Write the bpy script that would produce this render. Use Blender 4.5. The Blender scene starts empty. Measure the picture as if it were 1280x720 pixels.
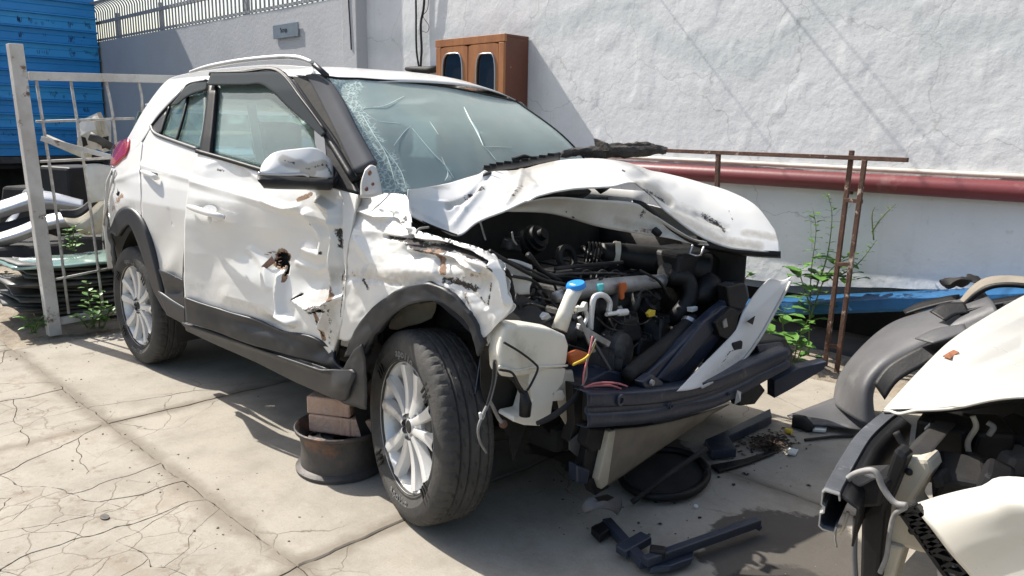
import bpy, bmesh, math, random
import numpy as np
from mathutils import Vector, Matrix, noise
R = math.radians
random.seed(7)
sc = bpy.context.scene
COL = sc.collection

# ------------------------------------------------------------------ camera
CAM = np.array([3.18170453, -2.42444207, 1.35852314])
FW = np.array([-0.68130759, 0.70331539, -0.20289757])
RT = np.array([0.71560098, 0.69828742, 0.01760448])
UP = np.array([-0.15406232, 0.13319963, 0.9790417])
FPX = 960.138                      # focal length in pixels of the 1280 px wide photograph
cd = bpy.data.cameras.new('camera'); cam = bpy.data.objects.new('camera', cd); COL.objects.link(cam)
cd.sensor_width = 36; cd.lens = FPX / 1280 * 36; cd.clip_end = 2000; cd.clip_start = .05
cam.matrix_world = Matrix(((RT[0], UP[0], -FW[0], CAM[0]), (RT[1], UP[1], -FW[1], CAM[1]), (RT[2], UP[2], -FW[2], CAM[2]), (0, 0, 0, 1)))
sc.camera = cam

# ------------------------------------------------------------------ light
SUN = Vector((0.90, 0.20, -1.0)).normalized()          # direction the light travels
elev = math.asin(-SUN.z)
w = bpy.data.worlds.new('World'); sc.world = w; w.use_nodes = True
nt = w.node_tree; nt.nodes.clear()
sky = nt.nodes.new('ShaderNodeTexSky'); sky.sky_type = 'NISHITA'; sky.sun_disc = False
sky.sun_elevation = elev; sky.sun_rotation = math.atan2(-SUN.x, -SUN.y)
sky.air_density = 1.3; sky.dust_density = 3.0; sky.ozone_density = 1.0
bg = nt.nodes.new('ShaderNodeBackground'); bg.inputs[1].default_value = 0.13
ow = nt.nodes.new('ShaderNodeOutputWorld')
nt.links.new(sky.outputs[0], bg.inputs[0]); nt.links.new(bg.outputs[0], ow.inputs[0])
sd = bpy.data.lights.new('sun', 'SUN'); sd.energy = 5.0; sd.angle = R(0.53); sd.color = (1, .95, .87)
so = bpy.data.objects.new('sun', sd); COL.objects.link(so)
so.rotation_euler = SUN.to_track_quat('-Z', 'Y').to_euler()
vs = sc.view_settings; vs.view_transform = 'Standard'; vs.look = 'None'; vs.gamma = 1; vs.use_curve_mapping = False
vs.exposure = 0.55

# ------------------------------------------------------------------ projecting helpers (pixel of the photo + real depth -> point of the place)
def ray(u, v): return FW + RT * (u - 640) / FPX - UP * (v - 360) / FPX
def at(u, v, x=None, y=None, z=None):
    d = ray(u, v)
    t = (x - CAM[0]) / d[0] if x is not None else (y - CAM[1]) / d[1] if y is not None else (z - CAM[2]) / d[2]
    return CAM + t * d
def atp(u, v, p0, n):
    d = ray(u, v); n = np.array(n, float); return CAM + d * (np.dot(np.array(p0) - CAM, n) / np.dot(d, n))
def lerp(a, b, t): return a + (b - a) * t
def interp(x, xs, ys): return float(np.interp(x, xs, ys))

# ------------------------------------------------------------------ mesh building
class MB:
    def __init__(s): s.v = []; s.f = []
    def add(s, vs, fs):
        o = len(s.v); s.v += [tuple(map(float, p)) for p in vs]; s.f += [tuple(i + o for i in q) for q in fs]; return s
    def box(s, c, size, rot=None, taper=1.0):
        c = Vector(c); h = Vector(size) / 2
        M = rot if rot is not None else Matrix.Identity(3)
        vs = []
        for z in (-1, 1):
            k = 1 if z < 0 else taper
            for x, y in ((-1, -1), (1, -1), (1, 1), (-1, 1)): vs.append(c + M @ Vector((x * h.x * k, y * h.y * k, z * h.z)))
        return s.add(vs, [(3, 2, 1, 0), (4, 5, 6, 7), (0, 1, 5, 4), (1, 2, 6, 5), (2, 3, 7, 6), (3, 0, 4, 7)])
    def beam(s, a, b, w, h, up=(0, 0, 1)):
        a = Vector(a); b = Vector(b); d = (b - a); L = d.length; d = d / L
        upv = Vector(up)
        if abs(d.dot(upv)) > .97: upv = Vector((1, 0, 0))
        sx = d.cross(upv).normalized(); uz = sx.cross(d).normalized()
        M = Matrix((sx, d, uz)).transposed()
        return s.box((a + b) / 2, (w, L, h), M)
    def tube(s, pts, r, n=8, cap=True, smooth=0):
        P = [Vector(p) for p in pts]
        if smooth: P = [Vector(q) for q in cr(P, smooth)]
        rs = r if isinstance(r, (list, tuple)) else [r] * len(P)
        if len(rs) != len(P): rs = list(np.interp(np.linspace(0, 1, len(P)), np.linspace(0, 1, len(rs)), rs))
        o = len(s.v); nrm = None
        for i, p in enumerate(P):
            t = (P[min(i + 1, len(P) - 1)] - P[max(i - 1, 0)])
            t = t.normalized() if t.length > 1e-9 else Vector((0, 0, 1))
            if nrm is None:
                nrm = t.orthogonal().normalized()
            else:
                nrm = (nrm - t * nrm.dot(t)); nrm = nrm.normalized() if nrm.length > 1e-6 else t.orthogonal().normalized()
            bn = t.cross(nrm)
            for k in range(n):
                a = 2 * math.pi * k / n
                s.v.append(tuple(p + (nrm * math.cos(a) + bn * math.sin(a)) * rs[i]))
        for i in range(len(P) - 1):
            for k in range(n):
                a = o + i * n + k; b = o + i * n + (k + 1) % n
                s.f.append((a, b, b + n, a + n))
        if cap:
            s.f.append(tuple(o + k for k in reversed(range(n)))); e = o + (len(P) - 1) * n; s.f.append(tuple(e + k for k in range(n)))
        return s
    def lathe(s, prof, n=32, M=None, closed=False, jig=None):
        # prof: (r, h) pairs round local z
        M = M or Matrix.Identity(4); o = len(s.v); m = len(prof)
        for k in range(n):
            a = 2 * math.pi * k / n
            for j, (r, h) in enumerate(prof):
                rr = r + (jig(k, j) if jig else 0)
                s.v.append(tuple(M @ Vector((rr * math.cos(a), rr * math.sin(a), h))))
        for k in range(n):
            k2 = (k + 1) % n
            for j in range(m if closed else m - 1):
                j2 = (j + 1) % m
                s.f.append((o + k * m + j, o + k2 * m + j, o + k2 * m + j2, o + k * m + j2))
        return s
    def grid(s, G):
        nv, nu = len(G), len(G[0]); o = len(s.v)
        for row in G:
            for p in row: s.v.append(tuple(map(float, p)))
        for j in range(nv - 1):
            for i in range(nu - 1):
                a = o + j * nu + i; s.f.append((a, a + 1, a + nu + 1, a + nu))
        return s
    def prism(s, poly, ext):
        n = len(poly); e = Vector(ext); P = [Vector(p) for p in poly]
        vs = P + [p + e for p in P]
        fs = [tuple(range(n)), tuple(reversed(range(n, 2 * n)))] + [(i, i + n, (i + 1) % n + n, (i + 1) % n) for i in range(n)]
        return s.add(vs, fs)
    def ball(s, c, r, n=10, m=6):
        c = Vector(c); r = Vector(r if isinstance(r, (tuple, list)) else (r, r, r)); o = len(s.v)
        for j in range(m + 1):
            ph = math.pi * j / m
            for k in range(n):
                a = 2 * math.pi * k / n
                s.v.append((c.x + r.x * math.sin(ph) * math.cos(a), c.y + r.y * math.sin(ph) * math.sin(a), c.z + r.z * math.cos(ph)))
        for j in range(m):
            for k in range(n): s.f.append((o + j * n + k, o + (j + 1) * n + k, o + (j + 1) * n + (k + 1) % n, o + j * n + (k + 1) % n))
        return s
    def mesh(s, name, mat, smooth=False, loc=None):
        me = bpy.data.meshes.new(name)
        vs = s.v
        if loc is not None: vs = [(x - loc[0], y - loc[1], z - loc[2]) for x, y, z in vs]
        me.from_pydata(vs, [], s.f); me.validate()
        bm = bmesh.new(); bm.from_mesh(me)
        bmesh.ops.recalc_face_normals(bm, faces=bm.faces); bm.to_mesh(me); bm.free()
        if mat: me.materials.append(mat)
        if smooth:
            me.polygons.foreach_set('use_smooth', [True] * len(me.polygons))
            if smooth != True: me.set_sharp_from_angle(angle=R(smooth))
        return me

def cr(P, k):
    """Catmull-Rom through points (any dimension), k segments per span"""
    P = [np.array(p, float) for p in P]; out = []
    if len(P) == 2: return [lerp(P[0], P[1], i / k) for i in range(k + 1)]
    for i in range(len(P) - 1):
        p0 = P[i - 1] if i > 0 else 2 * P[0] - P[1]; p1 = P[i]; p2 = P[i + 1]; p3 = P[i + 2] if i + 2 < len(P) else 2 * P[-1] - P[-2]
        for j in range(k):
            t = j / k
            out.append(.5 * (2 * p1 + (p2 - p0) * t + (2 * p0 - 5 * p1 + 4 * p2 - p3) * t * t + (3 * p1 - p0 - 3 * p2 + p3) * t ** 3))
    out.append(P[-1]); return out
def resamp(P, n, curve=True):
    Q = np.array(cr(P, 8) if curve and len(P) > 2 else [np.array(p, float) for p in P])
    d = np.r_[0, np.cumsum(np.linalg.norm(np.diff(Q, axis=0), axis=1))]
    t = np.linspace(0, d[-1], n)
    return np.stack([np.interp(t, d, Q[:, k]) for k in range(Q.shape[1])], 1)
def sheet(rows, nu, nv, curve=True, rcurve=True):
    """rows of control points -> smooth (nv, nu, dim) grid"""
    A = np.array([resamp(r, nu, curve) for r in rows])
    return np.stack([resamp_par(A[:, i], nv, rcurve) for i in range(nu)], 1)
def resamp_par(P, n, curve):
    m = len(P)
    if not curve or m == 2:
        t = np.linspace(0, m - 1, n); return np.stack([np.interp(t, np.arange(m), P[:, k]) for k in range(P.shape[1])], 1)
    Q = np.array(cr(list(P), 8)); t = np.linspace(0, len(Q) - 1, n)
    return np.stack([np.interp(t, np.arange(len(Q)), Q[:, k]) for k in range(P.shape[1])], 1)

def W(o): return Matrix.Translation(o['_w']) if '_w' in o else Matrix.Identity(4)
def link(o, parent=None):
    COL.objects.link(o)
    if parent is not None:
        o.parent = parent; o.matrix_parent_inverse = W(parent).inverted()
    return o
def thing(name, loc, label, cat, group=None):
    o = bpy.data.objects.new(name, None); o.location = loc; o['_w'] = [float(a) for a in loc]; COL.objects.link(o)
    o.empty_display_size = .1
    return tag(o, label, cat, group)
def tag(o, label, cat, group=None):
    o['label'] = label; o['category'] = cat
    if group: o['group'] = group
    return o
def obj(name, mb, mat, parent=None, smooth=False, solid=0, bevel=0, label=None, seg=2, off=-1):
    if parent is None:
        A = np.array(mb.v); loc = ((A[:, 0].min() + A[:, 0].max()) / 2, (A[:, 1].min() + A[:, 1].max()) / 2, A[:, 2].min())
        o = bpy.data.objects.new(name, mb.mesh(name, mat, smooth, loc)); o.location = loc; o['_w'] = [float(a) for a in loc]
        COL.objects.link(o)
    else:
        o = bpy.data.objects.new(name, mb.mesh(name, mat, smooth)); link(o, parent)
    if solid:
        m = o.modifiers.new('solid', 'SOLIDIFY'); m.thickness = solid; m.offset = off
    if bevel:
        m = o.modifiers.new('bevel', 'BEVEL'); m.width = bevel; m.segments = seg; m.limit_method = 'ANGLE'; m.angle_limit = R(40)
    if label: o['label'] = label
    return o
def part_copy(src, parent, M):
    c = src.copy(); COL.objects.link(c); c.parent = parent; c.matrix_parent_inverse = W(parent).inverted(); c.matrix_basis = M; return c

# ------------------------------------------------------------------ materials
MATS = {}
def L(nt, a, b): nt.links.new(a, b)
def mat(name, c1, c2=None, rough=.5, metal=0, scale=4., detail=6., bump=0., bscale=30., coat=0., spec=.5, lo=.35, hi=.65,
        wear=None, c3=None, s3=1.2, lo3=.5, hi3=.7, rvar=0., trans=0., ior=1.45, alpha=1., stretch=None, bdist=.02):
    if name in MATS: return MATS[name]
    m = bpy.data.materials.new(name); MATS[name] = m; m.use_nodes = True; nt = m.node_tree; N = nt.nodes; b = N['Principled BSDF']
    c1 = tuple(c1) + (1,); b.inputs['Base Color'].default_value = c1
    b.inputs['Roughness'].default_value = rough; b.inputs['Metallic'].default_value = metal
    b.inputs['Specular IOR Level'].default_value = spec; b.inputs['IOR'].default_value = ior
    b.inputs['Coat Weight'].default_value = coat; b.inputs['Coat Roughness'].default_value = .08
    b.inputs['Transmission Weight'].default_value = trans; b.inputs['Alpha'].default_value = alpha
    tc = N.new('ShaderNodeTexCoord'); src = tc.outputs['Object']
    if stretch:
        mp = N.new('ShaderNodeMapping'); mp.inputs['Scale'].default_value = stretch; L(nt, src, mp.inputs[0]); src = mp.outputs[0]
    def nz(s, d=detail, rgh=.55):
        n = N.new('ShaderNodeTexNoise'); n.inputs['Scale'].default_value = s; n.inputs['Detail'].default_value = d; n.inputs['Roughness'].default_value = rgh
        L(nt, src, n.inputs['Vector']); return n.outputs[0]
    def ramp(x, lo, hi):
        r = N.new('ShaderNodeMapRange'); r.inputs[1].default_value = lo; r.inputs[2].default_value = hi; r.clamp = True; L(nt, x, r.inputs[0]); return r.outputs[0]
    def mix(fac, a, c):
        x = N.new('ShaderNodeMix'); x.data_type = 'RGBA'; L(nt, fac, x.inputs[0])
        for sock, val in ((x.inputs[6], a), (x.inputs[7], c)):
            if isinstance(val, tuple): sock.default_value = val
            else: L(nt, val, sock)
        return x.outputs[2]
    def mth(op, a, c):
        x = N.new('ShaderNodeMath'); x.operation = op
        for k, val in ((0, a), (1, c)):
            if isinstance(val, (int, float)): x.inputs[k].default_value = val
            else: L(nt, val, x.inputs[k])
        return x.outputs[0]
    m['api'] = 0
    colr = c1; rg = None
    if c2 is not None: colr = mix(ramp(nz(scale), lo, hi), c1, tuple(c2) + (1,))
    if c3 is not None: colr = mix(ramp(nz(s3, 8, .65), lo3, hi3), colr, tuple(c3) + (1,))
    if wear:
        at_ = N.new('ShaderNodeAttribute'); at_.attribute_name = 'wear'
        sep = N.new('ShaderNodeSeparateColor'); L(nt, at_.outputs['Color'], sep.inputs[0])
        n1 = nz(60, 9, .8); n2 = nz(34, 9, .75)
        # red: chipped to dark, green: rust, blue: grime, on the bonnet also painted dent shadow
        g = ramp(mth('ADD', sep.outputs[2], mth('MULTIPLY', mth('SUBTRACT', n2, .5), .9)), .35, .85)
        colr = mix(mth('MULTIPLY', g, .75), colr, tuple(wear[2]) + (1,))
        d = ramp(mth('ADD', sep.outputs[0], mth('MULTIPLY', mth('SUBTRACT', n1, .5), 1.9)), .52, .62)
        colr = mix(d, colr, tuple(wear[0]) + (1,))
        e = ramp(mth('ADD', sep.outputs[1], mth('MULTIPLY', mth('SUBTRACT', n2, .5), 1.5)), .52, .64)
        colr = mix(e, colr, mix(ramp(n1, .35, .65), tuple(wear[1]) + (1,), (.36, .25, .17, 1)))
        rr = mth('MAXIMUM', d, e); rg = mth('ADD', mth('MULTIPLY', rr, .45), rough)
        inv = mth('SUBTRACT', 1, rr); L(nt, mth('MULTIPLY', inv, coat), b.inputs['Coat Weight'])
    if not isinstance(colr, tuple): L(nt, colr, b.inputs['Base Color'])
    if rvar:
        x = mth('ADD', mth('MULTIPLY', mth('SUBTRACT', nz(9, 6, .7), .5), rvar * 2), rg if rg is not None else rough); rg = x
    if rg is not None: L(nt, rg, b.inputs['Roughness'])
    if bump:
        bp = N.new('ShaderNodeBump'); bp.inputs['Strength'].default_value = bump; bp.inputs['Distance'].default_value = bdist
        L(nt, nz(bscale, 8, .6), bp.inputs['Height']); L(nt, bp.outputs[0], b.inputs['Normal'])
    return m

WEAR = ((.035, .03, .03), (.12, .052, .028), (.36, .32, .26))
M_paint = mat('white_paint', (.71, .70, .675), (.65, .64, .61), rough=.32, scale=2.2, coat=.5, wear=WEAR, rvar=.06, bump=.04, bscale=160, bdist=.004, lo=.42, hi=.75)
M_paint2 = mat('cream_white_paint', (.58, .565, .515), (.52, .505, .455), rough=.3, scale=3, coat=.4, wear=WEAR, rvar=.08, bump=.04, bscale=160, bdist=.004)
M_inner = mat('primer_white', (.62, .60, .56), (.48, .45, .40), rough=.5, scale=6, wear=WEAR, bump=.08, bscale=60)
M_beige = mat('beige_inner_metal', (.50, .46, .37), (.36, .32, .25), rough=.55, scale=7, bump=.1, bscale=60, c3=(.2, .12, .07), s3=9, lo3=.6, hi3=.72)
M_clad = mat('grey_cladding', (.021, .023, .028), (.034, .035, .039), rough=.45, scale=5, bump=.06, bscale=250, bdist=.003, rvar=.1)
M_black = mat('black_plastic', (.006, .006, .007), (.013, .013, .014), spec=.35, rough=.5, scale=8, bump=.08, bscale=80, rvar=.1)
M_black2 = mat('dusty_black_plastic', (.013, .013, .014), (.034, .032, .03), spec=.3, rough=.65, scale=6, bump=.1, bscale=60)
M_navy = mat('navy_primer_metal', (.016, .023, .042), (.034, .042, .062), rough=.32, scale=5, bump=.1, bscale=40, rvar=.12, c3=(.13, .12, .12), s3=14, lo3=.62, hi3=.75)
M_engine = mat('dirty_engine_metal', (.09, .088, .085), (.025, .025, .025), rough=.5, metal=.4, scale=12, bump=.2, bscale=40)
M_alu = mat('cast_aluminium', (.42, .42, .42), (.26, .26, .26), rough=.45, metal=.6, scale=14, bump=.15, bscale=60)
M_silver = mat('silver_alloy', (.74, .74, .73), (.64, .64, .63), rough=.34, metal=.35, scale=5, rvar=.08, c3=(.3, .27, .23), s3=7, lo3=.58, hi3=.8)
M_tyre = mat('tyre_rubber', (.040, .039, .038), (.075, .07, .063), rough=.8, scale=9, bump=.2, bscale=90, lo=.4, hi=.7)
M_white_letter = mat('tyre_lettering', (.20, .20, .195), rough=.7)
def hazy_glass(name, tint, film, lo, hi, sc=3.):
    m = bpy.data.materials.new(name); m.use_nodes = True; nt = m.node_tree; N = nt.nodes; b = N['Principled BSDF']
    b.inputs['Base Color'].default_value = tint + (1,); b.inputs['Transmission Weight'].default_value = 1; b.inputs['Roughness'].default_value = .02; b.inputs['IOR'].default_value = 1.5
    d = N.new('ShaderNodeBsdfDiffuse'); d.inputs[0].default_value = film + (1,); mx = N.new('ShaderNodeMixShader')  # milky green film mixed in for the pale, reflecting look
    n = N.new('ShaderNodeTexNoise'); n.inputs['Scale'].default_value = sc; n.inputs['Detail'].default_value = 7; n.inputs['Roughness'].default_value = .6
    tc = N.new('ShaderNodeTexCoord'); L(nt, tc.outputs['Object'], n.inputs['Vector'])
    r = N.new('ShaderNodeMapRange'); r.inputs[1].default_value = .3; r.inputs[2].default_value = .7; r.inputs[3].default_value = lo; r.inputs[4].default_value = hi; L(nt, n.outputs[0], r.inputs[0])
    L(nt, r.outputs[0], mx.inputs[0]); L(nt, b.outputs[0], mx.inputs[1]); L(nt, d.outputs[0], mx.inputs[2]); L(nt, mx.outputs[0], N['Material Output'].inputs[0]); return m
M_glass = hazy_glass('car_glass', (.62, .84, .80), (.42, .52, .50), .12, .26)
M_chrome = mat('satin_trim', (.45, .45, .46), rough=.3, metal=.7)
M_tank = mat('tank_plastic', (.80, .77, .68), (.70, .66, .56), rough=.42, scale=5, trans=.08, bump=.05, bscale=60, c3=(.36, .31, .24), s3=5, lo3=.56, hi3=.8)
M_bluecap = mat('blue_cap', (.02, .25, .72), rough=.35)
M_teal = mat('teal_cap', (.10, .50, .52), rough=.4)
M_orange = mat('orange_plastic', (.60, .14, .03), (.4, .1, .03), rough=.5)
M_yellow = mat('yellow_plastic', (.70, .50, .05), rough=.5)
M_pink = mat('pink_wire', (.50, .16, .17), rough=.5)
M_wirew = mat('grey_wire', (.26, .25, .24), (.14, .135, .13), rough=.6, scale=30)
M_red = mat('tail_lamp_red', (.42, .01, .025), rough=.12, coat=1, spec=.6)
M_rust = mat('rusty_steel', (.085, .045, .033), (.14, .075, .05), rough=.8, scale=14, bump=.3, bscale=60, c3=(.52, .42, .33), s3=9, lo3=.60, hi3=.66)
M_whitesteel = mat('white_painted_steel', (.60, .59, .57), (.44, .42, .39), rough=.55, scale=6, bump=.15, bscale=50, c3=(.14, .085, .06), s3=11, lo3=.60, hi3=.68)
M_wire = mat('rack_wire', (.55, .54, .52), (.35, .32, .29), rough=.6, scale=25)
M_brick = mat('clay_brick', (.58, .40, .30), (.48, .31, .23), rough=.9, scale=14, bump=.5, bscale=60, c3=(.56, .46, .38), s3=12, lo3=.55, hi3=.7)
M_steelrim = mat('old_steel_rim', (.05, .048, .047), (.10, .09, .085), rough=.55, metal=.3, scale=8, bump=.15, bscale=60, c3=(.2, .1, .06), s3=7, lo3=.55, hi3=.7)
M_wood = mat('cabinet_varnish', (.40, .17, .065), (.30, .12, .05), rough=.45, scale=3, stretch=(6, 6, 1), bump=.12, bscale=30, rvar=.1)
M_wood2 = mat('cabinet_side_brown', (.16, .055, .032), (.12, .045, .028), rough=.5, scale=4, bump=.1, bscale=40, c3=(.4, .3, .25), s3=14, lo3=.68, hi3=.72)
M_darkglass = mat('dark_glass', (.015, .018, .024), rough=.06, spec=.8)
M_pipe = mat('red_oxide_pipe', (.185, .038, .042), (.15, .033, .037), rough=.42, scale=3, bump=.05, bscale=40, c3=(.36, .22, .2), s3=4, lo3=.6, hi3=.85)
M_conduit = mat('cream_conduit', (.70, .66, .56), (.55, .5, .42), rough=.6, scale=8)
M_cable = mat('black_cable', (.012, .012, .013), rough=.5)
M_sign = mat('sign_grey', (.17, .21, .25), (.2, .24, .28), rough=.5, scale=8)
M_ink = mat('black_ink', (.012, .012, .015), rough=.6)
M_fence = mat('fence_bar_grey', (.30, .30, .31), (.42, .41, .40), rough=.6, scale=6)
M_leaf = mat('leaf_green', (.075, .19, .028), (.12, .26, .05), rough=.45, scale=9, spec=.4)
M_leaf2 = mat('weed_green', (.09, .16, .035), (.16, .22, .06), rough=.5, scale=9)
M_stem = mat('plant_stem', (.12, .16, .05), rough=.6)
M_dryleaf = mat('dry_leaf', (.28, .10, .045), (.2, .08, .04), rough=.7, scale=20)
M_paneglass = mat('stacked_glass', (.03, .034, .034), (.13, .125, .115), rough=.35, scale=6, spec=.5, rvar=.1)
M_paneedge = mat('stack_top_glass', (.30, .42, .38), (.22, .33, .30), rough=.08, spec=.6, coat=.3)
M_silverpaint = mat('silver_car_paint', (.55, .56, .57), (.48, .49, .50), rough=.3, metal=.4, scale=4, coat=.4, rvar=.06)
M_greyplastic = mat('sunbleached_grey_plastic', (.105, .105, .11), (.075, .075, .08), rough=.5, scale=4, bump=.08, bscale=120, rvar=.1, c3=(.17, .165, .16), s3=6, lo3=.6, hi3=.8)
M_foam = mat('charcoal_foam', (.045, .04, .036), (.09, .08, .07), rough=.95, scale=10, bump=.6, bscale=40)
M_airbag = mat('white_airbag', (.72, .73, .70), (.6, .6, .57), rough=.9, scale=5, bump=.2, bscale=20)
M_seat = mat('seat_fabric', (.06, .06, .062), (.09, .09, .09), rough=.9, scale=12, bump=.2, bscale=120)
M_under = mat('underbody', (.02, .02, .02), (.035, .033, .03), rough=.9, scale=6, bump=.2, bscale=30)  # near-black, also used on sheets that stand in for shade
M_visor = mat('smoked_visor', (.05, .056, .06), rough=.85, spec=.04)
M_pillar = mat('grey_pillar', (.085, .09, .10), (.07, .072, .08), rough=.8, spec=.1, scale=4, bump=.05, bscale=150)
M_paneglass2 = mat('dusty_stacked_glass', (.15, .15, .14), (.05, .055, .05), rough=.6, scale=7)
# ================================================================== SETTING
def V(*a): return Vector(a)
def concrete():
    m = bpy.data.materials.new('worn_concrete'); m.use_nodes = True; nt = m.node_tree; N = nt.nodes; b = N['Principled BSDF']
    g = N.new('ShaderNodeNewGeometry'); P = g.outputs['Position']
    def nz(s, d=8, r=.6, off=0):
        n = N.new('ShaderNodeTexNoise'); n.inputs['Scale'].default_value = s; n.inputs['Detail'].default_value = d; n.inputs['Roughness'].default_value = r
        if off:
            v = N.new('ShaderNodeVectorMath'); v.operation = 'ADD'; v.inputs[1].default_value = (off, off * 2, 0); L(nt, P, v.inputs[0]); L(nt, v.outputs[0], n.inputs['Vector'])
        else: L(nt, P, n.inputs['Vector'])
        return n.outputs[0]
    def rmp(x, lo, hi, a=0., c=1.):
        r = N.new('ShaderNodeMapRange'); r.inputs[1].default_value = lo; r.inputs[2].default_value = hi; r.inputs[3].default_value = a; r.inputs[4].default_value = c; L(nt, x, r.inputs[0]); return r.outputs[0]
    def mix(f, a, c):
        x = N.new('ShaderNodeMix'); x.data_type = 'RGBA'; L(nt, f, x.inputs[0])
        for s_, v in ((x.inputs[6], a), (x.inputs[7], c)):
            if isinstance(v, tuple): s_.default_value = v + (1,)
            else: L(nt, v, s_)
        return x.outputs[2]
    def mth(op, a, c):
        x = N.new('ShaderNodeMath'); x.operation = op
        for k, v in ((0, a), (1, c)):
            if isinstance(v, (int, float)): x.inputs[k].default_value = v
            else: L(nt, v, x.inputs[k])
        return x.outputs[0]
    c = mix(rmp(nz(1.3), .35, .68), (.375, .342, .288), (.305, .278, .235))
    c = mix(rmp(nz(5, 9, .7), .45, .75, 0, .65), c, (.20, .175, .14))
    c = mix(rmp(nz(2.1, 5, .5, 7), .60, .78, 0, .3), c, (.35, .28, .21))
    c = mix(rmp(nz(60, 4, .7), .55, .75, 0, .4), c, (.22, .2, .17))
    c = mix(rmp(nz(23, 8, .75, 3), .60, .66, 0, .35), c, (.42, .39, .34))
    # hairline crazing
    vo = N.new('ShaderNodeTexVoronoi'); vo.feature = 'DISTANCE_TO_EDGE'; vo.inputs['Scale'].default_value = 2.6
    dn = N.new('ShaderNodeTexNoise'); dn.inputs['Scale'].default_value = 5; dn.inputs['Detail'].default_value = 6; L(nt, P, dn.inputs['Vector'])
    va = N.new('ShaderNodeVectorMath'); va.operation = 'SCALE'; va.inputs['Scale'].default_value = .16; L(nt, dn.outputs[1], va.inputs[0])
    vb = N.new('ShaderNodeVectorMath'); vb.operation = 'ADD'; L(nt, P, vb.inputs[0]); L(nt, va.outputs[0], vb.inputs[1]); L(nt, vb.outputs[0], vo.inputs['Vector'])
    cr_ = rmp(vo.outputs['Distance'], .0, .008, 1, 0)
    msk = rmp(nz(1.1, 3, .5, 11), .5, .62)
    crk = mth('MULTIPLY', cr_, msk)
    c = mix(mth('MULTIPLY', crk, .75), c, (.10, .08, .06))
    # dirt packed along the slab joints
    sx_ = N.new('ShaderNodeSeparateXYZ'); L(nt, P, sx_.inputs[0]); jn = nz(4, 6, .65, 5)
    for ax_, v_ in ((1, -1.32), (1, .30), (0, -.45), (0, 1.19), (0, -2.09)):
        dd = mth('ABSOLUTE', mth('SUBTRACT', sx_.outputs[ax_], v_), 0.)
        c = mix(rmp(mth('SUBTRACT', dd, mth('MULTIPLY', mth('SUBTRACT', jn, .42), .16)), .0, .05, .62, 0), c, (.15, .125, .095))
    er = rmp(sx_.outputs[1], -1.22, -1.5, 0, 1)
    c = mix(mth('MULTIPLY', rmp(nz(2.6, 12, .72, 9), .52, .64, 0, .55), er), c, (.25, .205, .155))
    c = mix(mth('MULTIPLY', rmp(nz(8, 10, .75, 13), .54, .62, 0, .6), er), c, (.19, .15, .11))
    v2 = N.new('ShaderNodeTexVoronoi'); v2.feature = 'DISTANCE_TO_EDGE'; v2.inputs['Scale'].default_value = 5.5; L(nt, vb.outputs[0], v2.inputs['Vector'])
    h2_ = mth('MULTIPLY', mth('MULTIPLY', rmp(v2.outputs['Distance'], 0, .022, 1, 0), er), rmp(nz(1.7, 4, .5, 21), .46, .56))
    c = mix(mth('MULTIPLY', h2_, .55), c, (.16, .125, .09)); crk = mth('MAXIMUM', crk, h2_)
    c = mix(rmp(nz(130, 3, .7, 2), .5, .72, 0, .35), c, (.20, .175, .14))
    # oil / water spills with their own outline
    for (sx, sy, rad) in ((2.26, -.12, .30), (2.42, -.36, .22), (1.25, 0.2, .35)):
        d = N.new('ShaderNodeVectorMath'); d.operation = 'DISTANCE'; L(nt, P, d.inputs[0]); d.inputs[1].default_value = (sx, sy, 0)
        f = rmp(mth('ADD', d.outputs['Value'], mth('MULTIPLY', mth('SUBTRACT', nz(7, 6, .6), .5), .30)), rad - .012, rad + .012, 1, 0)
        c = mix(mth('MULTIPLY', f, .8), c, (.045, .04, .037))
    L(nt, c, b.inputs['Base Color']); b.inputs['Roughness'].default_value = .88; b.inputs['Specular IOR Level'].default_value = .25
    h = mth('ADD', mth('MULTIPLY', nz(9, 8, .65), .5), mth('ADD', mth('MULTIPLY', nz(70, 6, .7), .22), mth('MULTIPLY', crk, -.5)))
    bp = N.new('ShaderNodeBump'); bp.inputs['Strength'].default_value = .45; bp.inputs['Distance'].default_value = .012
    L(nt, h, bp.inputs['Height']); L(nt, bp.outputs[0], b.inputs['Normal'])
    return m
M_conc = concrete()
M_dirt = mat('joint_dirt', (.13, .105, .08), (.20, .165, .125), rough=.95, scale=6, bump=.6, bscale=30, c3=(.28, .24, .19), s3=2)

g = MB(); S = 400
g.grid([[(x, y, -.035) for x in (-S, -40, -12, 0, 12, 40, S)] for y in (-S, -40, -12, 0, 12, 40, S)])
ground = obj('ground', g, M_dirt); ground['kind'] = 'structure'

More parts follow.
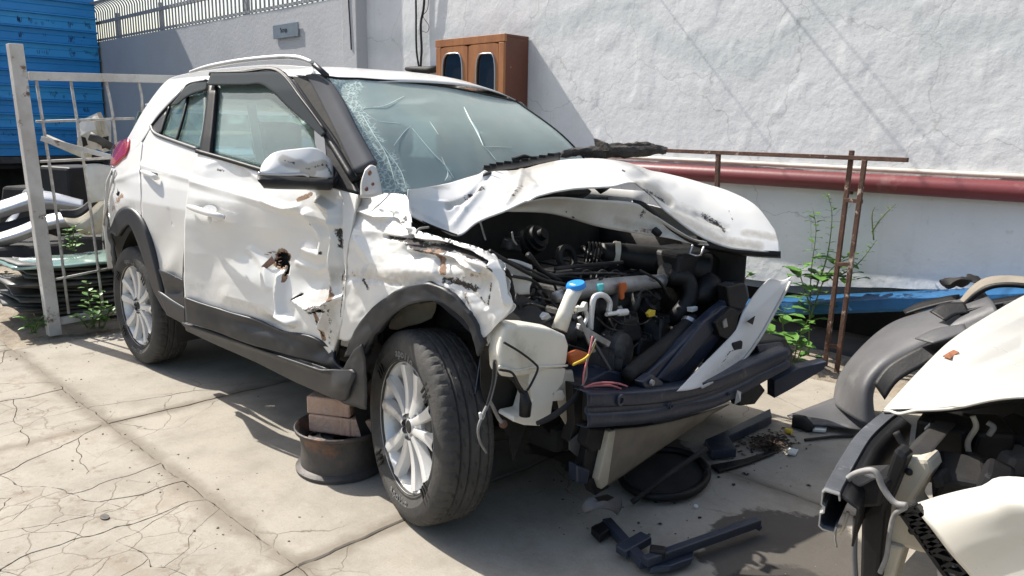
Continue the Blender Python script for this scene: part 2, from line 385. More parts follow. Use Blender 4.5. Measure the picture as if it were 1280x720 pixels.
def clip(poly, p, n):
    out = []
    for i in range(len(poly)):
        a, b = poly[i], poly[(i + 1) % len(poly)]
        da = (a[0] - p[0]) * n[0] + (a[1] - p[1]) * n[1]; db = (b[0] - p[0]) * n[0] + (b[1] - p[1]) * n[1]
        if da <= 0: out.append(a)
        if (da < 0 < db) or (db < 0 < da):
            t = da / (da - db); out.append((a[0] + (b[0] - a[0]) * t, a[1] + (b[1] - a[1]) * t))
    return out
def voronoi(cell, seeds):
    res = []
    for i, s in enumerate(seeds):
        p = cell
        for j, q in enumerate(seeds):
            if i == j: continue
            m = ((s[0] + q[0]) / 2, (s[1] + q[1]) / 2); p = clip(p, m, (q[0] - s[0], q[1] - s[1]))
            if len(p) < 3: break
        if len(p) >= 3: res.append(p)
    return res
def warp(x, y, k):
    v = Vector((x * 2.3, y * 2.3, 2.2)); a = noise.noise_vector(v); c = noise.noise_vector(v * 5.3); e = noise.noise_vector(v * 19)
    kk = 1 + 2.4 * max(0, min(1, (-1.36 - y) / .2))
    return x + kk * (a.x * .016 + c.x * .010) + e.x * .005, y + kk * (a.y * .016 + c.y * .010) + e.y * .005
def slab(poly, k=.2, gap=.004, dz=0, mat_=None, step=.03, tilt=(0, 0), depth=.034):
    pts = []
    for i in range(len(poly)):
        a, b = poly[i], poly[(i + 1) % len(poly)]
        n = max(1, int(math.hypot(b[0] - a[0], b[1] - a[1]) / step))
        for j in range(n):
            t = j / n; pts.append(warp(a[0] + (b[0] - a[0]) * t, a[1] + (b[1] - a[1]) * t, k))
    n = len(pts); ar = sum(pts[i][0] * pts[(i + 1) % n][1] - pts[(i + 1) % n][0] * pts[i][1] for i in range(n)); sg = 1 if ar > 0 else -1
    q = []
    for i in range(n):
        a, b = pts[i - 1], pts[(i + 1) % n]; dx, dy = b[0] - a[0], b[1] - a[1]; l = math.hypot(dx, dy) or 1
        gg = gap * (.45 + 1.1 * abs(noise.noise(Vector((pts[i][0] * 9, pts[i][1] * 9, 5)))))
        q.append((pts[i][0] - sg * dy / l * gg, pts[i][1] + sg * dx / l * gg))
    cx = sum(p[0] for p in q) / n; cy = sum(p[1] for p in q) / n
    mb = MB()
    top = [(x, y, dz + tilt[0] * (x - cx) + tilt[1] * (y - cy)) for x, y in q]
    ins = [(cx + (x - cx) * .992, cy + (y - cy) * .992, z) for (x, y, z) in top]
    low = [(x, y, z - .004) for x, y, z in top]
    bot = [(x, y, -depth) for x, y in q]
    fs = [tuple(range(n))]
    for a in (0, n, 2 * n):
        for i in range(n): fs.append((a + i, a + n + i, a + n + (i + 1) % n, a + (i + 1) % n))
    mb.add(ins + low + bot, [f for f in fs if max(f) < 3 * n])
    return obj('slab', mb, mat_ or M_conc, ground)
XS = [-3.73, -2.09, -.45, 1.19, 2.83, 4.47, 6.1]; YS = [-4.6, -2.94, -1.32, .30, 1.98]
def rect(a, b, c, d): return [(a, c), (b, c), (b, d), (a, d)]
rng = random.Random(3)
def seeds(a, b, c, d, n):
    out = []; tries = 0
    while len(out) < n and tries < 2000:
        tries += 1
        p = (rng.uniform(a, b), rng.uniform(c, d))
        if all((p[0] - q[0]) ** 2 + (p[1] - q[1]) ** 2 > .5 * (b - a) * (d - c) / n for q in out): out.append(p)
    return out
def area(p): return abs(sum(p[i][0] * p[(i + 1) % len(p)][1] - p[(i + 1) % len(p)][0] * p[i][1] for i in range(len(p)))) / 2
def shatter(poly, n):
    P = [poly]
    while len(P) < n:
        P.sort(key=lambda q: area(q) * rng.uniform(.15, 1)); q = P.pop()
        k = max(range(len(q)), key=lambda i: math.dist(q[i], q[(i + 1) % len(q)])); a, b = q[k], q[(k + 1) % len(q)]
        t = rng.uniform(.25, .75); m = (lerp(a[0], b[0], t), lerp(a[1], b[1], t)); an = math.atan2(b[1] - a[1], b[0] - a[0]) + rng.gauss(0, .42)
        nn = (math.cos(an), math.sin(an)); u, v = clip(q, m, nn), clip(q, m, (-nn[0], -nn[1]))
        if len(u) > 2 and len(v) > 2: P += [u, v]
        else: P.append(q)
    return P
for i in range(len(XS) - 1):
    for j in range(len(YS) - 1):
        a, b, c, d = XS[i], XS[i + 1], YS[j], YS[j + 1]
        if i == 0 and j >= 2: continue                    # earth behind the rack
        n = {(1, 1): 24, (2, 1): 46, (3, 1): 8, (1, 0): 6, (2, 0): 7, (0, 1): 5, (1, 2): 3, (3, 2): 2}.get((i, j), 1)
        if n == 1: slab(rect(a, b, c, d), .12, .0045)
        elif (i, j) == (1, 2):
            r = rect(a, b, c, d); ln = ((-.70, -1.2), (.20, .90)); nn = (-ln[1][1], ln[1][0])
            slab(clip(r, ln[0], nn), .25, .003); q = clip(r, ln[0], (-nn[0], -nn[1])); slab(q, .25, .003, -.001)
        elif (i, j) == (3, 2):
            r = rect(a, b, c, d); slab(clip(r, (1.42, -1.32), (.35, -1)), .3, .003); slab(clip(r, (1.42, -1.32), (-.35, 1)), .3, .003)
        else:
            for p in shatter(rect(a, b, c, d), n):
                slab(p, 1., rng.choice((.0006, .0008, .0012, .0012, .0022)), rng.uniform(-.002, .0008), tilt=(rng.uniform(-.002, .002), rng.uniform(-.002, .002)))
# raised earth bank where the slabs end behind the rack, and along the wall foot
def bank(name, x0, x1, y0, y1, h, nx, ny, seed, m):
    G = []
    for j in range(ny + 1):
        row = []
        for i in range(nx + 1):
            x = lerp(x0, x1, i / nx); y = lerp(y0, y1, j / ny)
            e = min(i, nx - i) / nx * 6; e2 = min(j, ny - j) / ny * 6; e = max(0, min(1, e)) * max(0, min(1, e2))
            k = noise.fractal(Vector((x * 2.3, y * 2.3, seed)), 1, 2, 4)
            row.append((x, y, -.034 + e * (h + h * .7 * k)))
        G.append(row)
    o = obj(name, MB().grid(G), m, smooth=True); o['kind'] = 'structure'; return o
M_earth = mat('dry_earth', (.36, .31, .24), (.24, .20, .15), rough=.95, scale=5, bump=.6, bscale=40, c3=(.16, .13, .10), s3=9)
bank('earth_bank', -9, -2.02, -3.0, 2.4, .055, 150, 110, 3., M_earth)
bank('wall_foot_soil', -2.0, 5, 1.7, 2.4, .06, 150, 24, 8., M_earth)
# loose grit
rg = random.Random(11); gb = MB()
for k in range(520):
    if k < 330: x = rg.uniform(-2.2, 2.4); y = rg.choice((-1.32, -1.32, .3, -2.1)) + rg.gauss(0, .12 if k % 3 else .4)
    elif k < 420: x = rg.uniform(1.2, 2.4); y = rg.uniform(-.3, 1.8)
    else: x = rg.uniform(-2.3, -1.9); y = rg.uniform(-1.8, -.3)
    s_ = rg.choice((.0015, .002, .0025, .004)) * rg.uniform(.7, 1.3)
    gb.box((x, y, s_ * .3), (s_ * 2, s_ * 1.6, s_), Matrix.Rotation(rg.uniform(0, 3), 3, 'Z'), .6)
o = obj('loose_grit', gb, M_earth); o['kind'] = 'stuff'; o['label'] = 'loose grit and crumbs scattered over the concrete yard'; o['category'] = 'grit'

# ------------------------------------------------------------------ boundary wall
def wall_mat():
    m = mat('white_plaster', (.73, .735, .74), (.67, .675, .68), rough=.85, scale=2.2, bump=.32, bscale=22, bdist=.012, spec=.2, lo=.4, hi=.7, c3=(.56, .57, .58), s3=5, lo3=.60, hi3=.82)
    nt = m.node_tree; N = nt.nodes; b = N['Principled BSDF']
    old = b.inputs['Base Color'].links[0].from_socket
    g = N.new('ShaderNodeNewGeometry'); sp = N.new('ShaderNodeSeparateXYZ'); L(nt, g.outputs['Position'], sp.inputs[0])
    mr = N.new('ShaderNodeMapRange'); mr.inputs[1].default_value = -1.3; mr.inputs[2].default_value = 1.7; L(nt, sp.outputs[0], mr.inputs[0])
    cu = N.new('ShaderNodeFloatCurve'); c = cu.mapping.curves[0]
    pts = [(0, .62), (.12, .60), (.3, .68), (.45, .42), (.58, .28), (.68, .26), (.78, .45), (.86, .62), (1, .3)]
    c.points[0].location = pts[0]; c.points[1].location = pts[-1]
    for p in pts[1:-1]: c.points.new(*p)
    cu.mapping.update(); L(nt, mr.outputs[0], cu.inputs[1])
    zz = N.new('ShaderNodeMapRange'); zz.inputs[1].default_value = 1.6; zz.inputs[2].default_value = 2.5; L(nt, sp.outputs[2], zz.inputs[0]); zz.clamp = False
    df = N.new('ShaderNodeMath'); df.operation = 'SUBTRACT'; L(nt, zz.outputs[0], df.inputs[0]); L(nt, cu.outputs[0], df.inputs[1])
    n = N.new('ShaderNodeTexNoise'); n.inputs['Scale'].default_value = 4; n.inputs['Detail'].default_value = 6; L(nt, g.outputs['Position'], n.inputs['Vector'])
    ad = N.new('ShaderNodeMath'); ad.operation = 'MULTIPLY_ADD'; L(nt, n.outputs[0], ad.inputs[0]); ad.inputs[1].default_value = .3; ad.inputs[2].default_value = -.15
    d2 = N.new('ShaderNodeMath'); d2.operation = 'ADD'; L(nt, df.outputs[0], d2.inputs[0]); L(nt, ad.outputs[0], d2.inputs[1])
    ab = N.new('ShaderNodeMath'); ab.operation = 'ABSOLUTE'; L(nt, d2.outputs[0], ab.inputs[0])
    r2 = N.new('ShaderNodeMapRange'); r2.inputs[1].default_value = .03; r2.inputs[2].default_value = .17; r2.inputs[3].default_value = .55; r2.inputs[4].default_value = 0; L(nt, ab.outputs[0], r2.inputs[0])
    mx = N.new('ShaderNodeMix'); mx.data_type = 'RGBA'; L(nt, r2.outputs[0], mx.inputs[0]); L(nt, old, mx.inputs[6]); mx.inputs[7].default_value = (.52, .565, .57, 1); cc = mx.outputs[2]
    mp = N.new('ShaderNodeMapping'); mp.inputs['Scale'].default_value = (9, 1, .55); L(nt, g.outputs['Position'], mp.inputs[0])
    for (sc_, lo_, hi_, am_, cl_, vec) in ((1., .56, .74, .5, (.57, .57, .555, 1), mp.outputs[0]), (1.1, .55, .75, .35, (.60, .61, .60, 1), g.outputs['Position']), (14., .62, .70, .5, (.50, .50, .49, 1), g.outputs['Position'])):
        n_ = N.new('ShaderNodeTexNoise'); n_.inputs['Scale'].default_value = sc_; n_.inputs['Detail'].default_value = 9; n_.inputs['Roughness'].default_value = .65; L(nt, vec, n_.inputs['Vector'])
        r_ = N.new('ShaderNodeMapRange'); r_.inputs[1].default_value = lo_; r_.inputs[2].default_value = hi_; r_.inputs[4].default_value = am_; L(nt, n_.outputs[0], r_.inputs[0])
        m_ = N.new('ShaderNodeMix'); m_.data_type = 'RGBA'; L(nt, r_.outputs[0], m_.inputs[0]); L(nt, cc, m_.inputs[6]); m_.inputs[7].default_value = cl_; cc = m_.outputs[2]
    vo = N.new('ShaderNodeTexVoronoi'); vo.feature = 'DISTANCE_TO_EDGE'; vo.inputs['Scale'].default_value = 1.1
    ds = N.new('ShaderNodeVectorMath'); ds.operation = 'MULTIPLY_ADD'; ds.inputs[1].default_value = (.35, .35, .35); L(nt, n_.outputs[1], ds.inputs[0]); L(nt, g.outputs['Position'], ds.inputs[2])
    dn = N.new('ShaderNodeTexNoise'); dn.inputs['Scale'].default_value = 3.5; dn.inputs['Detail'].default_value = 8; L(nt, g.outputs['Position'], dn.inputs['Vector']); L(nt, dn.outputs[1], ds.inputs[0]); L(nt, ds.outputs[0], vo.inputs['Vector'])
    r_ = N.new('ShaderNodeMapRange'); r_.inputs[1].default_value = 0; r_.inputs[2].default_value = .006; r_.inputs[3].default_value = .5; r_.inputs[4].default_value = 0; L(nt, vo.outputs['Distance'], r_.inputs[0])
    m_ = N.new('ShaderNodeMix'); m_.data_type = 'RGBA'; L(nt, r_.outputs[0], m_.inputs[0]); L(nt, cc, m_.inputs[6]); m_.inputs[7].default_value = (.34, .34, .33, 1); L(nt, m_.outputs[2], b.inputs['Base Color'])
    return m
M_wall = wall_mat()
M_wall2 = mat('grey_render', (.50, .51, .525), (.46, .465, .475), rough=.85, scale=1.5, bump=.2, bscale=20, spec=.2, c3=(.36, .35, .34), s3=4, lo3=.62, hi3=.85)
M_lower = mat('bare_wall_foot', (.30, .30, .30), (.22, .215, .20), rough=.9, scale=4, bump=.3, bscale=20)
YW = 2.3
wall = thing('boundary_wall', (0, YW, 0), 'long white plastered yard wall behind the wrecked car', 'wall')
def wall_bottom(x): return interp(x, [-4, 1.1, 2.0, 2.6, 9], [.37, .405, .52, .55, .56]) + .012 * noise.noise(Vector((x * 4, 1, 0)))
G = []
for j in range(191):
    row = []
    for i in range(481):
        x = -3.47 + 9.5 * (i / 480) ** 1.0; t = (j / 190) ** 1.3; z0 = wall_bottom(x); z = lerp(z0, 5.2, t)
        v = Vector((x, z, 0))
        d = .005 * noise.fractal(v * 1.0, 1, 2, 2) + .0016 * noise.fractal(v * 7, .7, 2.1, 5) + .0006 * noise.noise(v * 31)
        bl = noise.noise(v * 4.2 + Vector((9, 0, 0)))
        if bl > .28: d += min(.0022, (bl - .28) * .12)          # flaking paint skins
        row.append((x, YW - d, z))
    G.append(row)
obj('plaster_face', MB().grid(G), M_wall, wall, smooth=True)
obj('wall_core', MB().box((1.285, YW + .14, 2.775), (9.47, .2, 4.85)), M_lower, wall)
obj('lower_footing', MB().box((-1.6, YW + .14, .175), (3.7, .198, .346)), M_lower, wall)
obj('dark_recess_back', MB().box((3.1, YW + .75, .15), (5.8, .1, .5)), M_under, wall)  # near-black back; recess added for the deep shade under the ledge
obj('dark_recess_bed', MB().box((3.1, YW + .36, -.02), (5.8, .7, .03)), M_under, wall)  # near-black bed, part of the same painted shade
obj('render_face', MB().grid([[(lerp(-11.4, -3.70, i / 60), YW - .004 * noise.fractal(Vector((i * .3, z, 0)), 1, 2, 3), z) for i in range(61)] for z in np.linspace(0, 2.65, 20)]), M_wall2, wall, smooth=True)
obj('wall_core', MB().box((-7.55, YW + .12, 1.322), (7.7, .2, 2.645)), M_wall2, wall)
obj('pilaster', MB().box((-3.595, YW - .03, 2.6), (.25, .20, 5.2)), M_wall2, wall, bevel=.008)
ck = MB().tube([at(434, -40, y=YW - .135), at(436, 10, y=YW - .135), at(438, 40, y=YW - .135), at(439, 62, y=YW - .135)], .006, 6)
tag(obj('wall_cable', ck, M_cable), 'thin black cable running down the pilaster of the wall', 'cable')

# blue ledge along the wall foot
M_blue_l = mat('blue_ledge_paint', (.022, .13, .30), (.018, .10, .24), rough=.5, scale=6, bump=.2, bscale=30, c3=(.07, .25, .45), s3=5, lo3=.6, hi3=.75)
a0 = at(960, 381, y=2.14); a1 = at(1185, 371, y=2.14); dl = a1 - a0
G = []
for i in range(60):
    t = -1.2 + 4.0 * i / 59; p = a0 + dl * t; wv = .012 * noise.noise(Vector((t * 5, 0, 3)))
    G.append([(p[0], 2.31, p[2] + .025), (p[0], 2.14 + wv, p[2] + wv * .8), (p[0], 2.135 + wv, p[2] - .055), (p[0], 2.15 + wv, p[2] - .075), (p[0], 2.31, p[2] - .075)])
tag(obj('wall_ledge', MB().grid(G), M_blue_l, smooth=30, solid=.004), 'blue painted ledge along the foot of the white wall', 'ledge')

# red pipe and cream conduit
p0 = at(860, 216, y=2.248); p1 = at(1280, 240, y=2.248); d = p1 - p0
pp = thing('water_pipe', p0, 'thick red oxide painted pipe along the white wall', 'pipe')
obj('pipe_run', MB().tube([p0 - d * 1.2, p0 + d * 3], .054, 28), M_pipe, pp, smooth=50)
for t in (-.9, -.33, .55, 1.5, 2.3):
    c = p0 + d * t; obj('pipe_bracket', MB().box(c + np.array([0, .04, -.01]), (.03, .04, .128)), M_rust, pp)
p0 = at(836, 199, y=2.28); p1 = at(1280, 221, y=2.28); d = p1 - p0
tag(obj('conduit', MB().tube([p0 - d * 1.2, p0 + d * 3], .014, 12), M_conduit, smooth=50), 'thin cream conduit just above the red pipe', 'conduit')

# cabinet
cb = at(661, 46, y=YW - .004); xr = cb[0]
yf = at(632, 47, x=xr)[1]; xl = at(547, 55, y=yf)[0]; zt = cb[2]; zb = .95
cab = thing('wall_cabinet', (xr, yf, zb), 'brown wooden meter cabinet with two glazed doors on the wall', 'cabinet')
k = MB(); t = .02
k.box(((xl + xr) / 2, (yf + YW) / 2, zt - t / 2), (xr - xl, YW - yf - .01, t)); k.box(((xl + xr) / 2, (yf + YW) / 2, zb + t / 2), (xr - xl, YW - yf - .01, t))
k.box((xl + t / 2, (yf + YW) / 2, (zb + zt) / 2), (t, YW - yf - .01, zt - zb - 2 * t - .002)); k.box(((xl + xr) / 2, YW - .02, (zb + zt) / 2), (xr - xl - 2 * t - .004, .012, zt - zb - 2 * t - .004))
obj('carcass', k, M_wood2, cab)
obj('side_panel', MB().box((xr - t / 2, (yf + YW) / 2, (zb + zt) / 2), (t, YW - yf - .01, zt - zb - 2 * t - .002)), M_wood2, cab, bevel=.003)
ff = MB(); ff.box(((xl + xr) / 2, yf - .006, zt - .03), (xr - xl + .02, .025, .06)); ff.box((xl + .03, yf - .006, (zb + zt) / 2 - .032), (.06, .0246, zt - zb - .064)); ff.box((xr - .03, yf - .006, (zb + zt) / 2 - .032), (.06, .0246, zt - zb - .064))
obj('face_frame', ff, M_wood, cab, bevel=.003)
xm = at(587, 60, y=yf)[0]
def ringloop(cx, cz, hw, hh, rad, n=40):
    out = []
    for i in range(n):
        a = 2 * math.pi * i / n; ca, sa = math.cos(a), math.sin(a)
        p = 5.0 if rad else 40.
        f = (abs(ca) ** p + abs(sa) ** p) ** (-1 / p); out.append((cx + hw * ca * f, cz + hh * sa * f))
    return out
for (xa, xb, gu) in ((xl + .062, xm - .004, (567, 555, 580)), (xm + .004, xr - .062, (609, 597, 621))):
    za = zb + .03; zc = zt - .065; cx = (xa + xb) / 2; cz = (za + zc) / 2
    gl = at(gu[1], 90, y=yf)[0]; gr = at(gu[2], 90, y=yf)[0]; gt = at(gu[0], 67, y=yf)[2]; gbm = gt - .62; gcx = (gl + gr) / 2
    outer = ringloop(cx, cz, (xb - xa) / 2, (zc - za) / 2, 0); inner = ringloop(gcx, (gt + gbm) / 2, (gr - gl) / 2, (gt - gbm) / 2, 1)
    mb = MB(); n = len(outer)
    y0, y1 = yf - .018, yf + .004
    vs_ = [(x, y0, z) for x, z in outer] + [(x, y0, z) for x, z in inner] + [(x, y1, z) for x, z in inner] + [(x, y1, z) for x, z in outer]
    fs = []
    for q in range(4):
        for i in range(n): fs.append((q * n + i, q * n + (i + 1) % n, ((q + 1) % 4) * n + (i + 1) % n, ((q + 1) % 4) * n + i))
    dr = obj('door', mb.add(vs_, fs), M_wood, cab)
    tr = MB(); tr.tube([(x, y0 - .002, z) for x, z in inner] + [(inner[0][0], y0 - .002, inner[0][1])], .007, 6, False)
    obj('glazing_bead', tr, M_chrome, dr, smooth=True)
    obj('pane', MB().prism([(x, yf - .004, z) for x, z in inner], (0, .004, 0)), M_darkglass, dr)
obj('latch', MB().box((xm - .02, yf - .025, zb + .55), (.02, .02, .05)), M_steelrim, cab, bevel=.003)

# cables hanging beside the cabinet
for nm, pts, r, lab in (('a', [(519, -60), (520, 10), (520.5, 60), (524, 88), (526, 120)], .009, 'straight black cable on the wall, left one beside the cabinet'),
                   ('b', [(533, -60), (530, 5), (526, 30), (527, 60), (526, 80), (525, 120)], .011, 'kinked black cable on the wall, right one beside the cabinet'),
                   ('c', [(537, -40), (535, 8), (529, 20), (536, 32), (534, 40), (528, 39)], .003, 'thin looping wire on the wall beside the black cables')):
    tag(obj('wall_cable', MB().tube([at(u, v, y=YW - .04) for u, v in pts], r, 8, smooth=6), M_cable, smooth=True), lab, 'cable', 'cables on the wall')
k = MB(); q = [at(508, 86, y=YW - .05), at(519, 87, y=YW - .06), at(535, 88, y=YW - .05), at(547, 86, y=YW - .06)]
tag(obj('wall_clamp', MB().tube(q, [.02, .03, .035, .03], 7), M_black2, smooth=True), 'dark cable clamp bar on the wall left of the cabinet', 'clamp')

# sign
def text_mesh(s_, size, M, name, m, parent, ext=.0008):
    cu = bpy.data.curves.new('t', 'FONT'); cu.body = s_; cu.size = size; cu.align_x = 'CENTER'; cu.align_y = 'CENTER'; cu.extrude = ext
    to = bpy.data.objects.new('t', cu); COL.objects.link(to); dg = bpy.context.evaluated_depsgraph_get()
    me = bpy.data.meshes.new_from_object(to.evaluated_get(dg)); bpy.data.objects.remove(to); me.transform(M); me.materials.clear(); me.materials.append(m)
    o = bpy.data.objects.new(name, me); return link(o, parent)
sa = at(342, 49, y=YW - .02); sb = at(373, 45, y=YW - .02); st = at(373, 27, y=YW - .02)
scx, scz = (sa[0] + sb[0]) / 2, (sb[2] + st[2]) / 2 ; sw, sh = sb[0] - sa[0], st[2] - sb[2]
sg_ = thing('wall_sign', (scx, YW - .02, scz - sh / 2), 'small grey sign reading Scrap high on the wall', 'sign')
obj('plate', MB().box((scx, YW - .018, scz), (sw, .012, sh)), M_sign, sg_, bevel=.002)
RX = Matrix.Rotation(R(90), 4, 'X')
text_mesh('Scrap', sh * .46, Matrix.Translation((scx - sw * .06, YW - .026, scz + .01)) @ RX, 'lettering', M_ink, sg_)

# bar fence on the left wall
fen = thing('bar_fence', (-7.5, YW, 2.66), 'fence of curved upright bars on top of the grey wall', 'fence')
bars = MB(); z0 = 2.66
prof = [(0, 0), (0, .38), (0, .46), (-.03, .52), (-.09, .56), (-.16, .575)]
bars.tube([(0, y, z) for y, z in prof], .0125, 6, smooth=3)
bm0 = None
for k in range(72):
    x = -11.2 + k * .104
    if x > -3.75: break
    if bm0 is None:
        bm0 = obj('bar', bars, M_fence, fen, smooth=True); bm0.matrix_basis = Matrix.Translation((x, YW + .05, z0))
    else: part_copy(bm0, fen, Matrix.Translation((x, YW + .05, z0)))
for dz, dy, r in ((.30, 0, .022), (.575, -.16, .012), (.03, 0, .015)):
    obj('rail', MB().beam((-11.25, YW + .05 + dy, z0 + dz), (-3.75, YW + .05 + dy, z0 + dz), r * 1.4, r * 2), M_fence, fen)
for x in (-10.3, -8.62, -6.05, -4.2):
    obj('post', MB().box((x, YW + .07, z0 + .19), (.05, .05, .40)), M_fence, fen)

# blue sheeted shed
M_blue = mat('blue_sheet', (.035, .32, .70), (.028, .27, .60), rough=.42, scale=1.6, bump=.05, bscale=8, coat=.15, spec=.4)
M_blue2 = mat('blue_sheet_pale', (.06, .42, .78), (.04, .34, .70), rough=.42, scale=1.6, bump=.05, bscale=8, coat=.15, spec=.4)
XSH = -11.0
shed = thing('sheet_shed', (XSH - 1, -3, 0), 'tall shed clad in blue ribbed metal sheets with black print', 'shed')
zl = .80; hgt = .222
i = 0; pm = None
while zl + i * hgt < 5.85:
    z = zl + i * hgt
    prof = [(0, 0), (.012, .004), (.012, hgt * .46), (.004, hgt * .5), (.012, hgt * .54), (.012, hgt - .035), (.07, hgt - .026), (.07, hgt - .010), (0, hgt)]
    if pm is None or True:
        mb = MB().grid([[(XSH + px, y, z + pz) for px, pz in prof] for y in (-8, 2.26)])
        obj('sheet_panel', mb, M_blue2 if (i % 5) in (2, 4) else M_blue, shed)
    i += 1
obj('frame_wall', MB().box((XSH - 1.5, -2.9, 3.2), (2.9, 10.2, 5.2)), M_under, shed)
obj('plinth_beam', MB().box((XSH + .02, -2.9, .74), (.08, 10.2, .10)), M_steelrim, shed)
obj('under_shed_shade', MB().box((XSH - .9, -2.9, .30), (.1, 10.2, .62)), M_under, shed)  # dark board stands in for the shade beneath the cladding
rs = random.Random(5); M_print = mat('faded_print', (.012, .05, .14), rough=.6)
def print_block(yc, z0, z1, n, wd, slant=0):
    mb = MB()
    for k in range(n):
        z = rs.uniform(z0, z1); hh = rs.uniform(.02, .07); y = yc + rs.uniform(-wd, wd)
        for q in range(rs.choice((1, 2, 2))):
            y2 = y + q * .022 + rs.uniform(-.004, .004)
            r_ = Matrix.Rotation(rs.uniform(-.5, .5) + slant, 3, 'X')
            i_ = int((z - zl) / hgt); zz = (z - zl) - i_ * hgt
            if hh < zz < hgt - .05 - hh: mb.box((XSH + .0145, y2, z), (.002, .005, hh), r_)
    if mb.v: obj('printed_mark', mb, M_print, shed)
for (u0, v0, v1, n, wd) in ((28, 15, 75, 60, .035), (44, 16, 32, 16, .10), (90, 16, 72, 70, .035), (54, 42, 68, 18, .10), (108, 20, 70, 40, .09), (108, 112, 148, 30, .03), (6, 112, 130, 14, .12), (70, 110, 128, 16, .14), (12, 152, 170, 14, .12), (80, 150, 170, 12, .12), (118, 58, 72, 14, .06), (62, 14, 36, 14, .05)):
    a = at(u0, v1, x=XSH); b = at(u0, v0, x=XSH); print_block(a[1], a[2], b[2], n, wd)
# overhead wires that come in over the yard and shade the wall
for k, (x, z, r) in enumerate(((-.45, 3.6, .006), (-.36, 3.7, .004), (.95, 3.4, .004), (1.15, 3.62, .007), (1.9, 3.7, .005), (-1.2, 3.55, .004))):
    tag(obj('overhead_wire', MB().tube([(x, YW - .01, z), (x + .02, 1.7, z + .03), (x + .03, 1.15, z + .08), (x, .9, z + 2.), (x, .7, z + 5), (x, -4, z + 8)], r, 6, smooth=4), M_cable),
        'black overhead wire leaving the white wall, %s from the cabinet' % ('third', 'fourth', 'fifth', 'sixth', 'seventh', 'second')[k].replace('third', 'second').replace('seventh', 'last') if k != 5 else 'black overhead wire leaving the white wall, nearest to the cabinet', 'wire', 'overhead wires')
# ================================================================== WRECKED CAR
car = thing('wrecked_car', (0, 0, 0), 'white crashed sport utility vehicle with crumpled bonnet and open engine bay', 'car')
ZP = [.15, .28, .40, .60, .80, .95, 1.04, 1.10, 1.30, 1.50, 1.58, 1.62, 1.66]
YP = [.80, .845, .866, .884, .890, .884, .862, .838, .745, .640, .565, .42, .2]
def side_abs(x, z):
    x = np.asarray(x, float); y = np.interp(z, ZP, YP)
    return y - .13 * (np.maximum(0, -1.3 - x) / .7) ** 2 - .10 * (np.maximum(0, x - 1.15) / .7) ** 2
def side(x, z): return -side_abs(x, z)
AJ = .135
def doorside(x, z): return side(x, z) - np.maximum(0., .80 - np.asarray(x)) * AJ
def onsurf_a(U, V, fn, off=0.):
    U = np.asarray(U, float); V = np.asarray(V, float)
    d = FW + RT * ((U - 640) / FPX)[..., None] - UP * ((V - 360) / FPX)[..., None]
    y = np.full(U.shape, -.88)
    for _ in range(30):
        t = (y - CAM[1]) / d[..., 1]; p = CAM + t[..., None] * d
        y = np.clip(y + .5 * (fn(p[..., 0], p[..., 2]) + off - y), -1.3, -.45)
    t = (y - CAM[1]) / d[..., 1]; return CAM + t[..., None] * d
def onsurf(u, v, fn, off=0.): return onsurf_a(np.array([u]), np.array([v]), fn, off)[0]
def S_(u, v, off=0.): return onsurf(u, v, side, off)
def D_(u, v, off=0.): return onsurf(u, v, doorside, off)

def seg_d(p, a, b):
    ax, ay = a; bx, by = b; dx, dy = bx - ax, by - ay; l = dx * dx + dy * dy
    t = 0 if l == 0 else max(0, min(1, ((p[0] - ax) * dx + (p[1] - ay) * dy) / l))
    return math.hypot(p[0] - ax - t * dx, p[1] - ay - t * dy), t
def pl_d(p, P): return min(seg_d(p, P[i], P[i + 1])[0] for i in range(len(P) - 1)) if len(P) > 1 else math.hypot(p[0] - P[0][0], p[1] - P[0][1])
def pl_da(U, V, P):
    if len(P) == 1: return np.hypot(U - P[0][0], V - P[0][1])
    out = np.full(U.shape, 1e9)
    for (ax, ay), (bx, by) in zip(P[:-1], P[1:]):
        dx, dy = bx - ax, by - ay; l = dx * dx + dy * dy or 1e-9
        t = np.clip(((U - ax) * dx + (V - ay) * dy) / l, 0, 1); out = np.minimum(out, np.hypot(U - ax - t * dx, V - ay - t * dy))
    return out
def disp(U, V, dents, creases):
    d = np.zeros(U.shape)
    for (cx, cy, rx, ry, a, *rot) in dents:
        th = R(rot[0]) if rot else 0; c, s = math.cos(th), math.sin(th)
        x = ((U - cx) * c + (V - cy) * s) / rx; y = (-(U - cx) * s + (V - cy) * c) / ry
        d += a * np.exp(-(x * x + y * y))
    for (P, wd, a) in creases:
        k = 1 - pl_da(U, V, P) / wd; d += a * np.where(k > 0, np.maximum(k, 0) ** 1.25, 0)
    return d
def wearcol(o, U, V, marks, sc_=.8):
    """marks: (polyline, width, channel, amount); U, V = pixel per vertex"""
    me = o.data; ca = me.color_attributes.new('wear', 'FLOAT_COLOR', 'POINT'); n = len(me.vertices); A = np.zeros((n, 4)); A[:, 3] = 1
    for (P, wd, ch, am) in marks:
        A[:, ch] = np.maximum(A[:, ch], am * np.clip(1 - (pl_da(U, V, P) / (2 * wd * (1 if ch == 2 else sc_))) ** 2, 0, 1))
    ca.data.foreach_set('color', A.ravel())
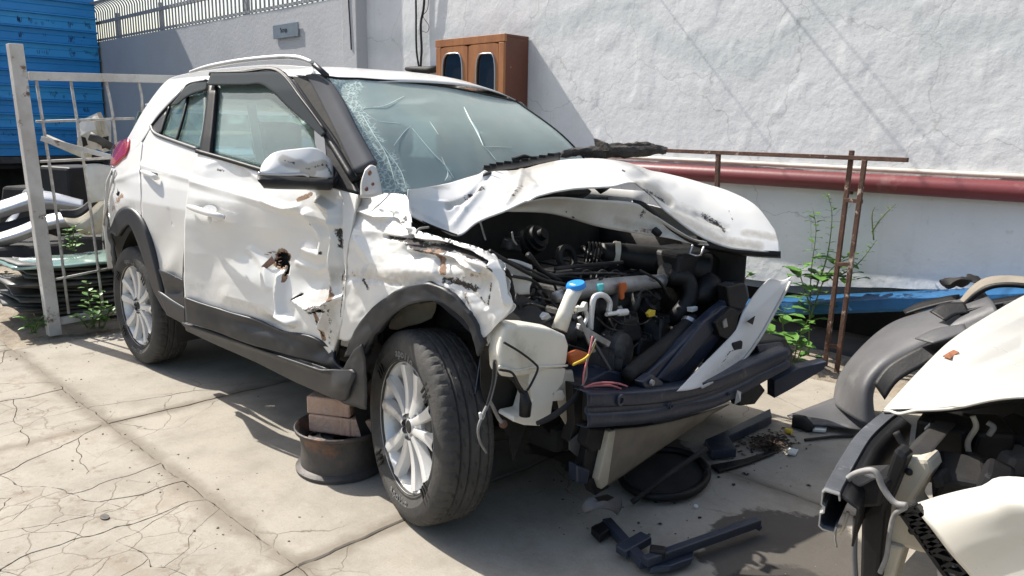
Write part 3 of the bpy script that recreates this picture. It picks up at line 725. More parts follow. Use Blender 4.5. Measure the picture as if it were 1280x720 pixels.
def panel(name, rows, nu, nv, fn, m, parent, dents=(), creases=(), marks=(), nz=0., nsc=.03, solid=.004, hole=None, curve=True, rcurve=True, off=0., label=None, smooth=True, rag=0):
    """body panel traced row by row in the photograph and laid on its real surface, dents pressed in along y"""
    G = sheet(rows, nu, nv, curve, rcurve); U, V_ = G[..., 0].copy(), G[..., 1].copy()
    if rag:
        for j, sg in ((0, -1), (nv - 1, 1)):
            for i in range(nu): V_[j, i] += rag * noise.fractal(Vector((U[j, i] * .25, j, 7)), .8, 2, 3)
    P3 = onsurf_a(U, V_, fn, off) if not isinstance(fn, tuple) else np.array([[atp(u, v, *fn) for u, v in zip(a, b)] for a, b in zip(U, V_)])
    d = disp(U, V_, dents, creases)
    if nz: d = d + nz * np.array([[noise.fractal(Vector((u * nsc, v * nsc, 3.3)), 1, 2, 3) for u, v in zip(a, b)] for a, b in zip(U, V_)])
    P3[..., 1] += d
    mb = MB().grid(P3); fu, fv = U.ravel(), V_.ravel()
    if hole: mb.f = [f for f in mb.f if not hole(sum(fu[i] for i in f) / 4, sum(fv[i] for i in f) / 4)]
    o = obj(name, mb, m, parent, smooth=smooth, solid=solid, label=label)
    if marks is not None: wearcol(o, fu, fv, marks)
    # solidify towards the inside of the car (+y)
    me = o.data; ny = np.mean([p.normal.y for p in me.polygons])
    if ny > 0: me.flip_normals()
    return o

# ---- rear quarter, rear door
panel('quarter_panel', [[(141, 206), (152, 185), (163, 174), (178, 178)], [(137, 228), (150, 214), (165, 208), (175, 209)],
      [(134, 252), (147, 240), (162, 238), (176, 240)], [(138, 284), (147, 264), (162, 260), (178, 280)]], 26, 40, side, M_paint, car,
      dents=[(150, 235, 10, 14, .012)], creases=[([(140, 226), (176, 214)], 5, -.006)], marks=[([(140, 262), (150, 245)], 4, 1, .62), ([(139, 240), (142, 215)], 3, 0, .5), ([(150, 258), (165, 256)], 5, 2, .5)])
panel('rear_door', [[(179, 178), (190, 160), (197, 168), (222, 177), (255, 188)], [(176, 209), (205, 214), (225, 222), (252, 230)], [(177, 240), (200, 248), (225, 258), (250, 262)],
      [(179, 281), (200, 288), (225, 298), (250, 306)], [(198, 338), (209, 342), (230, 352), (250, 360)]], 60, 90, side, M_paint, car,
      dents=[(205, 300, 16, 30, .012, 10), (214, 330, 9, 18, -.010, 20)], creases=[([(176, 206), (252, 228)], 7, -.009), ([(210, 262), (214, 280)], 3, .004)],
      marks=[([(212, 276), (214, 282)], 2, 0, .45), ([(200, 330), (225, 345)], 8, 2, .4)])
# C pillar and cant rail above the windows
panel('roof_side', [[(143, 200), (150, 188), (163, 167), (180, 137), (206, 103), (228, 93), (265, 87), (305, 83), (345, 81), (392, 84)],
      [(152, 196), (162, 184), (172, 168), (186, 142), (212, 111), (230, 99), (262, 92), (305, 87), (345, 85), (392, 90)],
      [(165, 188), (176, 178), (188, 160), (196, 146), (219, 121), (235, 106), (262, 99), (305, 93), (345, 91), (385, 95)]], 110, 16, side, M_paint, car, marks=[])
# tail lamp wrapping the corner
tl = panel('tail_lamp', [[(137, 207), (140, 192), (143, 181), (152, 175), (161, 173)], [(139, 207), (144, 197), (150, 190), (156, 187), (160, 184)], [(141, 207), (146, 203), (151, 198), (156, 194), (158, 189)]], 18, 8, side, M_red, car, off=-.012, solid=.02, marks=None)
# rear bumper corner, torn away from the arch
def bumper_s(x, z): return side(x, z) + .01
panel('rear_bumper', [[(143, 210), (134, 245), (129, 275), (128, 300), (131, 330), (139, 358)], [(146, 232), (139, 258), (134, 280), (133, 302), (136, 330), (144, 356)], [(150, 240), (144, 262), (141, 284), (142, 305), (146, 330), (149, 352)]], 40, 8, bumper_s, M_black, car, nz=.02, nsc=.05, solid=.006, marks=None)
obj('bumper_edge', MB().tube([S_(u, v, -.01) for u, v in ((144, 212), (135, 245), (130, 275), (129, 300), (132, 330), (140, 357))], .007, 6, smooth=5), M_inner, car, smooth=True)
# rear arch flare + lower cladding
panel('rear_arch_trim', [[(137, 291), (147, 265), (162, 260), (178, 279), (192, 326), (203, 372), (208, 392)], [(140, 292), (150, 275), (162, 271), (174, 289), (186, 326), (197, 368), (203, 385)], [(145, 296), (153, 285), (161, 281), (169, 297), (180, 328), (190, 360), (198, 376)]], 46, 8, side, M_clad, car, off=-.018, solid=.03, marks=None)
panel('rear_door_cladding', [[(198, 337), (212, 342), (230, 351), (250, 359)], [(203, 352), (214, 357), (232, 366), (250, 373)], [(206, 374), (218, 380), (232, 386), (250, 392)]], 20, 14, side, M_clad, car, off=-.02, dents=[(216, 362, 10, 6, .02)], marks=None)
panel('rear_sill', [[(197, 364), (215, 376), (232, 386)], [(205, 384), (218, 392), (232, 400)], [(208, 394), (220, 400), (232, 407)]], 16, 8, side, M_clad, car, off=-.026, solid=.02, marks=None)

# ---- front door (hangs ajar)
def tear(u, v):
    k = math.hypot((u - 340) / 11.5, (v - 326) / 12.5); a = math.atan2(v - 326, u - 340)
    if k < .78 + .28 * noise.noise(Vector((math.cos(a) * 2.3, math.sin(a) * 2.3, 1))): return True
    return (346 < u < 349.5 and 332 < v < 347 - abs(u - 348) * 3) or (seg_d((u, v), (385, 392), (411, 386))[0] < 1.5 + noise.noise(Vector((u * .3, v * .3, 0)))) or (seg_d((u, v), (394, 400), (404, 420))[0] < .9) or (seg_d((u, v), (362, 377), (370, 369))[0] < 1.2)
drows = [[(249, 190), (285, 200), (325, 211), (365, 222), (405, 232), (447, 243)],
         [(239, 222), (280, 236), (320, 247), (360, 254), (405, 262), (441, 278)],
         [(231, 262), (272, 274), (315, 286), (355, 296), (400, 305), (434, 312)],
         [(229, 320), (272, 332), (315, 343), (355, 350), (398, 356), (432, 350)],
         [(229, 352), (272, 366), (315, 379), (355, 390), (395, 404), (428, 398)],
         [(230, 373), (270, 386), (310, 399), (350, 416), (392, 424), (414, 446)]]
ddents = [(330, 325, 60, 45, .050, 15), (292, 226, 24, 16, .020, 15), (370, 290, 26, 24, .030), (404, 300, 18, 34, .03, 10), (312, 352, 40, 22, -.022, 10), (388, 352, 30, 22, .040), (300, 285, 24, 26, .014), (258, 210, 12, 14, -.010, 40), (342, 404, 24, 14, .022), (262, 330, 22, 40, .012),
          (256, 262, 12, 6, .012, 10), (352, 398, 16, 6, -.026, 20)]
dcr = [([(240, 226), (300, 244), (362, 262), (420, 282)], 9, -.010), ([(343, 345), (346, 372), (352, 394), (366, 404)], 7, -.028), ([(382, 268), (394, 300), (392, 320), (370, 312)], 9, -.022), ([(400, 252), (414, 262), (410, 330), (416, 372), (404, 408)], 8, -.032),
       ([(262, 205), (290, 196), (320, 222)], 6, -.006), ([(366, 376), (386, 388), (408, 384), (424, 372)], 6, -.026), ([(330, 250), (352, 262), (372, 258)], 7, -.012), ([(284, 370), (330, 382), (364, 400)], 15, -.010), ([(424, 250), (420, 300), (424, 340)], 5, .02), ([(360, 330), (384, 340), (396, 336)], 6, -.012), ([(302, 314), (322, 336), (330, 360)], 7, -.008)]
dm = [([(332, 318), (338, 313), (348, 322), (343, 337), (332, 332), (332, 318)], 3.0, 1, .85), ([(348, 336), (348, 352)], 1.8, 1, .9), ([(372, 250), (384, 245), (388, 242)], 3.2, 1, .80), ([(400, 254), (408, 262)], 3, 1, .62), ([(408, 352), (414, 366), (418, 372)], 3.5, 1, .9), ([(402, 342), (408, 364)], 3, 0, .8),
      ([(386, 386), (400, 384), (410, 388)], 3.5, 0, .72), ([(392, 392), (402, 412), (405, 424)], 2.6, 1, .85), ([(360, 376), (370, 369)], 2.2, 0, .8), ([(418, 288), (420, 310)], 3, 0, .72), ([(426, 300), (424, 350)], 2.4, 0, .6), ([(378, 281), (380, 282)], 1.5, 0, .9), ([(394, 316), (394, 318)], 1.5, 0, .9),
      ([(272, 212), (277, 214)], 2, 0, .7), ([(300, 330), (330, 360)], 22, 2, .3), ([(410, 345), (430, 345)], 9, 2, .8), ([(400, 370), (420, 420)], 13, 2, .6), ([(240, 360), (380, 408)], 8, 2, .42), ([(416, 380), (412, 430)], 3, 0, .5), ([(356, 404), (358, 405)], 1.5, 0, .8)]
door = panel('front_door', drows, 170, 130, doorside, M_paint, car, ddents, dcr, dm, nz=.004, nsc=.02, hole=tear)
# the torn hole's curled rusty lips and a dark sheet standing in for the shaded door cavity
lip = MB(); cpt = D_(340, 326, .03); rl = random.Random(2)
for k in range(13):
    a = 2 * math.pi * k / 13; u, v = 340 + 10.5 * math.cos(a), 326 + 11.5 * math.sin(a); b0 = D_(u + 2, v, .045); b1 = D_(u - 2.2, v + rl.uniform(-2, 2), .045)
    s_ = rl.uniform(.25, .6); tip = D_(lerp(u, 340, s_) , lerp(v, 326, s_), .045) + np.array([0, rl.uniform(.012, .045), 0])
    lip.add([b0, b1, tip], [(0, 1, 2)])
lip.add([D_(327, 333, .03), D_(330, 338, .03), D_(344, 328, .034), D_(340, 320, .036)], [(0, 1, 2, 3)])
obj('torn_lip', lip, M_rust, door, solid=.0015, label='rusty curled metal round the torn hole')
obj('cavity_shade', MB().prism([D_(u, v, .16) for u, v in ((262, 232), (438, 268), (436, 400), (262, 380))], (0, .02, 0)), M_under, door)
# inner half of the ajar door: trim panel, shut face and bottom edge
ie = [(249, 190), (239, 222), (231, 262), (229, 320), (229, 352), (230, 373), (231, 402)]
be = [(231, 402), (270, 415), (310, 430), (350, 441), (390, 452), (424, 463)]
obj('door_shut_face', MB().grid([[D_(u, v, o_) for o_ in (.003, .05, .10)] for u, v in resamp(ie, 24)]), M_inner, door, smooth=True)
obj('door_bottom_edge', MB().grid([[D_(u, v, o_) for o_ in (.0, .05, .10)] for u, v in resamp(be, 24)]), M_clad, door, smooth=True)
obj('door_trim', MB().grid(onsurf_a(*np.moveaxis(sheet([[(249, 190), (330, 214), (447, 243)], [(229, 320), (320, 346), (432, 350)], [(231, 402), (320, 432), (424, 463)]], 14, 14), 2, 0), doorside, .10)), M_seat, door, smooth=True)
# door skin's torn leading edge
le = MB(); pts = [(447, 243), (441, 278), (434, 312), (432, 350), (428, 398), (414, 446)]
le.grid([[D_(u, v, -.002), D_(u + 5, v + 1, .05)] for u, v in resamp(pts, 30)]); obj('door_edge', le, M_inner, door, solid=.003, smooth=True)
# lower cladding and bottom
dc = panel('door_cladding', [[(230, 372), (270, 386), (310, 399), (350, 416), (386, 421), (412, 440)], [(230, 386), (270, 400), (310, 413), (350, 428), (388, 440), (420, 455)], [(231, 402), (270, 415), (310, 430), (350, 441), (390, 452), (432, 466)]], 70, 18, doorside, M_clad, car, off=-.016,
      dents=[(330, 412, 60, 6, .016, 17), (400, 440, 14, 8, .02)], nz=.006, nsc=.03, solid=.012, marks=None)
panel('sill_trim', [[(231, 402), (270, 414), (320, 432), (370, 449), (408, 461), (440, 462)], [(232, 407), (270, 420), (320, 440), (370, 458), (412, 470), (444, 470)], [(232, 412), (270, 428), (320, 450), (370, 475), (412, 492), (436, 496)], [(234, 414), (270, 431), (320, 453), (370, 478), (412, 496), (428, 502)]], 60, 16, side, M_clad, car, off=-.05,
      creases=[([(231, 404), (320, 434), (408, 463)], 6, -.02)], dents=[(430, 480, 16, 14, -.02)], solid=.02, marks=None)
# broken front end of the sill / flare foot
panel('sill_end', [[(428, 466), (440, 440), (452, 430)], [(424, 480), (440, 470), (456, 462)], [(424, 500), (436, 506), (458, 512)]], 14, 20, side, M_clad, car, off=-.045, nz=.008, nsc=.05, solid=.006, marks=None)

# ---- window openings (front door frame, glass, visor)
def dtube(name, pts, r, m, off=0., par=None, n=8, fn=None): return obj(name, MB().tube([(fn or D_)(u, v, off) for u, v in pts], r, n, smooth=6), m, par or car, smooth=True)
fg = panel('front_door_glass', [[(268, 106), (300, 104), (332, 105), (358, 132), (384, 162)], [(266, 130), (300, 132), (335, 134), (364, 155), (394, 182)], [(261, 192), (295, 201), (330, 211), (370, 220), (410, 228)]], 24, 24, doorside, M_glass, car, off=.02, solid=.004, marks=None)
panel('window_frame', [[(261, 105), (270, 105)], [(255, 150), (266, 152)], [(249, 190), (262, 193)]], 6, 30, doorside, M_black, car, off=-.004, solid=.03, marks=None)     # B pillar cover
dtube('belt_moulding', [(246, 189), (285, 200), (325, 212), (365, 223), (410, 234)], .010, M_black, -.006)
dtube('frame_rail', [(264, 93), (300, 91), (347, 89), (378, 125), (406, 166), (443, 226)], .014, M_black, .0)
panel('front_rain_visor', [[(264, 91), (305, 90), (346, 89), (378, 126), (408, 166)], [(261, 99), (305, 98), (338, 97), (368, 130), (404, 168)], [(259, 106), (305, 106), (330, 107), (360, 134), (402, 171)]], 70, 8, doorside, M_visor, car, off=-.03, solid=.004, marks=None)
dtube('visor_trim', [(264, 91), (305, 90), (346, 88.5), (378, 125), (407, 164)], .005, M_black, -.034)
panel('mirror_sail', [[(405, 168), (408, 170)], [(408, 200), (430, 205)], [(410, 233), (447, 242)]], 10, 20, doorside, M_black, car, off=-.004, solid=.02, marks=None)
# rear door glass and visor
panel('rear_door_glass', [[(201, 148), (214, 134), (228, 119), (258, 112)], [(198, 158), (214, 156), (232, 155), (257, 152)], [(196, 166), (214, 172), (232, 179), (250, 186)]], 18, 16, side, M_glass, car, off=.012, solid=.004, marks=None)
panel('quarter_light', [[(190, 157), (198, 148), (208, 138)], [(191, 160), (197, 158), (203, 156)], [(193, 165), (196, 166), (199, 167)]], 10, 8, side, M_clad, car, off=-.002, solid=.01, marks=None)
dtube('glass_divider', [(236, 117), (229, 148), (221, 176)], .008, M_black, 0, fn=S_)
dtube('glass_divider', [(212, 134), (206, 152), (201, 168)], .008, M_black, 0, fn=S_)
dtube('rear_window_trim', [(190, 157), (206, 138), (225, 119), (236, 106), (258, 101)], .009, M_black, -.002, fn=S_)
dtube('rear_belt_moulding', [(189, 158), (192, 165), (200, 170), (222, 178), (248, 187)], .010, M_greyplastic, -.004, fn=S_)
panel('rear_rain_visor', [[(213, 132), (224, 119), (236, 106), (258, 100)], [(217, 131), (227, 121), (238, 111), (258, 106)], [(222, 130), (229, 124), (239, 118), (257, 112)]], 24, 6, side, M_visor, car, off=-.02, solid=.004, marks=None)
# A pillar
G = [[at(382, 93, y=-.585), at(396, 92, y=-.575), at(409, 95, y=-.56)], [at(396, 118, y=-.62), at(414, 118, y=-.61), at(428, 122, y=-.585)], [at(418, 162, y=-.70), at(437, 160, y=-.69), at(449, 163, y=-.65)], [at(443, 216, y=-.79), at(461, 206, y=-.77), at(472, 204, y=-.72)]]
obj('windscreen_pillar', MB().grid(sheet(G, 12, 30)), M_pillar, car, smooth=True, solid=.03)
dtube('door_seal', [(366, 102), (392, 140), (420, 180), (444, 222)], .012, M_black, .05)
obj('pillar_inner', MB().grid([[at(366, 96, y=-.60), at(386, 94, y=-.57)], [at(400, 150, y=-.69), at(420, 150, y=-.66)], [at(440, 222, y=-.80), at(460, 216, y=-.76)]]), M_under, car, solid=.02)
obj('hinge_plate', MB().grid(sheet([[at(456, 212, y=-.80), at(463, 206, y=-.78), at(470, 208, y=-.76)], [at(451, 228, y=-.83), at(462, 226, y=-.80), at(475, 226, y=-.77)], [at(450, 246, y=-.85), at(464, 246, y=-.82), at(478, 242, y=-.78)]], 10, 12)), M_inner, car, smooth=True, solid=.006)
hp = MB()
for (u, v, r) in ((462, 216, .010), (466, 230, .007), (458, 236, .009)): c_ = at(u, v, y=-.84); hp.ball(c_, (r, .006, r))
obj('hinge_bolt', hp, M_rust, car)

# ---- roof, rails
def zc(x): return interp(x, [-1.95, -1.75, -1.4, -.9, -.3, .05, .27, .30], [1.40, 1.52, 1.585, 1.635, 1.65, 1.622, 1.572, 1.556])
G = []
for i in range(41):
    t = i / 40; row = []
    for j in range(25):
        yy = -1 + 2 * j / 24; x = lerp(.285 + .05 * (1 - yy * yy), -1.78, t)
        hw = interp(x, [-1.9, -1.4, -.4, .3], [.55, .585, .595, .568])
        z = zc(x - .05 * (1 - yy * yy)) - .055 * abs(yy) ** 2.6 - (0.02 if x < -.2 else 0) * abs(yy) ** 6 + .012 * max(0, yy) * (1 if x > -.5 else .5) * 0
        row.append((x, yy * hw, z))
    G.append(row)
obj('roof', MB().grid(G), M_paint, car, smooth=True, solid=.005)
rr = [at(238, 90, y=-.60), at(262, 83, y=-.60), at(300, 76, y=-.60), at(345, 71.5, y=-.60), at(372, 72, y=-.60), at(391, 78, y=-.60)]
obj('roof_rail', MB().tube(rr, [.008, .011, .011, .011, .011, .008], 10, smooth=6), M_silver, car, smooth=True)
rl_ = [(p[0], .575, p[2] - .10) for p in rr]
obj('roof_rail', MB().tube(rl_, [.008, .011, .011, .011, .011, .008], 10, smooth=6), M_silver, car, smooth=True)
obj('roof_gutter', MB().tube([at(392, 80, y=-.575), at(400, 87, y=-.572), at(409, 95, y=-.565)], .012, 6), M_clad, car, smooth=True)
# ---- front fender, crumpled
frows = [[(449, 247), (470, 242), (496, 242), (509, 247), (512, 268), (518, 285), (548, 296), (590, 307), (620, 319)],
         [(446, 260), (466, 256), (486, 260), (497, 272), (506, 288), (524, 296), (556, 302), (594, 313), (624, 327)],
         [(440, 285), (470, 284), (496, 292), (520, 302), (556, 306), (590, 318), (617, 332), (631, 345)],
         [(433, 316), (466, 318), (500, 322), (532, 328), (560, 334), (590, 345), (615, 356), (636, 366)],
         [(430, 350), (462, 346), (498, 344), (532, 343), (560, 350), (588, 366), (610, 380), (639, 386)],
         [(421, 424), (438, 424), (464, 388), (498, 362), (533, 356), (564, 368), (588, 394), (603, 424)]]
fdents = [(470, 300, 22, 20, .03), (495, 272, 14, 8, .03), (520, 316, 16, 9, .045), (560, 322, 22, 12, .04, 20), (600, 352, 16, 14, .025), (455, 340, 14, 26, .016), (540, 340, 26, 8, -.02), (480, 265, 20, 8, -.03, 10), (590, 326, 18, 7, -.03, 25), (500, 336, 22, 10, -.014)]
fcr = [([(450, 262), (476, 270), (500, 272), (512, 284)], 6, -.035), ([(476, 297), (500, 299), (514, 296)], 4, .03), ([(508, 300), (530, 304), (552, 306), (584, 316), (610, 330)], 5, .045), ([(510, 312), (540, 316), (566, 322), (600, 340)], 5, -.035), ([(545, 325), (550, 345), (560, 352)], 5, .018), ([(435, 346), (470, 350), (500, 356)], 5, .010),
       ([(616, 330), (628, 352), (634, 378)], 6, -.03), ([(560, 352), (590, 366), (606, 384)], 5, .012), ([(444, 300), (462, 330), (446, 360)], 8, -.012), ([(485, 262), (510, 300)], 5, .02)]
fm = [([(478, 297), (512, 302)], 3.0, 0, .78), ([(512, 303), (522, 310), (540, 312), (560, 308)], 7, 0, .86), ([(560, 309), (585, 318), (604, 324), (618, 338)], 3.6, 0, .9), ([(545, 318), (550, 332), (556, 340)], 4, 1, .86), ([(530, 312), (548, 316)], 6, 1, .62), ([(556, 350), (572, 352), (592, 362), (590, 360)], 5, 0, .72), ([(575, 345), (600, 344)], 5, 1, .55),
      ([(452, 350), (459, 362)], 2.2, 0, .72), ([(440, 342), (480, 352)], 5, 1, .42), ([(446, 345), (520, 352)], 9, 2, .62), ([(560, 330), (600, 350)], 14, 2, .65), ([(470, 242), (500, 244)], 4, 2, .6), ([(612, 355), (610, 380)], 2, 0, .6), ([(582, 366), (586, 380)], 2.6, 1, .6), ([(430, 345), (424, 400)], 2.2, 0, .65), ([(506, 270), (510, 300)], 3, 0, .62), ([(472, 258), (496, 268)], 3, 2, .6), ([(600, 372), (604, 378)], 2, 0, .7)]
def fside(x, z): return side(x, z) + np.maximum(0, z - 1.0) * .55 - .0 * x
fdents = [d[:4] + (d[4] * .7,) + d[5:] for d in fdents]; fcr = [(a, b, c * .7) for a, b, c in fcr]
fender = panel('front_fender', frows, 190, 130, fside, M_paint, car, fdents, fcr, fm, nz=.005, nsc=.045, rag=1.5)
# folded lamp-opening edge at the nose of the fender
hl = [[(613, 318), (622, 322), (628, 330)], [(624, 338), (632, 340), (637, 352)], [(628, 360), (636, 362), (640, 376)], [(626, 380), (634, 382), (640, 388)], [(612, 392), (622, 396), (628, 400)], [(604, 404), (612, 414), (618, 420)], [(603, 424), (607, 430), (610, 432)]]
panel('lamp_surround', hl, 14, 50, lambda x, z: side(x, z) + .03, M_paint, car, dents=[(612, 404, 5, 8, .03)], creases=[([(616, 395), (634, 384)], 4, -.03)], marks=[([(608, 400), (618, 408)], 4, 1, .6), ([(624, 370), (634, 372)], 3, 0, .45), ([(606, 420), (609, 430)], 3, 1, .7)], nz=.02, nsc=.06, solid=.003)
panel('front_arch_trim', [[(430, 446), (443, 413), (467, 383), (500, 361), (533, 355), (563, 367), (587, 394), (603, 432)], [(440, 446), (450, 420), (472, 393), (504, 371), (538, 366), (567, 378), (587, 402), (600, 438)], [(451, 446), (461, 428), (478, 404), (510, 381), (545, 377), (573, 393), (588, 414), (598, 446)]], 70, 10, side, M_clad, car, off=-.02, nz=.006, nsc=.05, solid=.03, marks=None)
# wheelhouse liners
def wheelhouse(name, x, r, y0, y1, m, a0=R(-25), a1=R(205)):
    mb = MB(); G = []
    for k in range(29):
        a = lerp(a0, a1, k / 28); row = []
        for j in range(7):
            y = lerp(y0, y1, j / 6); rr = r * (1 + .03 * noise.noise(Vector((k * .5, j, x))))
            row.append((x + rr * math.cos(a), y, .36 + rr * math.sin(a)))
        G.append(row)
    mb.grid(G); mb.add([(x + r * math.cos(lerp(a0, a1, k / 28)), y1, .36 + r * math.sin(lerp(a0, a1, k / 28))) for k in range(29)], [tuple(range(29))])
    return obj(name, mb, m, car, smooth=40)
wheelhouse('rear_wheelhouse', -1.30, .415, -.80, -.45, M_under)
wheelhouse('front_wheelhouse', 1.18, .43, -.80, -.44, M_black2, R(40), R(210))
# dusty inner liner piece seen above the front tyre
panel('arch_liner', [[(478, 404), (492, 390), (512, 380), (545, 377)], [(486, 410), (500, 398), (520, 392), (540, 392)], [(498, 412), (510, 408), (526, 404), (538, 398)]], 16, 10, lambda x, z: side(x, z) + .22, M_beige, car, nz=.02, marks=None)
panel('torn_liner', [[(452, 446), (468, 425), (480, 415)], [(448, 470), (462, 460), (470, 455)], [(446, 492), (456, 498), (466, 505)], [(440, 505), (460, 516), (472, 520)]], 12, 24, lambda x, z: side(x, z) + .12, M_black2, car, nz=.05, nsc=.06, solid=.003, marks=None)

# ---- wheels
def wheel(c, R_, steer, camber, name, seed, wdt=.188):
    root = car
    # local z = outward axle
    ax = Vector((math.sin(steer) * 1.0, -math.cos(steer), math.sin(camber))).normalized()
    upv = Vector((0, 0, 1)); xx = upv.cross(ax).normalized(); yy = ax.cross(xx)
    M = Matrix((xx, yy, ax)).transposed().to_4x4(); M.translation = Vector(c)
    w2 = wdt / 2; ri = .226
    prof = [(ri, w2 * .78), (ri + .004, w2 * .86), (ri + .012, w2 * .92), (ri + .02, w2 * .90), (R_ * .80, w2 * 1.06), (R_ * .87, w2 * 1.05), (R_ * .93, w2 * .98), (R_ * .965, w2 * .90), (R_ * .985, w2 * .80)]
    tread = []
    for t in np.linspace(.74, -.74, 27):
        k = abs(((t + 2) / .37) % 1 - .5); g = -.009 if k < .09 else 0
        tread.append((R_ - .006 * t * t + g, w2 * t))
    prof = prof + tread + [(r, -h) for r, h in reversed(prof)]
    nseg = 232; npf = len(prof)
    def jig(k, j):
        r, h = prof[j]
        if r > R_ * .955 and abs(h) > w2 * .52: return -.004 if k % 4 == 0 else 0
        if r > R_ * .96 and j % 4 in (1, 2) and (k + j) % 8 == 0: return -.005
        return 0
    ty = obj('tyre', MB().lathe(prof, nseg, M, jig=jig), M_tyre, root, smooth=24)
    # alloy
    rim = MB()
    rim.lathe([(ri + .004, w2 * .90), (ri + .006, w2 * .80), (ri - .006, w2 * .76), (ri - .016, w2 * .60), (ri - .022, .02), (ri - .03, -.05), (ri - .01, -w2 * .8), (ri + .006, -w2 * .9)], 64, M)
    wh = obj('rim', rim, M_silver, root, smooth=35)
    sp = None
    def spoke_mesh(a):
        mb = MB()
        for s in (-1, 1):
            pts = []
            for i in range(7):
                t = i / 6; r = lerp(.046, ri - .010, t); an = a + s * math.asin(min(.9, lerp(.016, .056, t) / r)); hw = lerp(.012, .0195, t) ; zc_ = w2 * .84 - .008 * math.sin(math.pi * min(1, t * 1.05)) - .006 * (1 - t)
                e = Vector((math.cos(an), math.sin(an), 0)); tg = Vector((-e.y, e.x, 0)) * hw
                b = e * r
                pts.append([M @ (b - tg * 1.25 + Vector((0, 0, zc_ - .03))), M @ (b - tg + Vector((0, 0, zc_))), M @ (b + Vector((0, 0, zc_ + .005))), M @ (b + tg + Vector((0, 0, zc_))), M @ (b + tg * 1.25 + Vector((0, 0, zc_ - .03)))])
            mb.grid(pts)
        return mb
    for k in range(5): obj('spoke', spoke_mesh(2 * math.pi * (k + .25) / 5), M_silver, wh, smooth=50)
    hub = MB().lathe([(.001, w2 * .74), (.026, w2 * .74), (.030, w2 * .70), (.032, w2 * .66), (.075, w2 * .60), (.078, w2 * .2)], 32, M)
    obj('hub', hub, M_silver, wh, smooth=35)
    obj('hub_cap', MB().lathe([(.001, w2 * .75), (.022, w2 * .755), (.024, w2 * .73)], 24, M), M_black2, wh)
    for k in range(5):
        a = 2 * math.pi * (k + .75) / 5; Mb = M @ Matrix.Translation((.052 * math.cos(a), .052 * math.sin(a), 0))
        obj('lug_nut', MB().lathe([(.001, w2 * .66), (.009, w2 * .66), (.012, w2 * .58)], 8, Mb), M_steelrim, wh)
    obj('brake_disc', MB().lathe([(.001, .012), (.14, .012), (.142, -.01), (.001, -.01)], 40, M), M_engine, root)
    obj('brake_caliper', MB().box(M @ Vector((.11, .05, .0)), (.06, .08, .10), M.to_3x3()), M_engine, root, bevel=.01)
    # sidewall lettering and moulded bars
    for a0, sgn in ((R(90), 1), (R(-90), -1)):
        for q, ch in enumerate('apollo'):
            a = a0 - sgn * R(5.6) * (q - 2.5); rr = R_ * .765
            Mt = M @ Matrix.Rotation(a - R(90) if sgn > 0 else a + R(90), 4, 'Z') @ Matrix.Translation((0, rr * sgn if sgn > 0 else -rr, w2 * 1.045))
            text_mesh(ch, .042, Mt, 'tyre_lettering', M_white_letter, ty, .0012)
    for a in (R(40), R(140), R(220), R(320)):
        for q in range(3):
            Mt = M @ Matrix.Rotation(a + R(4.5) * q, 4, 'Z') @ Matrix.Translation((R_ * .77, 0, w2 * 1.035))
            obj('sidewall_bar', MB().box(Mt @ Vector((0, 0, 0)), (.058, .008, .005), Mt.to_3x3()), M_black, ty)
    return ty
WR = .338
wheel((1.205, -.80, WR), WR, R(-15), R(3), 'front', 1)
wheel((-1.295, -.782, WR), WR, 0, 0, 'rear', 2)
wheel((-1.295, .782, WR), WR, R(180), 0, 'rear', 3)
wheel((1.22, .775, WR), WR, R(180), 0, 'front', 4)
# suspension strut and lower arm by the front wheel
obj('strut', MB().tube([(1.2, -.58, .35), (1.19, -.56, .62), (1.17, -.53, .86)], [.022, .028, .03], 12), M_black2, car, smooth=True)
sp = [(1.185 + .06 * math.cos(a), -.55 + .06 * math.sin(a), .62 + .018 * a / 1.0) for a in np.linspace(0, 4 * 2 * math.pi, 80)]
sp = [(x, y, .60 + .24 * i / 79) for i, (x, y, z) in enumerate(sp)]
obj('coil_spring', MB().tube(sp, .008, 6), M_steelrim, car, smooth=True)
obj('lower_arm', MB().tube([(1.2, -.66, .25), (1.3, -.45, .24), (1.1, -.3, .26)], .03, 8), M_under, car, smooth=True)
# underbody
ub = MB().box((-.25, 0, .28), (2.9, 1.40, .16)); obj('underbody', ub, M_under, car, bevel=.03)
obj('rear_floor', MB().box((-1.72, 0, .36), (.5, 1.3, .18)), M_under, car, bevel=.03)

# ---- mirror
mx = .66
def mir(u, v, dx=0.): return at(u, v, x=mx + dx)
capo = [(325, 212), (327, 206), (334, 197), (346, 189.5), (370, 186), (391, 184.5), (402, 189), (412, 199), (417, 209), (419, 221)]
lowo = [(325, 214), (332, 216), (343, 217), (355, 218), (370, 218.5), (385, 220), (392, 221), (402, 222), (411, 222), (419, 222)]
rows = []
for t in np.linspace(0, 1, 9):
    bul = math.sin(math.pi * min(1., t * .5 + .5)) if t > 0 else 0
    dep = .085 * math.sin(math.pi * .5 * t) if t < 1 else .085
    r = []
    for (a, b) in zip(capo, lowo):
        u, v = lerp(np.array(a), np.array(b), t); e = (u - 322) / 97; ed = math.sin(math.pi * min(1, max(0, e))) ** .4 if 0 < e < 1 else 0
        r.append(mir(u, v, (.085 * math.sin(math.pi * .5 * (.12 + .88 * t))) * (.35 + .65 * ed)))
    rows.append(r)
mcap = obj('mirror_cap', MB().grid(sheet(rows, 50, 24)), M_paint, car, smooth=True, solid=.004)
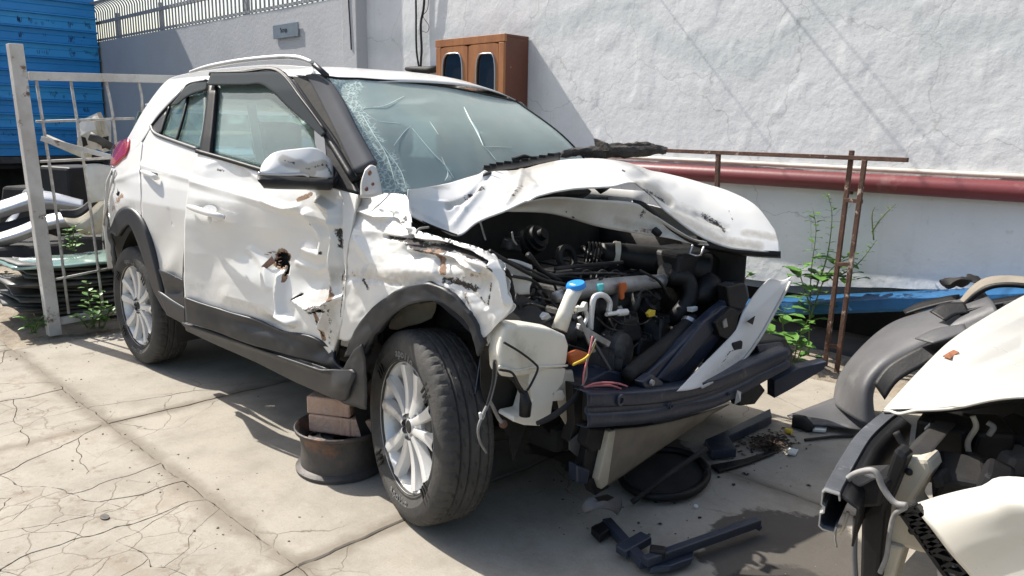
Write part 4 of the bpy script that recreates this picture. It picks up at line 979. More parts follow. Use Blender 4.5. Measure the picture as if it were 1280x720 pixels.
wearcol(mcap, *[np.array(a) for a in zip(*[tuple((640 + FPX * np.dot(np.array(v.co) - CAM, RT) / np.dot(np.array(v.co) - CAM, FW), 360 - FPX * np.dot(np.array(v.co) - CAM, UP) / np.dot(np.array(v.co) - CAM, FW))) for v in mcap.data.vertices])],
        [([(354, 200), (364, 204), (376, 206), (384, 211), (394, 208), (404, 206)], 4.6, 2, 1.2), ([(356, 201), (368, 204)], 2.4, 0, .55), ([(384, 211), (404, 206)], 2.2, 0, .6), ([(380, 212), (390, 215)], 4, 2, 1.2), ([(408, 205), (414, 218)], 2, 0, .6)])
k = MB(); top = [(322, 219), (335, 219.5), (360, 220), (392, 222), (420, 222)]; bot = [(329, 234), (345, 235), (370, 235.5), (395, 236), (414, 237)]
G = sheet([[mir(u, v, .055) for u, v in top], [mir(u, v, .10) for u, v in [(323, 226), (338, 227), (363, 228), (394, 229), (418, 230)]], [mir(u, v, .06) for u, v in bot], [mir(u, v, -.05) for u, v in bot], [mir(u, v, -.05) for u, v in top]], 24, 16)
obj('mirror_housing', MB().grid(G), M_black, car, smooth=True, solid=.004)
obj('mirror_trim', MB().tube([mir(u, v, .085) for u, v in ((323, 217), (335, 218), (360, 218.5), (378, 218), (386, 221))], .006, 8, smooth=6), M_chrome, mcap, smooth=True)
obj('mirror_glass', MB().prism([mir(u, v, -.045) for u, v in ((327, 230), (330, 204), (348, 192), (392, 188), (408, 200), (414, 232))], (-.006, 0, 0)), M_darkglass, car)
arm = [[mir(420, 212, .03), mir(428, 210.5, .04), mir(437, 214, .05), mir(446, 226, .06)], [mir(417, 224, .06), mir(428, 226, .07), mir(440, 230, .075), mir(447, 236, .07)], [mir(413, 237, .03), mir(425, 238, .045), mir(437, 240.5, .05), mir(446, 243, .05)], [mir(413, 237, -.04), mir(425, 238, -.04), mir(437, 240.5, -.04), mir(446, 243, -.03)]]
obj('mirror_arm', MB().grid(sheet(arm, 16, 14)), M_black, car, smooth=True, solid=.02)

# ---- door handles
def handle(pts, cup, cupr, par, S, cap):
    h = obj('door_handle', MB().tube([S(u, v, -.012 - .03 * math.sin(math.pi * t)) for t, (u, v) in zip(np.linspace(0, 1, len(pts)), pts)], [.008, .013, .014, .014, .013, .009], 10, smooth=5), M_paint, par, smooth=True)
    rc = MB(); c0 = S(cup[0], cup[1], -.001); n = 20
    rc.add([S(cup[0] + cupr[0] * math.cos(2 * math.pi * k / n), cup[1] + cupr[1] * math.sin(2 * math.pi * k / n), -.003) for k in range(n)], [tuple(range(n))])
    obj('handle_recess', rc, M_clad if cap else M_silver, h)
    return h
handle([(235, 258), (241, 260), (250, 263), (262, 267), (273, 270), (281, 272)], (262, 262), (9, 6), car, D_, 0)
kh = MB().ball(D_(262, 274, -.02), (.012, .008, .014)); obj('key_cover', kh, M_paint, car, smooth=True)
handle([(177, 214), (181, 216), (186, 218), (191, 220), (195, 222), (198, 223)], (193, 217), (4, 7), car, S_, 1)

# ---- windscreen
TR, TL = at(409, 96, y=-.565), at(645, 127, y=.565); BR, BL = at(472, 243, y=-.69), np.array((.80, .69, 1.10))
top = lerp(TR, TL, .5) + np.array((.05, 0, .02)); botm = lerp(BR, BL, .5) + np.array((.11, 0, 0.0))
tm = [TR, lerp(TR, TL, .25) + np.array((.035, 0, .012)), top, lerp(TR, TL, .75) + np.array((.035, 0, .012)), TL]
bmid = [BR, lerp(BR, BL, .25) + np.array((.075, 0, 0)), botm, lerp(BR, BL, .75) + np.array((.075, 0, 0)), BL]
mid = [lerp(a, b, .5) + np.array((.03, 0, .022)) for a, b in zip(tm, bmid)]
WG = sheet([tm, mid, bmid], 90, 60)
def px(p): d = np.asarray(p) - CAM; z = d @ FW; return 640 + FPX * (d @ RT) / z, 360 - FPX * (d @ UP) / z
for j in range(60):
    for i in range(90):
        u, v = px(WG[j, i]); k = pl_d((u, v), [(425, 112), (440, 140), (460, 178), (482, 230)])
        if k < 26: WG[j, i] += np.array((-.02, 0, -.012)) * (1 - k / 26) ** 1.5 + np.array((1, 0, 1)) * .004 * noise.noise(Vector((u * .2, v * .2, 0))) * (1 - k / 26)
ws = obj('windscreen', MB().grid(WG), None, car, smooth=True, solid=.005)
m = bpy.data.materials.new('cracked_windscreen'); m.use_nodes = True; nt = m.node_tree; N = nt.nodes; b = N['Principled BSDF']
b.inputs['Base Color'].default_value = (.68, .82, .79, 1); b.inputs['Transmission Weight'].default_value = 1; b.inputs['Roughness'].default_value = .04; b.inputs['IOR'].default_value = 1.5
dif = N.new('ShaderNodeBsdfDiffuse'); dif.inputs[0].default_value = (.54, .64, .61, 1); mixs = N.new('ShaderNodeMixShader')
atr = N.new('ShaderNodeAttribute'); atr.attribute_name = 'crack'; sep = N.new('ShaderNodeSeparateColor'); L(nt, atr.outputs['Color'], sep.inputs[0])
tc = N.new('ShaderNodeTexCoord'); vo = N.new('ShaderNodeTexVoronoi'); vo.feature = 'DISTANCE_TO_EDGE'; vo.inputs['Scale'].default_value = 42; wn = N.new('ShaderNodeTexNoise'); wn.inputs['Scale'].default_value = 9; wn.inputs['Detail'].default_value = 5; L(nt, tc.outputs['Object'], wn.inputs['Vector']); wv = N.new('ShaderNodeVectorMath'); wv.operation = 'MULTIPLY_ADD'; wv.inputs[1].default_value = (.14, .14, .14); L(nt, wn.outputs[1], wv.inputs[0]); L(nt, tc.outputs['Object'], wv.inputs[2]); L(nt, wv.outputs[0], vo.inputs['Vector'])
def mr(x, a, c, d, e):
    r = N.new('ShaderNodeMapRange'); r.inputs[1].default_value = a; r.inputs[2].default_value = c; r.inputs[3].default_value = d; r.inputs[4].default_value = e; L(nt, x, r.inputs[0]); return r.outputs[0]
def mm(op, a, c):
    x = N.new('ShaderNodeMath'); x.operation = op; x.use_clamp = False
    for k, q in ((0, a), (1, c)):
        if isinstance(q, (int, float)): x.inputs[k].default_value = q
        else: L(nt, q, x.inputs[k])
    return x.outputs[0]
nn = N.new('ShaderNodeTexNoise'); nn.inputs['Scale'].default_value = 28; nn.inputs['Detail'].default_value = 6; L(nt, tc.outputs['Object'], nn.inputs['Vector'])
n3 = N.new('ShaderNodeTexNoise'); n3.inputs['Scale'].default_value = 3; n3.inputs['Detail'].default_value = 6; L(nt, tc.outputs['Object'], n3.inputs['Vector'])
shard = mm('MULTIPLY', mr(vo.outputs['Distance'], .0, .12, 1, .42), mr(mm('ADD', sep.outputs[0], mm('MULTIPLY', mm('SUBTRACT', nn.outputs[0], .5), 1.1)), .3, .7, 0, 1))
line = mr(sep.outputs[1], .3, .9, 0, .85)
haze = mr(n3.outputs[0], .3, .7, .36, .46)  # milky green film painted in for the sky's reflection
fac = mm('MAXIMUM', mm('MAXIMUM', shard, line), haze)
L(nt, fac, mixs.inputs[0]); L(nt, b.outputs[0], mixs.inputs[1]); L(nt, dif.outputs[0], mixs.inputs[2]); L(nt, mixs.outputs[0], N['Material Output'].inputs[0])
bp = N.new('ShaderNodeBump'); bp.inputs['Strength'].default_value = .35; bp.inputs['Distance'].default_value = .01; L(nt, mm('MULTIPLY', shard, 1.), bp.inputs['Height']); L(nt, bp.outputs[0], b.inputs['Normal'])
ws.data.materials.append(m)
ca = ws.data.color_attributes.new('crack', 'FLOAT_COLOR', 'POINT'); A = np.zeros((len(ws.data.vertices), 4)); A[:, 3] = 1
for i, v in enumerate(ws.data.vertices):
    u, w_ = px(v.co)
    k = min(pl_d((u, w_), [(418, 104), (436, 136), (458, 176), (480, 232)]) / 13, pl_d((u, w_), [(478, 212), (486, 240)]) / 17, pl_d((u, w_), [(418, 106), (440, 108)]) / 9)
    A[i, 0] = max(0, 1.4 - k * .6)
ca.data.foreach_set('color', A.ravel())
# single long cracks as hairline ridges of crushed glass
def wsp(u, v):
    d = WG.reshape(-1, 3) - CAM; z = d @ FW; U = 640 + FPX * (d @ RT) / z; Vv = 360 - FPX * (d @ UP) / z
    i = np.argmin((U - u) ** 2 + (Vv - v) ** 2); return CAM + ray(u, v) * (z[i] * .9985)
M_crack = mat('crushed_glass', (.75, .86, .83), rough=.5)
for pts, r in (([(580, 134), (588, 150), (597, 166), (604, 182)], .0035), ([(604, 182), (612, 190), (620, 200)], .0016), ([(590, 152), (599, 168)], .004), ([(515, 160), (540, 190), (556, 206), (567, 222)], .0018), ([(478, 182), (500, 212), (508, 236)], .0014), ([(452, 142), (466, 166), (484, 196), (496, 236)], .0018), ([(536, 150), (548, 168)], .0012), ([(446, 136), (480, 132), (505, 120)], .0012), ([(552, 196), (560, 216), (556, 226)], .0014), ([(440, 128), (470, 150), (500, 154)], .001), ([(604, 183), (640, 184)], .001), ([(520, 152), (506, 164), (492, 182)], .001)):
    obj('crack_line', MB().tube([wsp(u, v) for u, v in pts], [r * .5, r, r, r * .4], 5, smooth=4), M_crack, ws)
ed = [WG[0, i] for i in range(0, 90, 4)] + [WG[j, 89] for j in range(0, 60, 4)]
obj('windscreen_seal', MB().tube(ed, .007, 6), M_black, car, smooth=True)
st = MB().ball(wsp(664, 188) , .001); 
c_ = wsp(672, 190); obj('windscreen_sticker', MB().lathe([(.0005, 0), (.035, .0005)], 20, Matrix.Translation(c_ + np.array((-.012, 0, -.012))) @ Vector((.55, .05, .83)).to_track_quat('Z', 'Y').to_matrix().to_4x4()), M_airbag, ws)
# ---- cabin interior
obj('dashboard', MB().grid(sheet([[(.62, -.66, .98), (.62, 0, 1.0), (.62, .66, .98)], [(.74, -.66, 1.06), (.80, 0, 1.075), (.74, .66, 1.06)], [(.50, -.66, 1.07), (.52, 0, 1.09), (.50, .66, 1.07)], [(.38, -.66, .98), (.38, 0, 1.0), (.38, .66, .98)], [(.40, -.66, .62), (.40, 0, .55), (.40, .66, .62)]], 20, 24)), M_seat, car, smooth=True, solid=.01)
def seat(y, x):
    s = obj('seat', MB().grid(sheet([[(x + .30, y - .24, .58), (x + .32, y, .60), (x + .30, y + .24, .58)], [(x + .05, y - .25, .60), (x + .05, y, .57), (x + .05, y + .25, .60)], [(x - .18, y - .25, .58), (x - .18, y, .56), (x - .18, y + .25, .58)], [(x - .26, y - .25, .85), (x - .24, y, .84), (x - .26, y + .25, .85)], [(x - .36, y - .23, 1.14), (x - .35, y, 1.15), (x - .36, y + .23, 1.14)]], 16, 26)), M_seat, car, smooth=True, solid=.12)
    obj('headrest', MB().box((x - .40, y, 1.28), (.10, .26, .18)), M_seat, s, bevel=.04, seg=3)
seat(-.37, -.12); seat(.37, -.12)
obj('rear_seat', MB().box((-.95, 0, .85), (.18, 1.25, .62), Matrix.Rotation(R(-14), 3, 'Y')), M_seat, car, bevel=.05, seg=3)
stw = [(.30 + .06 * math.sin(a), -.37 + .18 * math.cos(a), 1.0 + .17 * math.sin(a)) for a in np.linspace(0, 2 * math.pi, 33)]
sw_ = obj('steering_wheel', MB().tube(stw, .015, 8), M_black, car, smooth=True)
obj('steering_hub', MB().ball((.32, -.37, 1.0), (.05, .08, .07)), M_black, sw_, smooth=True)
# curtain airbag and pale trim seen through the side glass
obj('pillar_trim', MB().beam((-.32, .72, 1.05), (-.22, .60, 1.55), .10, .04), M_airbag, car, bevel=.01)
obj('seat_belt', MB().beam((-.30, -.62, 1.45), (-.20, -.56, .60), .045, .003, (1, 0, 0)), M_airbag, car)
obj('interior_mirror', MB().box((.34, 0.02, 1.44), (.03, .22, .06)), M_black, car, bevel=.01)
obj('headlining', MB().grid([[(x, y * .55, zc(x) - .07) for y in (-1, 0, 1)] for x in (.2, -.4, -1.0, -1.6)]), M_inner, car)
obj('cabin_floor', MB().box((-.5, 0, .42), (2.4, 1.4, .05)), M_under, car)
# ---- far side of the body and the tail
G = [[(x, side_abs(x, z), z) for x in np.linspace(-1.85, .95, 30)] for z in np.linspace(.35, 1.06, 14)]
obj('body_side_panel', MB().grid(G), M_paint, car, smooth=True, solid=.004)
G = [[(x, side_abs(x, z), z) for x in (-1.75, -1.35)] for z in np.linspace(1.06, 1.5, 6)]; G = [[(-1.72 + .3 * (z - 1.06), side_abs(-1.6, z), z), (-1.15 + .2 * (z - 1.06), side_abs(-1.2, z), z)] for z in np.linspace(1.06, 1.52, 6)]
obj('rear_pillar', MB().grid(G), M_paint, car, smooth=True, solid=.03)
obj('centre_pillar', MB().grid([[(-.36, side_abs(-.3, z), z), (-.24, side_abs(-.3, z), z)] for z in np.linspace(1.06, 1.55, 6)]), M_black, car, smooth=True, solid=.03)
obj('windscreen_pillar', MB().grid([[lerp(TL, BL, t) + np.array((-.05, .02, -.02)), lerp(TL, BL, t) + np.array((.0, .0, .0))] for t in np.linspace(0, 1.06, 8)]), M_greyplastic, car, smooth=True, solid=.03)
obj('cant_rail', MB().grid([[(x, .60, zc(x) - .07), (x, .64, zc(x) - .11)] for x in np.linspace(.28, -1.7, 12)]), M_paint, car, smooth=True, solid=.01)
obj('side_glass', MB().grid([[(x, side_abs(x, z) - .012, z) for x in np.linspace(-1.1, .70 - (z - 1.06) * .98, 8)] for z in np.linspace(1.06, 1.50, 6)]), M_glass, car, smooth=True, solid=.004)
G = [[(-2.02 + .05 * yy * yy, yy * .78, .45), (-2.04 + .06 * yy * yy, yy * .78, .75), (-1.99 + .07 * yy * yy, yy * .76, 1.0), (-1.93 + .07 * yy * yy, yy * .74, 1.08)] for yy in np.linspace(-1, 1, 15)]
obj('tailgate', MB().grid(G), M_paint, car, smooth=True, solid=.01)
obj('rear_glass', MB().grid([[(-1.92 + .05 * yy * yy, yy * .68, 1.09), (-1.80 + .05 * yy * yy, yy * .60, 1.42)] for yy in np.linspace(-1, 1, 9)]), M_glass, car, smooth=True, solid=.004)
obj('roof_spoiler', MB().grid([[(-1.74, yy * .56, zc(-1.74) - .055 * abs(yy) ** 2.6), (-1.82, yy * .50, 1.46)] for yy in np.linspace(-1, 1, 9)]), M_paint, car, smooth=True, solid=.02)
# ---- bonnet, buckled up in the middle and folded at the near corner
HC = [  # rear, middle, front: (u, v, y)
 [(511, 237, -.69), (509, 254, -.70), (514, 270, -.71)], [(534, 234, -.60), (537, 258, -.62), (541, 282, -.64)], [(560, 229, -.48), (568, 261, -.54), (572, 294, -.60)],
 [(590, 220, -.36), (596, 246, -.44), (596, 278, -.52)], [(612, 214, -.26), (626, 238, -.34), (630, 264, -.42)], [(648, 212, -.12), (662, 229, -.20), (672, 245, -.28)],
 [(694, 201, .08), (708, 214, .0), (716, 236, -.10)], [(744, 198, .28), (756, 211, .18), (764, 233, .05)], [(784, 203, .46), (796, 212, .34), (799, 229, .18)],
 [(821, 214, .60), (828, 231, .46), (830, 262, .28)], [(868, 226, .70), (868, 252, .54), (866, 289, .36)], [(906, 237, .76), (908, 265, .62), (903, 307, .46)],
 [(944, 256, .76), (946, 284, .66), (940, 313, .56)], [(969, 288, .72), (974, 302, .68), (976, 316, .65)]]
rows = [[at(u, v, y=y) for u, v, y in [c[k] for c in HC]] for k in range(3)]
HG = sheet(rows, 170, 60)
HU = np.zeros(HG.shape[:2]); HV = HU.copy()
for j in range(HG.shape[0]):
    for i in range(HG.shape[1]): HU[j, i], HV[j, i] = px(HG[j, i])
hd = [(640, 235, 30, 12, -.012, -25), (560, 255, 22, 14, .014), (690, 222, 22, 9, -.022, -20), (850, 250, 34, 22, .010, 30), (800, 218, 16, 7, -.03), (905, 275, 34, 14, -.006, 20), (540, 262, 14, 12, -.010)]
hc = [([(612, 216), (596, 236), (576, 254), (560, 262)], 4, -.018), ([(606, 214), (600, 240), (566, 282)], 6, .014), ([(652, 214), (646, 236), (632, 256)], 5, .016), ([(664, 216), (676, 226), (660, 246)], 6, -.018), ([(800, 228), (816, 240), (838, 256)], 5, -.020), ([(845, 262), (880, 276), (908, 284)], 5, -.008), ([(870, 268), (900, 280)], 3, -.012), ([(530, 250), (580, 262)], 4, .008), ([(730, 212), (790, 214), (840, 232)], 8, .006)]
dz = .65 * disp(HU, HV, hd, hc) + np.array([[.002 * noise.fractal(Vector((u * .03, v * .03, 1)), 1, 2, 3) for u, v in zip(a, b)] for a, b in zip(HU, HV)])
HG[..., 2] += dz
bon = obj('bonnet', MB().grid(HG), M_paint, car, smooth=True, solid=.006)
if np.mean([p.normal.z for p in bon.data.polygons]) < 0: bon.data.flip_normals()
wearcol(bon, HU.ravel(), HV.ravel(), [([(582, 246), (592, 242), (604, 236)], 3.5, 0, .66), ([(560, 258), (590, 248), (600, 236)], 4, 2, .7), ([(642, 244), (656, 224), (668, 214)], 9, 2, .75), ([(640, 246), (652, 230)], 3, 0, .55), ([(640, 214), (690, 202)], 4, 2, .9), ([(800, 230), (816, 238), (834, 252)], 6, 2, 1.), ([(806, 234), (830, 250)], 3, 0, .62), ([(845, 262), (880, 274), (905, 286)], 8, 2, .62), ([(878, 268), (900, 280), (906, 288)], 3.4, 0, .66), ([(840, 268), (900, 300), (950, 308)], 5, 2, .8), ([(930, 290), (970, 297)], 4, 2, .75), ([(515, 262), (570, 290)], 3, 2, .5), ([(600, 260), (625, 262)], 3, 2, .5), ([(538, 232), (560, 236)], 3, 2, .6), ([(912, 264), (916, 276)], 1.4, 0, .6), ([(560, 292), (580, 286)], 4, 1, .45), ([(778, 213), (780, 214)], 1.5, 0, .8)])  # grey marks by the buckle also paint in its dent shadow
# peeled inner panel and black seal
ip = sheet([[at(u, v, y=y) for u, v, y in ((648, 254, -.34), (690, 246, -.18), (740, 249, -.02), (791, 253, .12), (814, 266, .20), (862, 296, .33), (884, 302, .38))],
            [at(u, v, y=y) for u, v, y in ((640, 258, -.33), (690, 256, -.14), (745, 264, .02), (795, 272, .16), (822, 280, .24), (862, 300, .36), (884, 304, .40))],
            [at(u, v, y=y) for u, v, y in ((630, 264, -.36), (690, 267, -.12), (748, 283, .05), (802, 293, .18), (836, 298, .26), (864, 305, .36), (886, 307, .40))]], 60, 12)
inn = obj('bonnet_inner_panel', MB().grid(ip), M_inner, bon, smooth=True, solid=.004)
U = np.array([px(p) for p in ip.reshape(-1, 3)]); wearcol(inn, U[:, 0], U[:, 1], [([(800, 272), (806, 262)], 4, 0, .6), ([(770, 276), (830, 290)], 5, 2, .7), ([(790, 288), (815, 288)], 4, 1, .6), ([(706, 264), (708, 265)], 1.5, 0, .9), ([(714, 270), (716, 271)], 1.5, 0, .9)])
obj('bonnet_bump_stop', MB().lathe([(.001, .012), (.014, .012), (.016, 0), (.016, -.02)], 10, Matrix.Translation(at(822, 291, y=.20)) @ Matrix.Rotation(R(120), 4, 'Y')), M_black, bon)
sl = [(791, 252), (806, 256), (822, 270), (842, 288), (868, 302), (900, 309), (940, 315), (976, 317)]; sy = [.14, .17, .23, .30, .37, .46, .57, .65]
obj('bonnet_seal', MB().grid(sheet([[at(u, v - 3, y=y - .004) for (u, v), y in zip(sl, sy)], [at(u, v + 4, y=y - .002) for (u, v), y in zip(sl, sy)], [at(u, v + 6, y=y + .05) for (u, v), y in zip(sl, sy)]], 40, 8)), M_black, bon, smooth=True, solid=.004)
obj('bonnet_fold', MB().grid(sheet([[at(512, 268, y=-.70), at(540, 281, y=-.65), at(572, 293, y=-.61)], [at(516, 276, y=-.66), at(542, 289, y=-.60), at(570, 297, y=-.56)]], 14, 4)), M_under, bon, smooth=True, solid=.003)
# latch loop hanging below the panel
obj('bonnet_latch', MB().tube([at(u, v, y=.30) for u, v in ((866, 306), (862, 317), (870, 320), (876, 319), (880, 308))], .004, 6), M_chrome, car, smooth=True)

# ---- cowl strip, torn foam
cw = [(604, 212, -.30), (622, 207, -.18), (650, 203, -.04), (680, 197, .10), (700, 193, .20)]
obj('cowl_panel', MB().grid(sheet([[at(u, v - 3, y=y + .02) for u, v, y in cw], [at(u, v + 3, y=y) for u, v, y in cw], [at(u, v + 7, y=y - .03) for u, v, y in cw]], 40, 10)), M_black2, car, smooth=True, solid=.006)
for k in range(9):
    t = .08 + k * .1; p = sheet([[at(u, v - 1, y=y - .01) for u, v, y in cw]] * 2, 50, 2)[0][int(t * 49)]
    obj('cowl_rib', MB().box(p + np.array((.005, 0, .004)), (.03, .006, .012), Matrix.Rotation(R(20), 3, 'Z')), M_black, car)
def foam(name, pts, rad, seed, m=M_foam, par=None, jag=.4):
    mb = MB(); mb.tube(pts, rad, 9, smooth=7)
    mb.v = [tuple(Vector(v) + Vector(noise.noise_vector(Vector(v) * 28 + Vector((seed, 0, 0)))) * .028 * jag) for v in mb.v]
    return obj(name, mb, m, par or car, smooth=30)
foam('cowl_foam', [at(700, 194, y=.28), at(722, 190, y=.40), at(750, 190, y=.52), at(790, 189, y=.66), at(818, 187, y=.76), at(832, 188, y=.80)], [.012, .022, .03, .03, .026, .014], 3)
foam('cowl_foam', [at(742, 186, y=.52), at(775, 183, y=.62), at(805, 182, y=.72), at(828, 185, y=.80)], [.010, .016, .018, .010], 9)
obj('foam_fin', MB().prism([at(u, v, y=.5) for u, v in ((742, 173), (757, 179), (762, 188), (745, 190))], (0, .02, 0)), M_foam, car)
foam('wiper_stub', [at(640, 200, y=0), at(655, 196, y=.04), at(670, 197, y=.1), at(700, 192, y=.22)], [.012, .010, .007, .006], 5, M_black, jag=.1)

# ---- engine bay shell
obj('firewall', MB().box((.80, 0, .70), (.04, 1.40, .66)), M_under, car)
G = [[(x, .62 + .03 * math.sin(x * 9), z) for x in np.linspace(.8, 1.62, 12)] for z in (.35, .6, .80, .90)]
obj('inner_apron', MB().grid(G), M_black2, car, smooth=True, solid=.01)
obj('inner_apron', MB().grid(sheet([[(.82, -.60, .95), (1.1, -.60, .94), (1.36, -.60, .90)], [(.82, -.53, .90), (1.1, -.52, .88), (1.36, -.54, .84)], [(.82, -.50, .45), (1.1, -.48, .45), (1.40, -.50, .48)]], 16, 12)), M_black2, car, smooth=True, solid=.008)
obj('chassis_leg', MB().beam((.85, -.46, .47), (1.66, -.44, .45), .08, .12), M_under, car, bevel=.01)
obj('chassis_leg', MB().beam((.85, .46, .47), (1.72, .44, .45), .08, .12), M_under, car, bevel=.01)
obj('subframe', MB().box((1.28, 0, .27), (.50, .95, .10)), M_under, car, bevel=.03)
obj('strut_tower', MB().lathe([(.001, .93), (.05, .93), (.055, .90), (.10, .89), (.12, .84), (.13, .62)], 28, Matrix.Translation((1.10, -.50, -.02))), M_black2, car, smooth=40)
obj('front_fender', MB().grid(sheet([[(.95, .72, 1.02), (1.15, .71, 1.0), (1.34, .69, .96)], [(.95, .84, .96), (1.15, .84, .93), (1.34, .80, .90)], [(.95, .88, .74), (1.15, .88, .74), (1.34, .84, .72)]], 16, 10)), M_paint, car, smooth=True, solid=.004)
# white inner bracket beside the fender
panel('fender_bracket', [[(612, 326), (640, 324), (664, 332)], [(626, 346), (648, 346), (664, 350)], [(638, 368), (652, 368), (662, 368)]], 14, 12, (np.array((1.30, -.55, .85)), (1, -.6, 0)), M_inner, car, marks=[], nz=.01, nsc=.05)
for pts, r in (([(612, 314), (640, 330), (675, 348), (706, 356)], .008), ([(625, 322), (660, 336), (690, 352), (700, 380)], .005), ([(640, 345), (668, 352), (684, 372)], .006)):
    obj('cable_loom', MB().tube([at(u, v, x=1.36) for u, v in pts], r, 7, smooth=5), M_cable, car, smooth=True)

# ---- engine
E = lambda u, v, x: at(u, v, x=x)
eb = MB().box((1.18, .06, .52), (.42, .62, .34)); obj('engine_block', eb, M_engine, car, bevel=.03)
ehead = obj('cylinder_head', MB().box((1.16, .06, .72), (.32, .58, .09)), M_engine, car, bevel=.015)
obj('cam_cover', MB().box((1.13, .06, .785), (.24, .54, .05)), M_black, car, bevel=.015, seg=3)
for k in range(5): obj('cover_rib', MB().box((1.13, -.18 + k * .12, .812), (.22, .018, .010)), M_black, ehead, bevel=.004)
# inlet manifold with its runners
mf = obj('inlet_manifold', MB().tube([E(694, 372, 1.40), E(715, 366, 1.40), E(745, 360, 1.41), E(790, 355, 1.42), E(828, 351, 1.44)], [.022, .030, .034, .032, .028], 14, smooth=5), M_alu, car, smooth=True)
for u in (712, 742, 768, 796):
    obj('runner', MB().tube([E(u, 368, 1.42), E(u - 3, 384, 1.43), E(u - 14, 398, 1.38)], [.020, .019, .016], 10, smooth=4), M_engine, mf, smooth=True)
obj('throttle_body', MB().lathe([(.001, -.03), (.042, -.03), (.042, -.02), (.034, -.018), (.034, .03), (.04, .032), (.04, .04), (.001, .04)], 20, Matrix.Translation(E(838, 342, 1.44)) @ Matrix.Rotation(R(75), 4, 'X')), M_engine, car, smooth=40)
for i, u in enumerate((728, 748, 764, 782)):
    obj('injector_pipe', MB().tube([E(u - 4, 352, 1.33), E(u, 341, 1.31), E(u + 6, 338, 1.30), E(u + 12, 342, 1.30), E(u + 14, 352, 1.32)], .0045, 6, smooth=5), M_engine, car, smooth=True)
    obj('injector', MB().tube([E(u + 12, 352, 1.32), E(u + 12, 342, 1.29)], .011, 8), M_black2, car, smooth=True)
for pts, r, m_ in (([(694, 336), (720, 333), (752, 330), (778, 328)], .008, M_black2), ([(690, 344), (720, 342), (760, 342), (800, 344)], .006, M_engine), ([(680, 346), (712, 346), (730, 350)], .005, M_black), ([(665, 372), (690, 378), (704, 376)], .009, M_black), ([(660, 318), (676, 338), (700, 352)], .012, M_black)):
    obj('fuel_line', MB().tube([E(u, v, 1.32) for u, v in pts], r, 7, smooth=5), m_, car, smooth=True)
# big intake duct with its pale clamp ring
dA, dB, dC, dD = E(752, 317, 1.20), E(772, 318, 1.22), E(830, 326, 1.36), E(884, 338, 1.50)
duct = obj('intake_duct', MB().tube([dA, dB, lerp(dB, dC, .5), dC, lerp(dC, dD, .5), dD], [.045, .050, .056, .062, .072, .075], 20, smooth=6), M_black, car, smooth=True)
tq = Vector(dC - dB).to_track_quat('Z', 'Y').to_matrix().to_4x4()
obj('duct_clamp', MB().lathe([(.051, -.012), (.056, -.012), (.058, .012), (.053, .012)], 26, Matrix.Translation(lerp(dA, dB, .85)) @ tq, closed=True), M_tank, duct, smooth=40)
for k in range(4): obj('duct_rib', MB().lathe([(.044, -.005), (.050, 0), (.044, .005)], 20, Matrix.Translation(lerp(dA, dB, -.2 - .22 * k)) @ tq), M_black, duct, smooth=True)
obj('filter_box', MB().prism([E(u, v, 1.50) for u, v in ((850, 318), (888, 312), (905, 326), (908, 348), (890, 372), (862, 366), (846, 344))], (-.22, .06, 0)), M_black, car, bevel=.02, seg=3)
obj('filter_snorkel', MB().tube([E(888, 352, 1.54), E(880, 366, 1.55), E(868, 374, 1.52)], [.05, .045, .03], 14, smooth=4), M_black, car, smooth=True)
obj('rear_coil', MB().lathe([(.035, -.012), (.055, -.012), (.055, .012), (.035, .012)], 26, Matrix.Translation(E(708, 322, 1.15)) @ Matrix.Rotation(R(70), 4, 'Y'), closed=True), M_black2, car, smooth=40)
obj('vacuum_hose', MB().tube([E(728, 310, 1.1), E(742, 322, 1.18), E(758, 336, 1.26)], .014, 8, smooth=4), M_black, car, smooth=True)
# hoses
obj('radiator_hose', MB().tube([E(866, 398, 1.55), E(850, 414, 1.57), E(826, 436, 1.60), E(800, 456, 1.62), E(784, 470, 1.63)], [.026, .030, .031, .030, .027], 14, smooth=6), M_black2, car, smooth=True)
obj('hose_clip', MB().lathe([(.027, -.008), (.034, -.008), (.034, .008), (.027, .008)], 18, Matrix.Translation(E(862, 402, 1.56)) @ Vector((0, -.5, -.6)).to_track_quat('Z', 'Y').to_matrix().to_4x4(), closed=True), M_chrome, car, smooth=40)
obj('charge_pipe', MB().tube([E(836, 345, 1.46), E(858, 350, 1.50), E(862, 372, 1.52), E(848, 392, 1.50), E(838, 400, 1.46)], [.034, .036, .036, .034, .03], 14, smooth=6), M_black, car, smooth=True)
obj('ac_pipe', MB().tube([E(u, v, 1.52) for u, v in ((738, 412), (739, 394), (742, 374), (748, 369), (756, 370), (762, 378), (761, 390))], .011, 10, smooth=6), M_silver, car, smooth=True)
obj('ac_pipe', MB().tube([E(u, v, 1.53) for u, v in ((722, 384), (730, 386), (734, 396), (731, 404), (728, 410))], .007, 8, smooth=6), M_silver, car, smooth=True)
obj('ac_fitting', MB().tube([E(758, 393, 1.53), E(772, 391, 1.53), E(773, 391, 1.53), E(783, 390, 1.53)], [.008, .008, .013, .013], 10), M_silver, car, smooth=30)
obj('ac_cap', MB().lathe([(.001, .022), (.012, .022), (.014, .018), (.014, 0), (.010, -.002), (.010, -.02)], 14, Matrix.Translation(E(750, 362, 1.50))), M_teal, car, smooth=30)
obj('hook_eye', MB().prism([E(u, v, 1.47) for u, v in ((776, 354), (783, 353), (785, 360), (781, 366), (781, 373), (777, 375), (776, 366))], (-.012, 0, 0)), M_orange, car, bevel=.003)
obj('connector', MB().prism([E(u, v, 1.52) for u, v in ((810, 392), (815, 387), (820, 388), (819, 395), (812, 397))], (-.015, 0, 0)), M_yellow, car, bevel=.003)
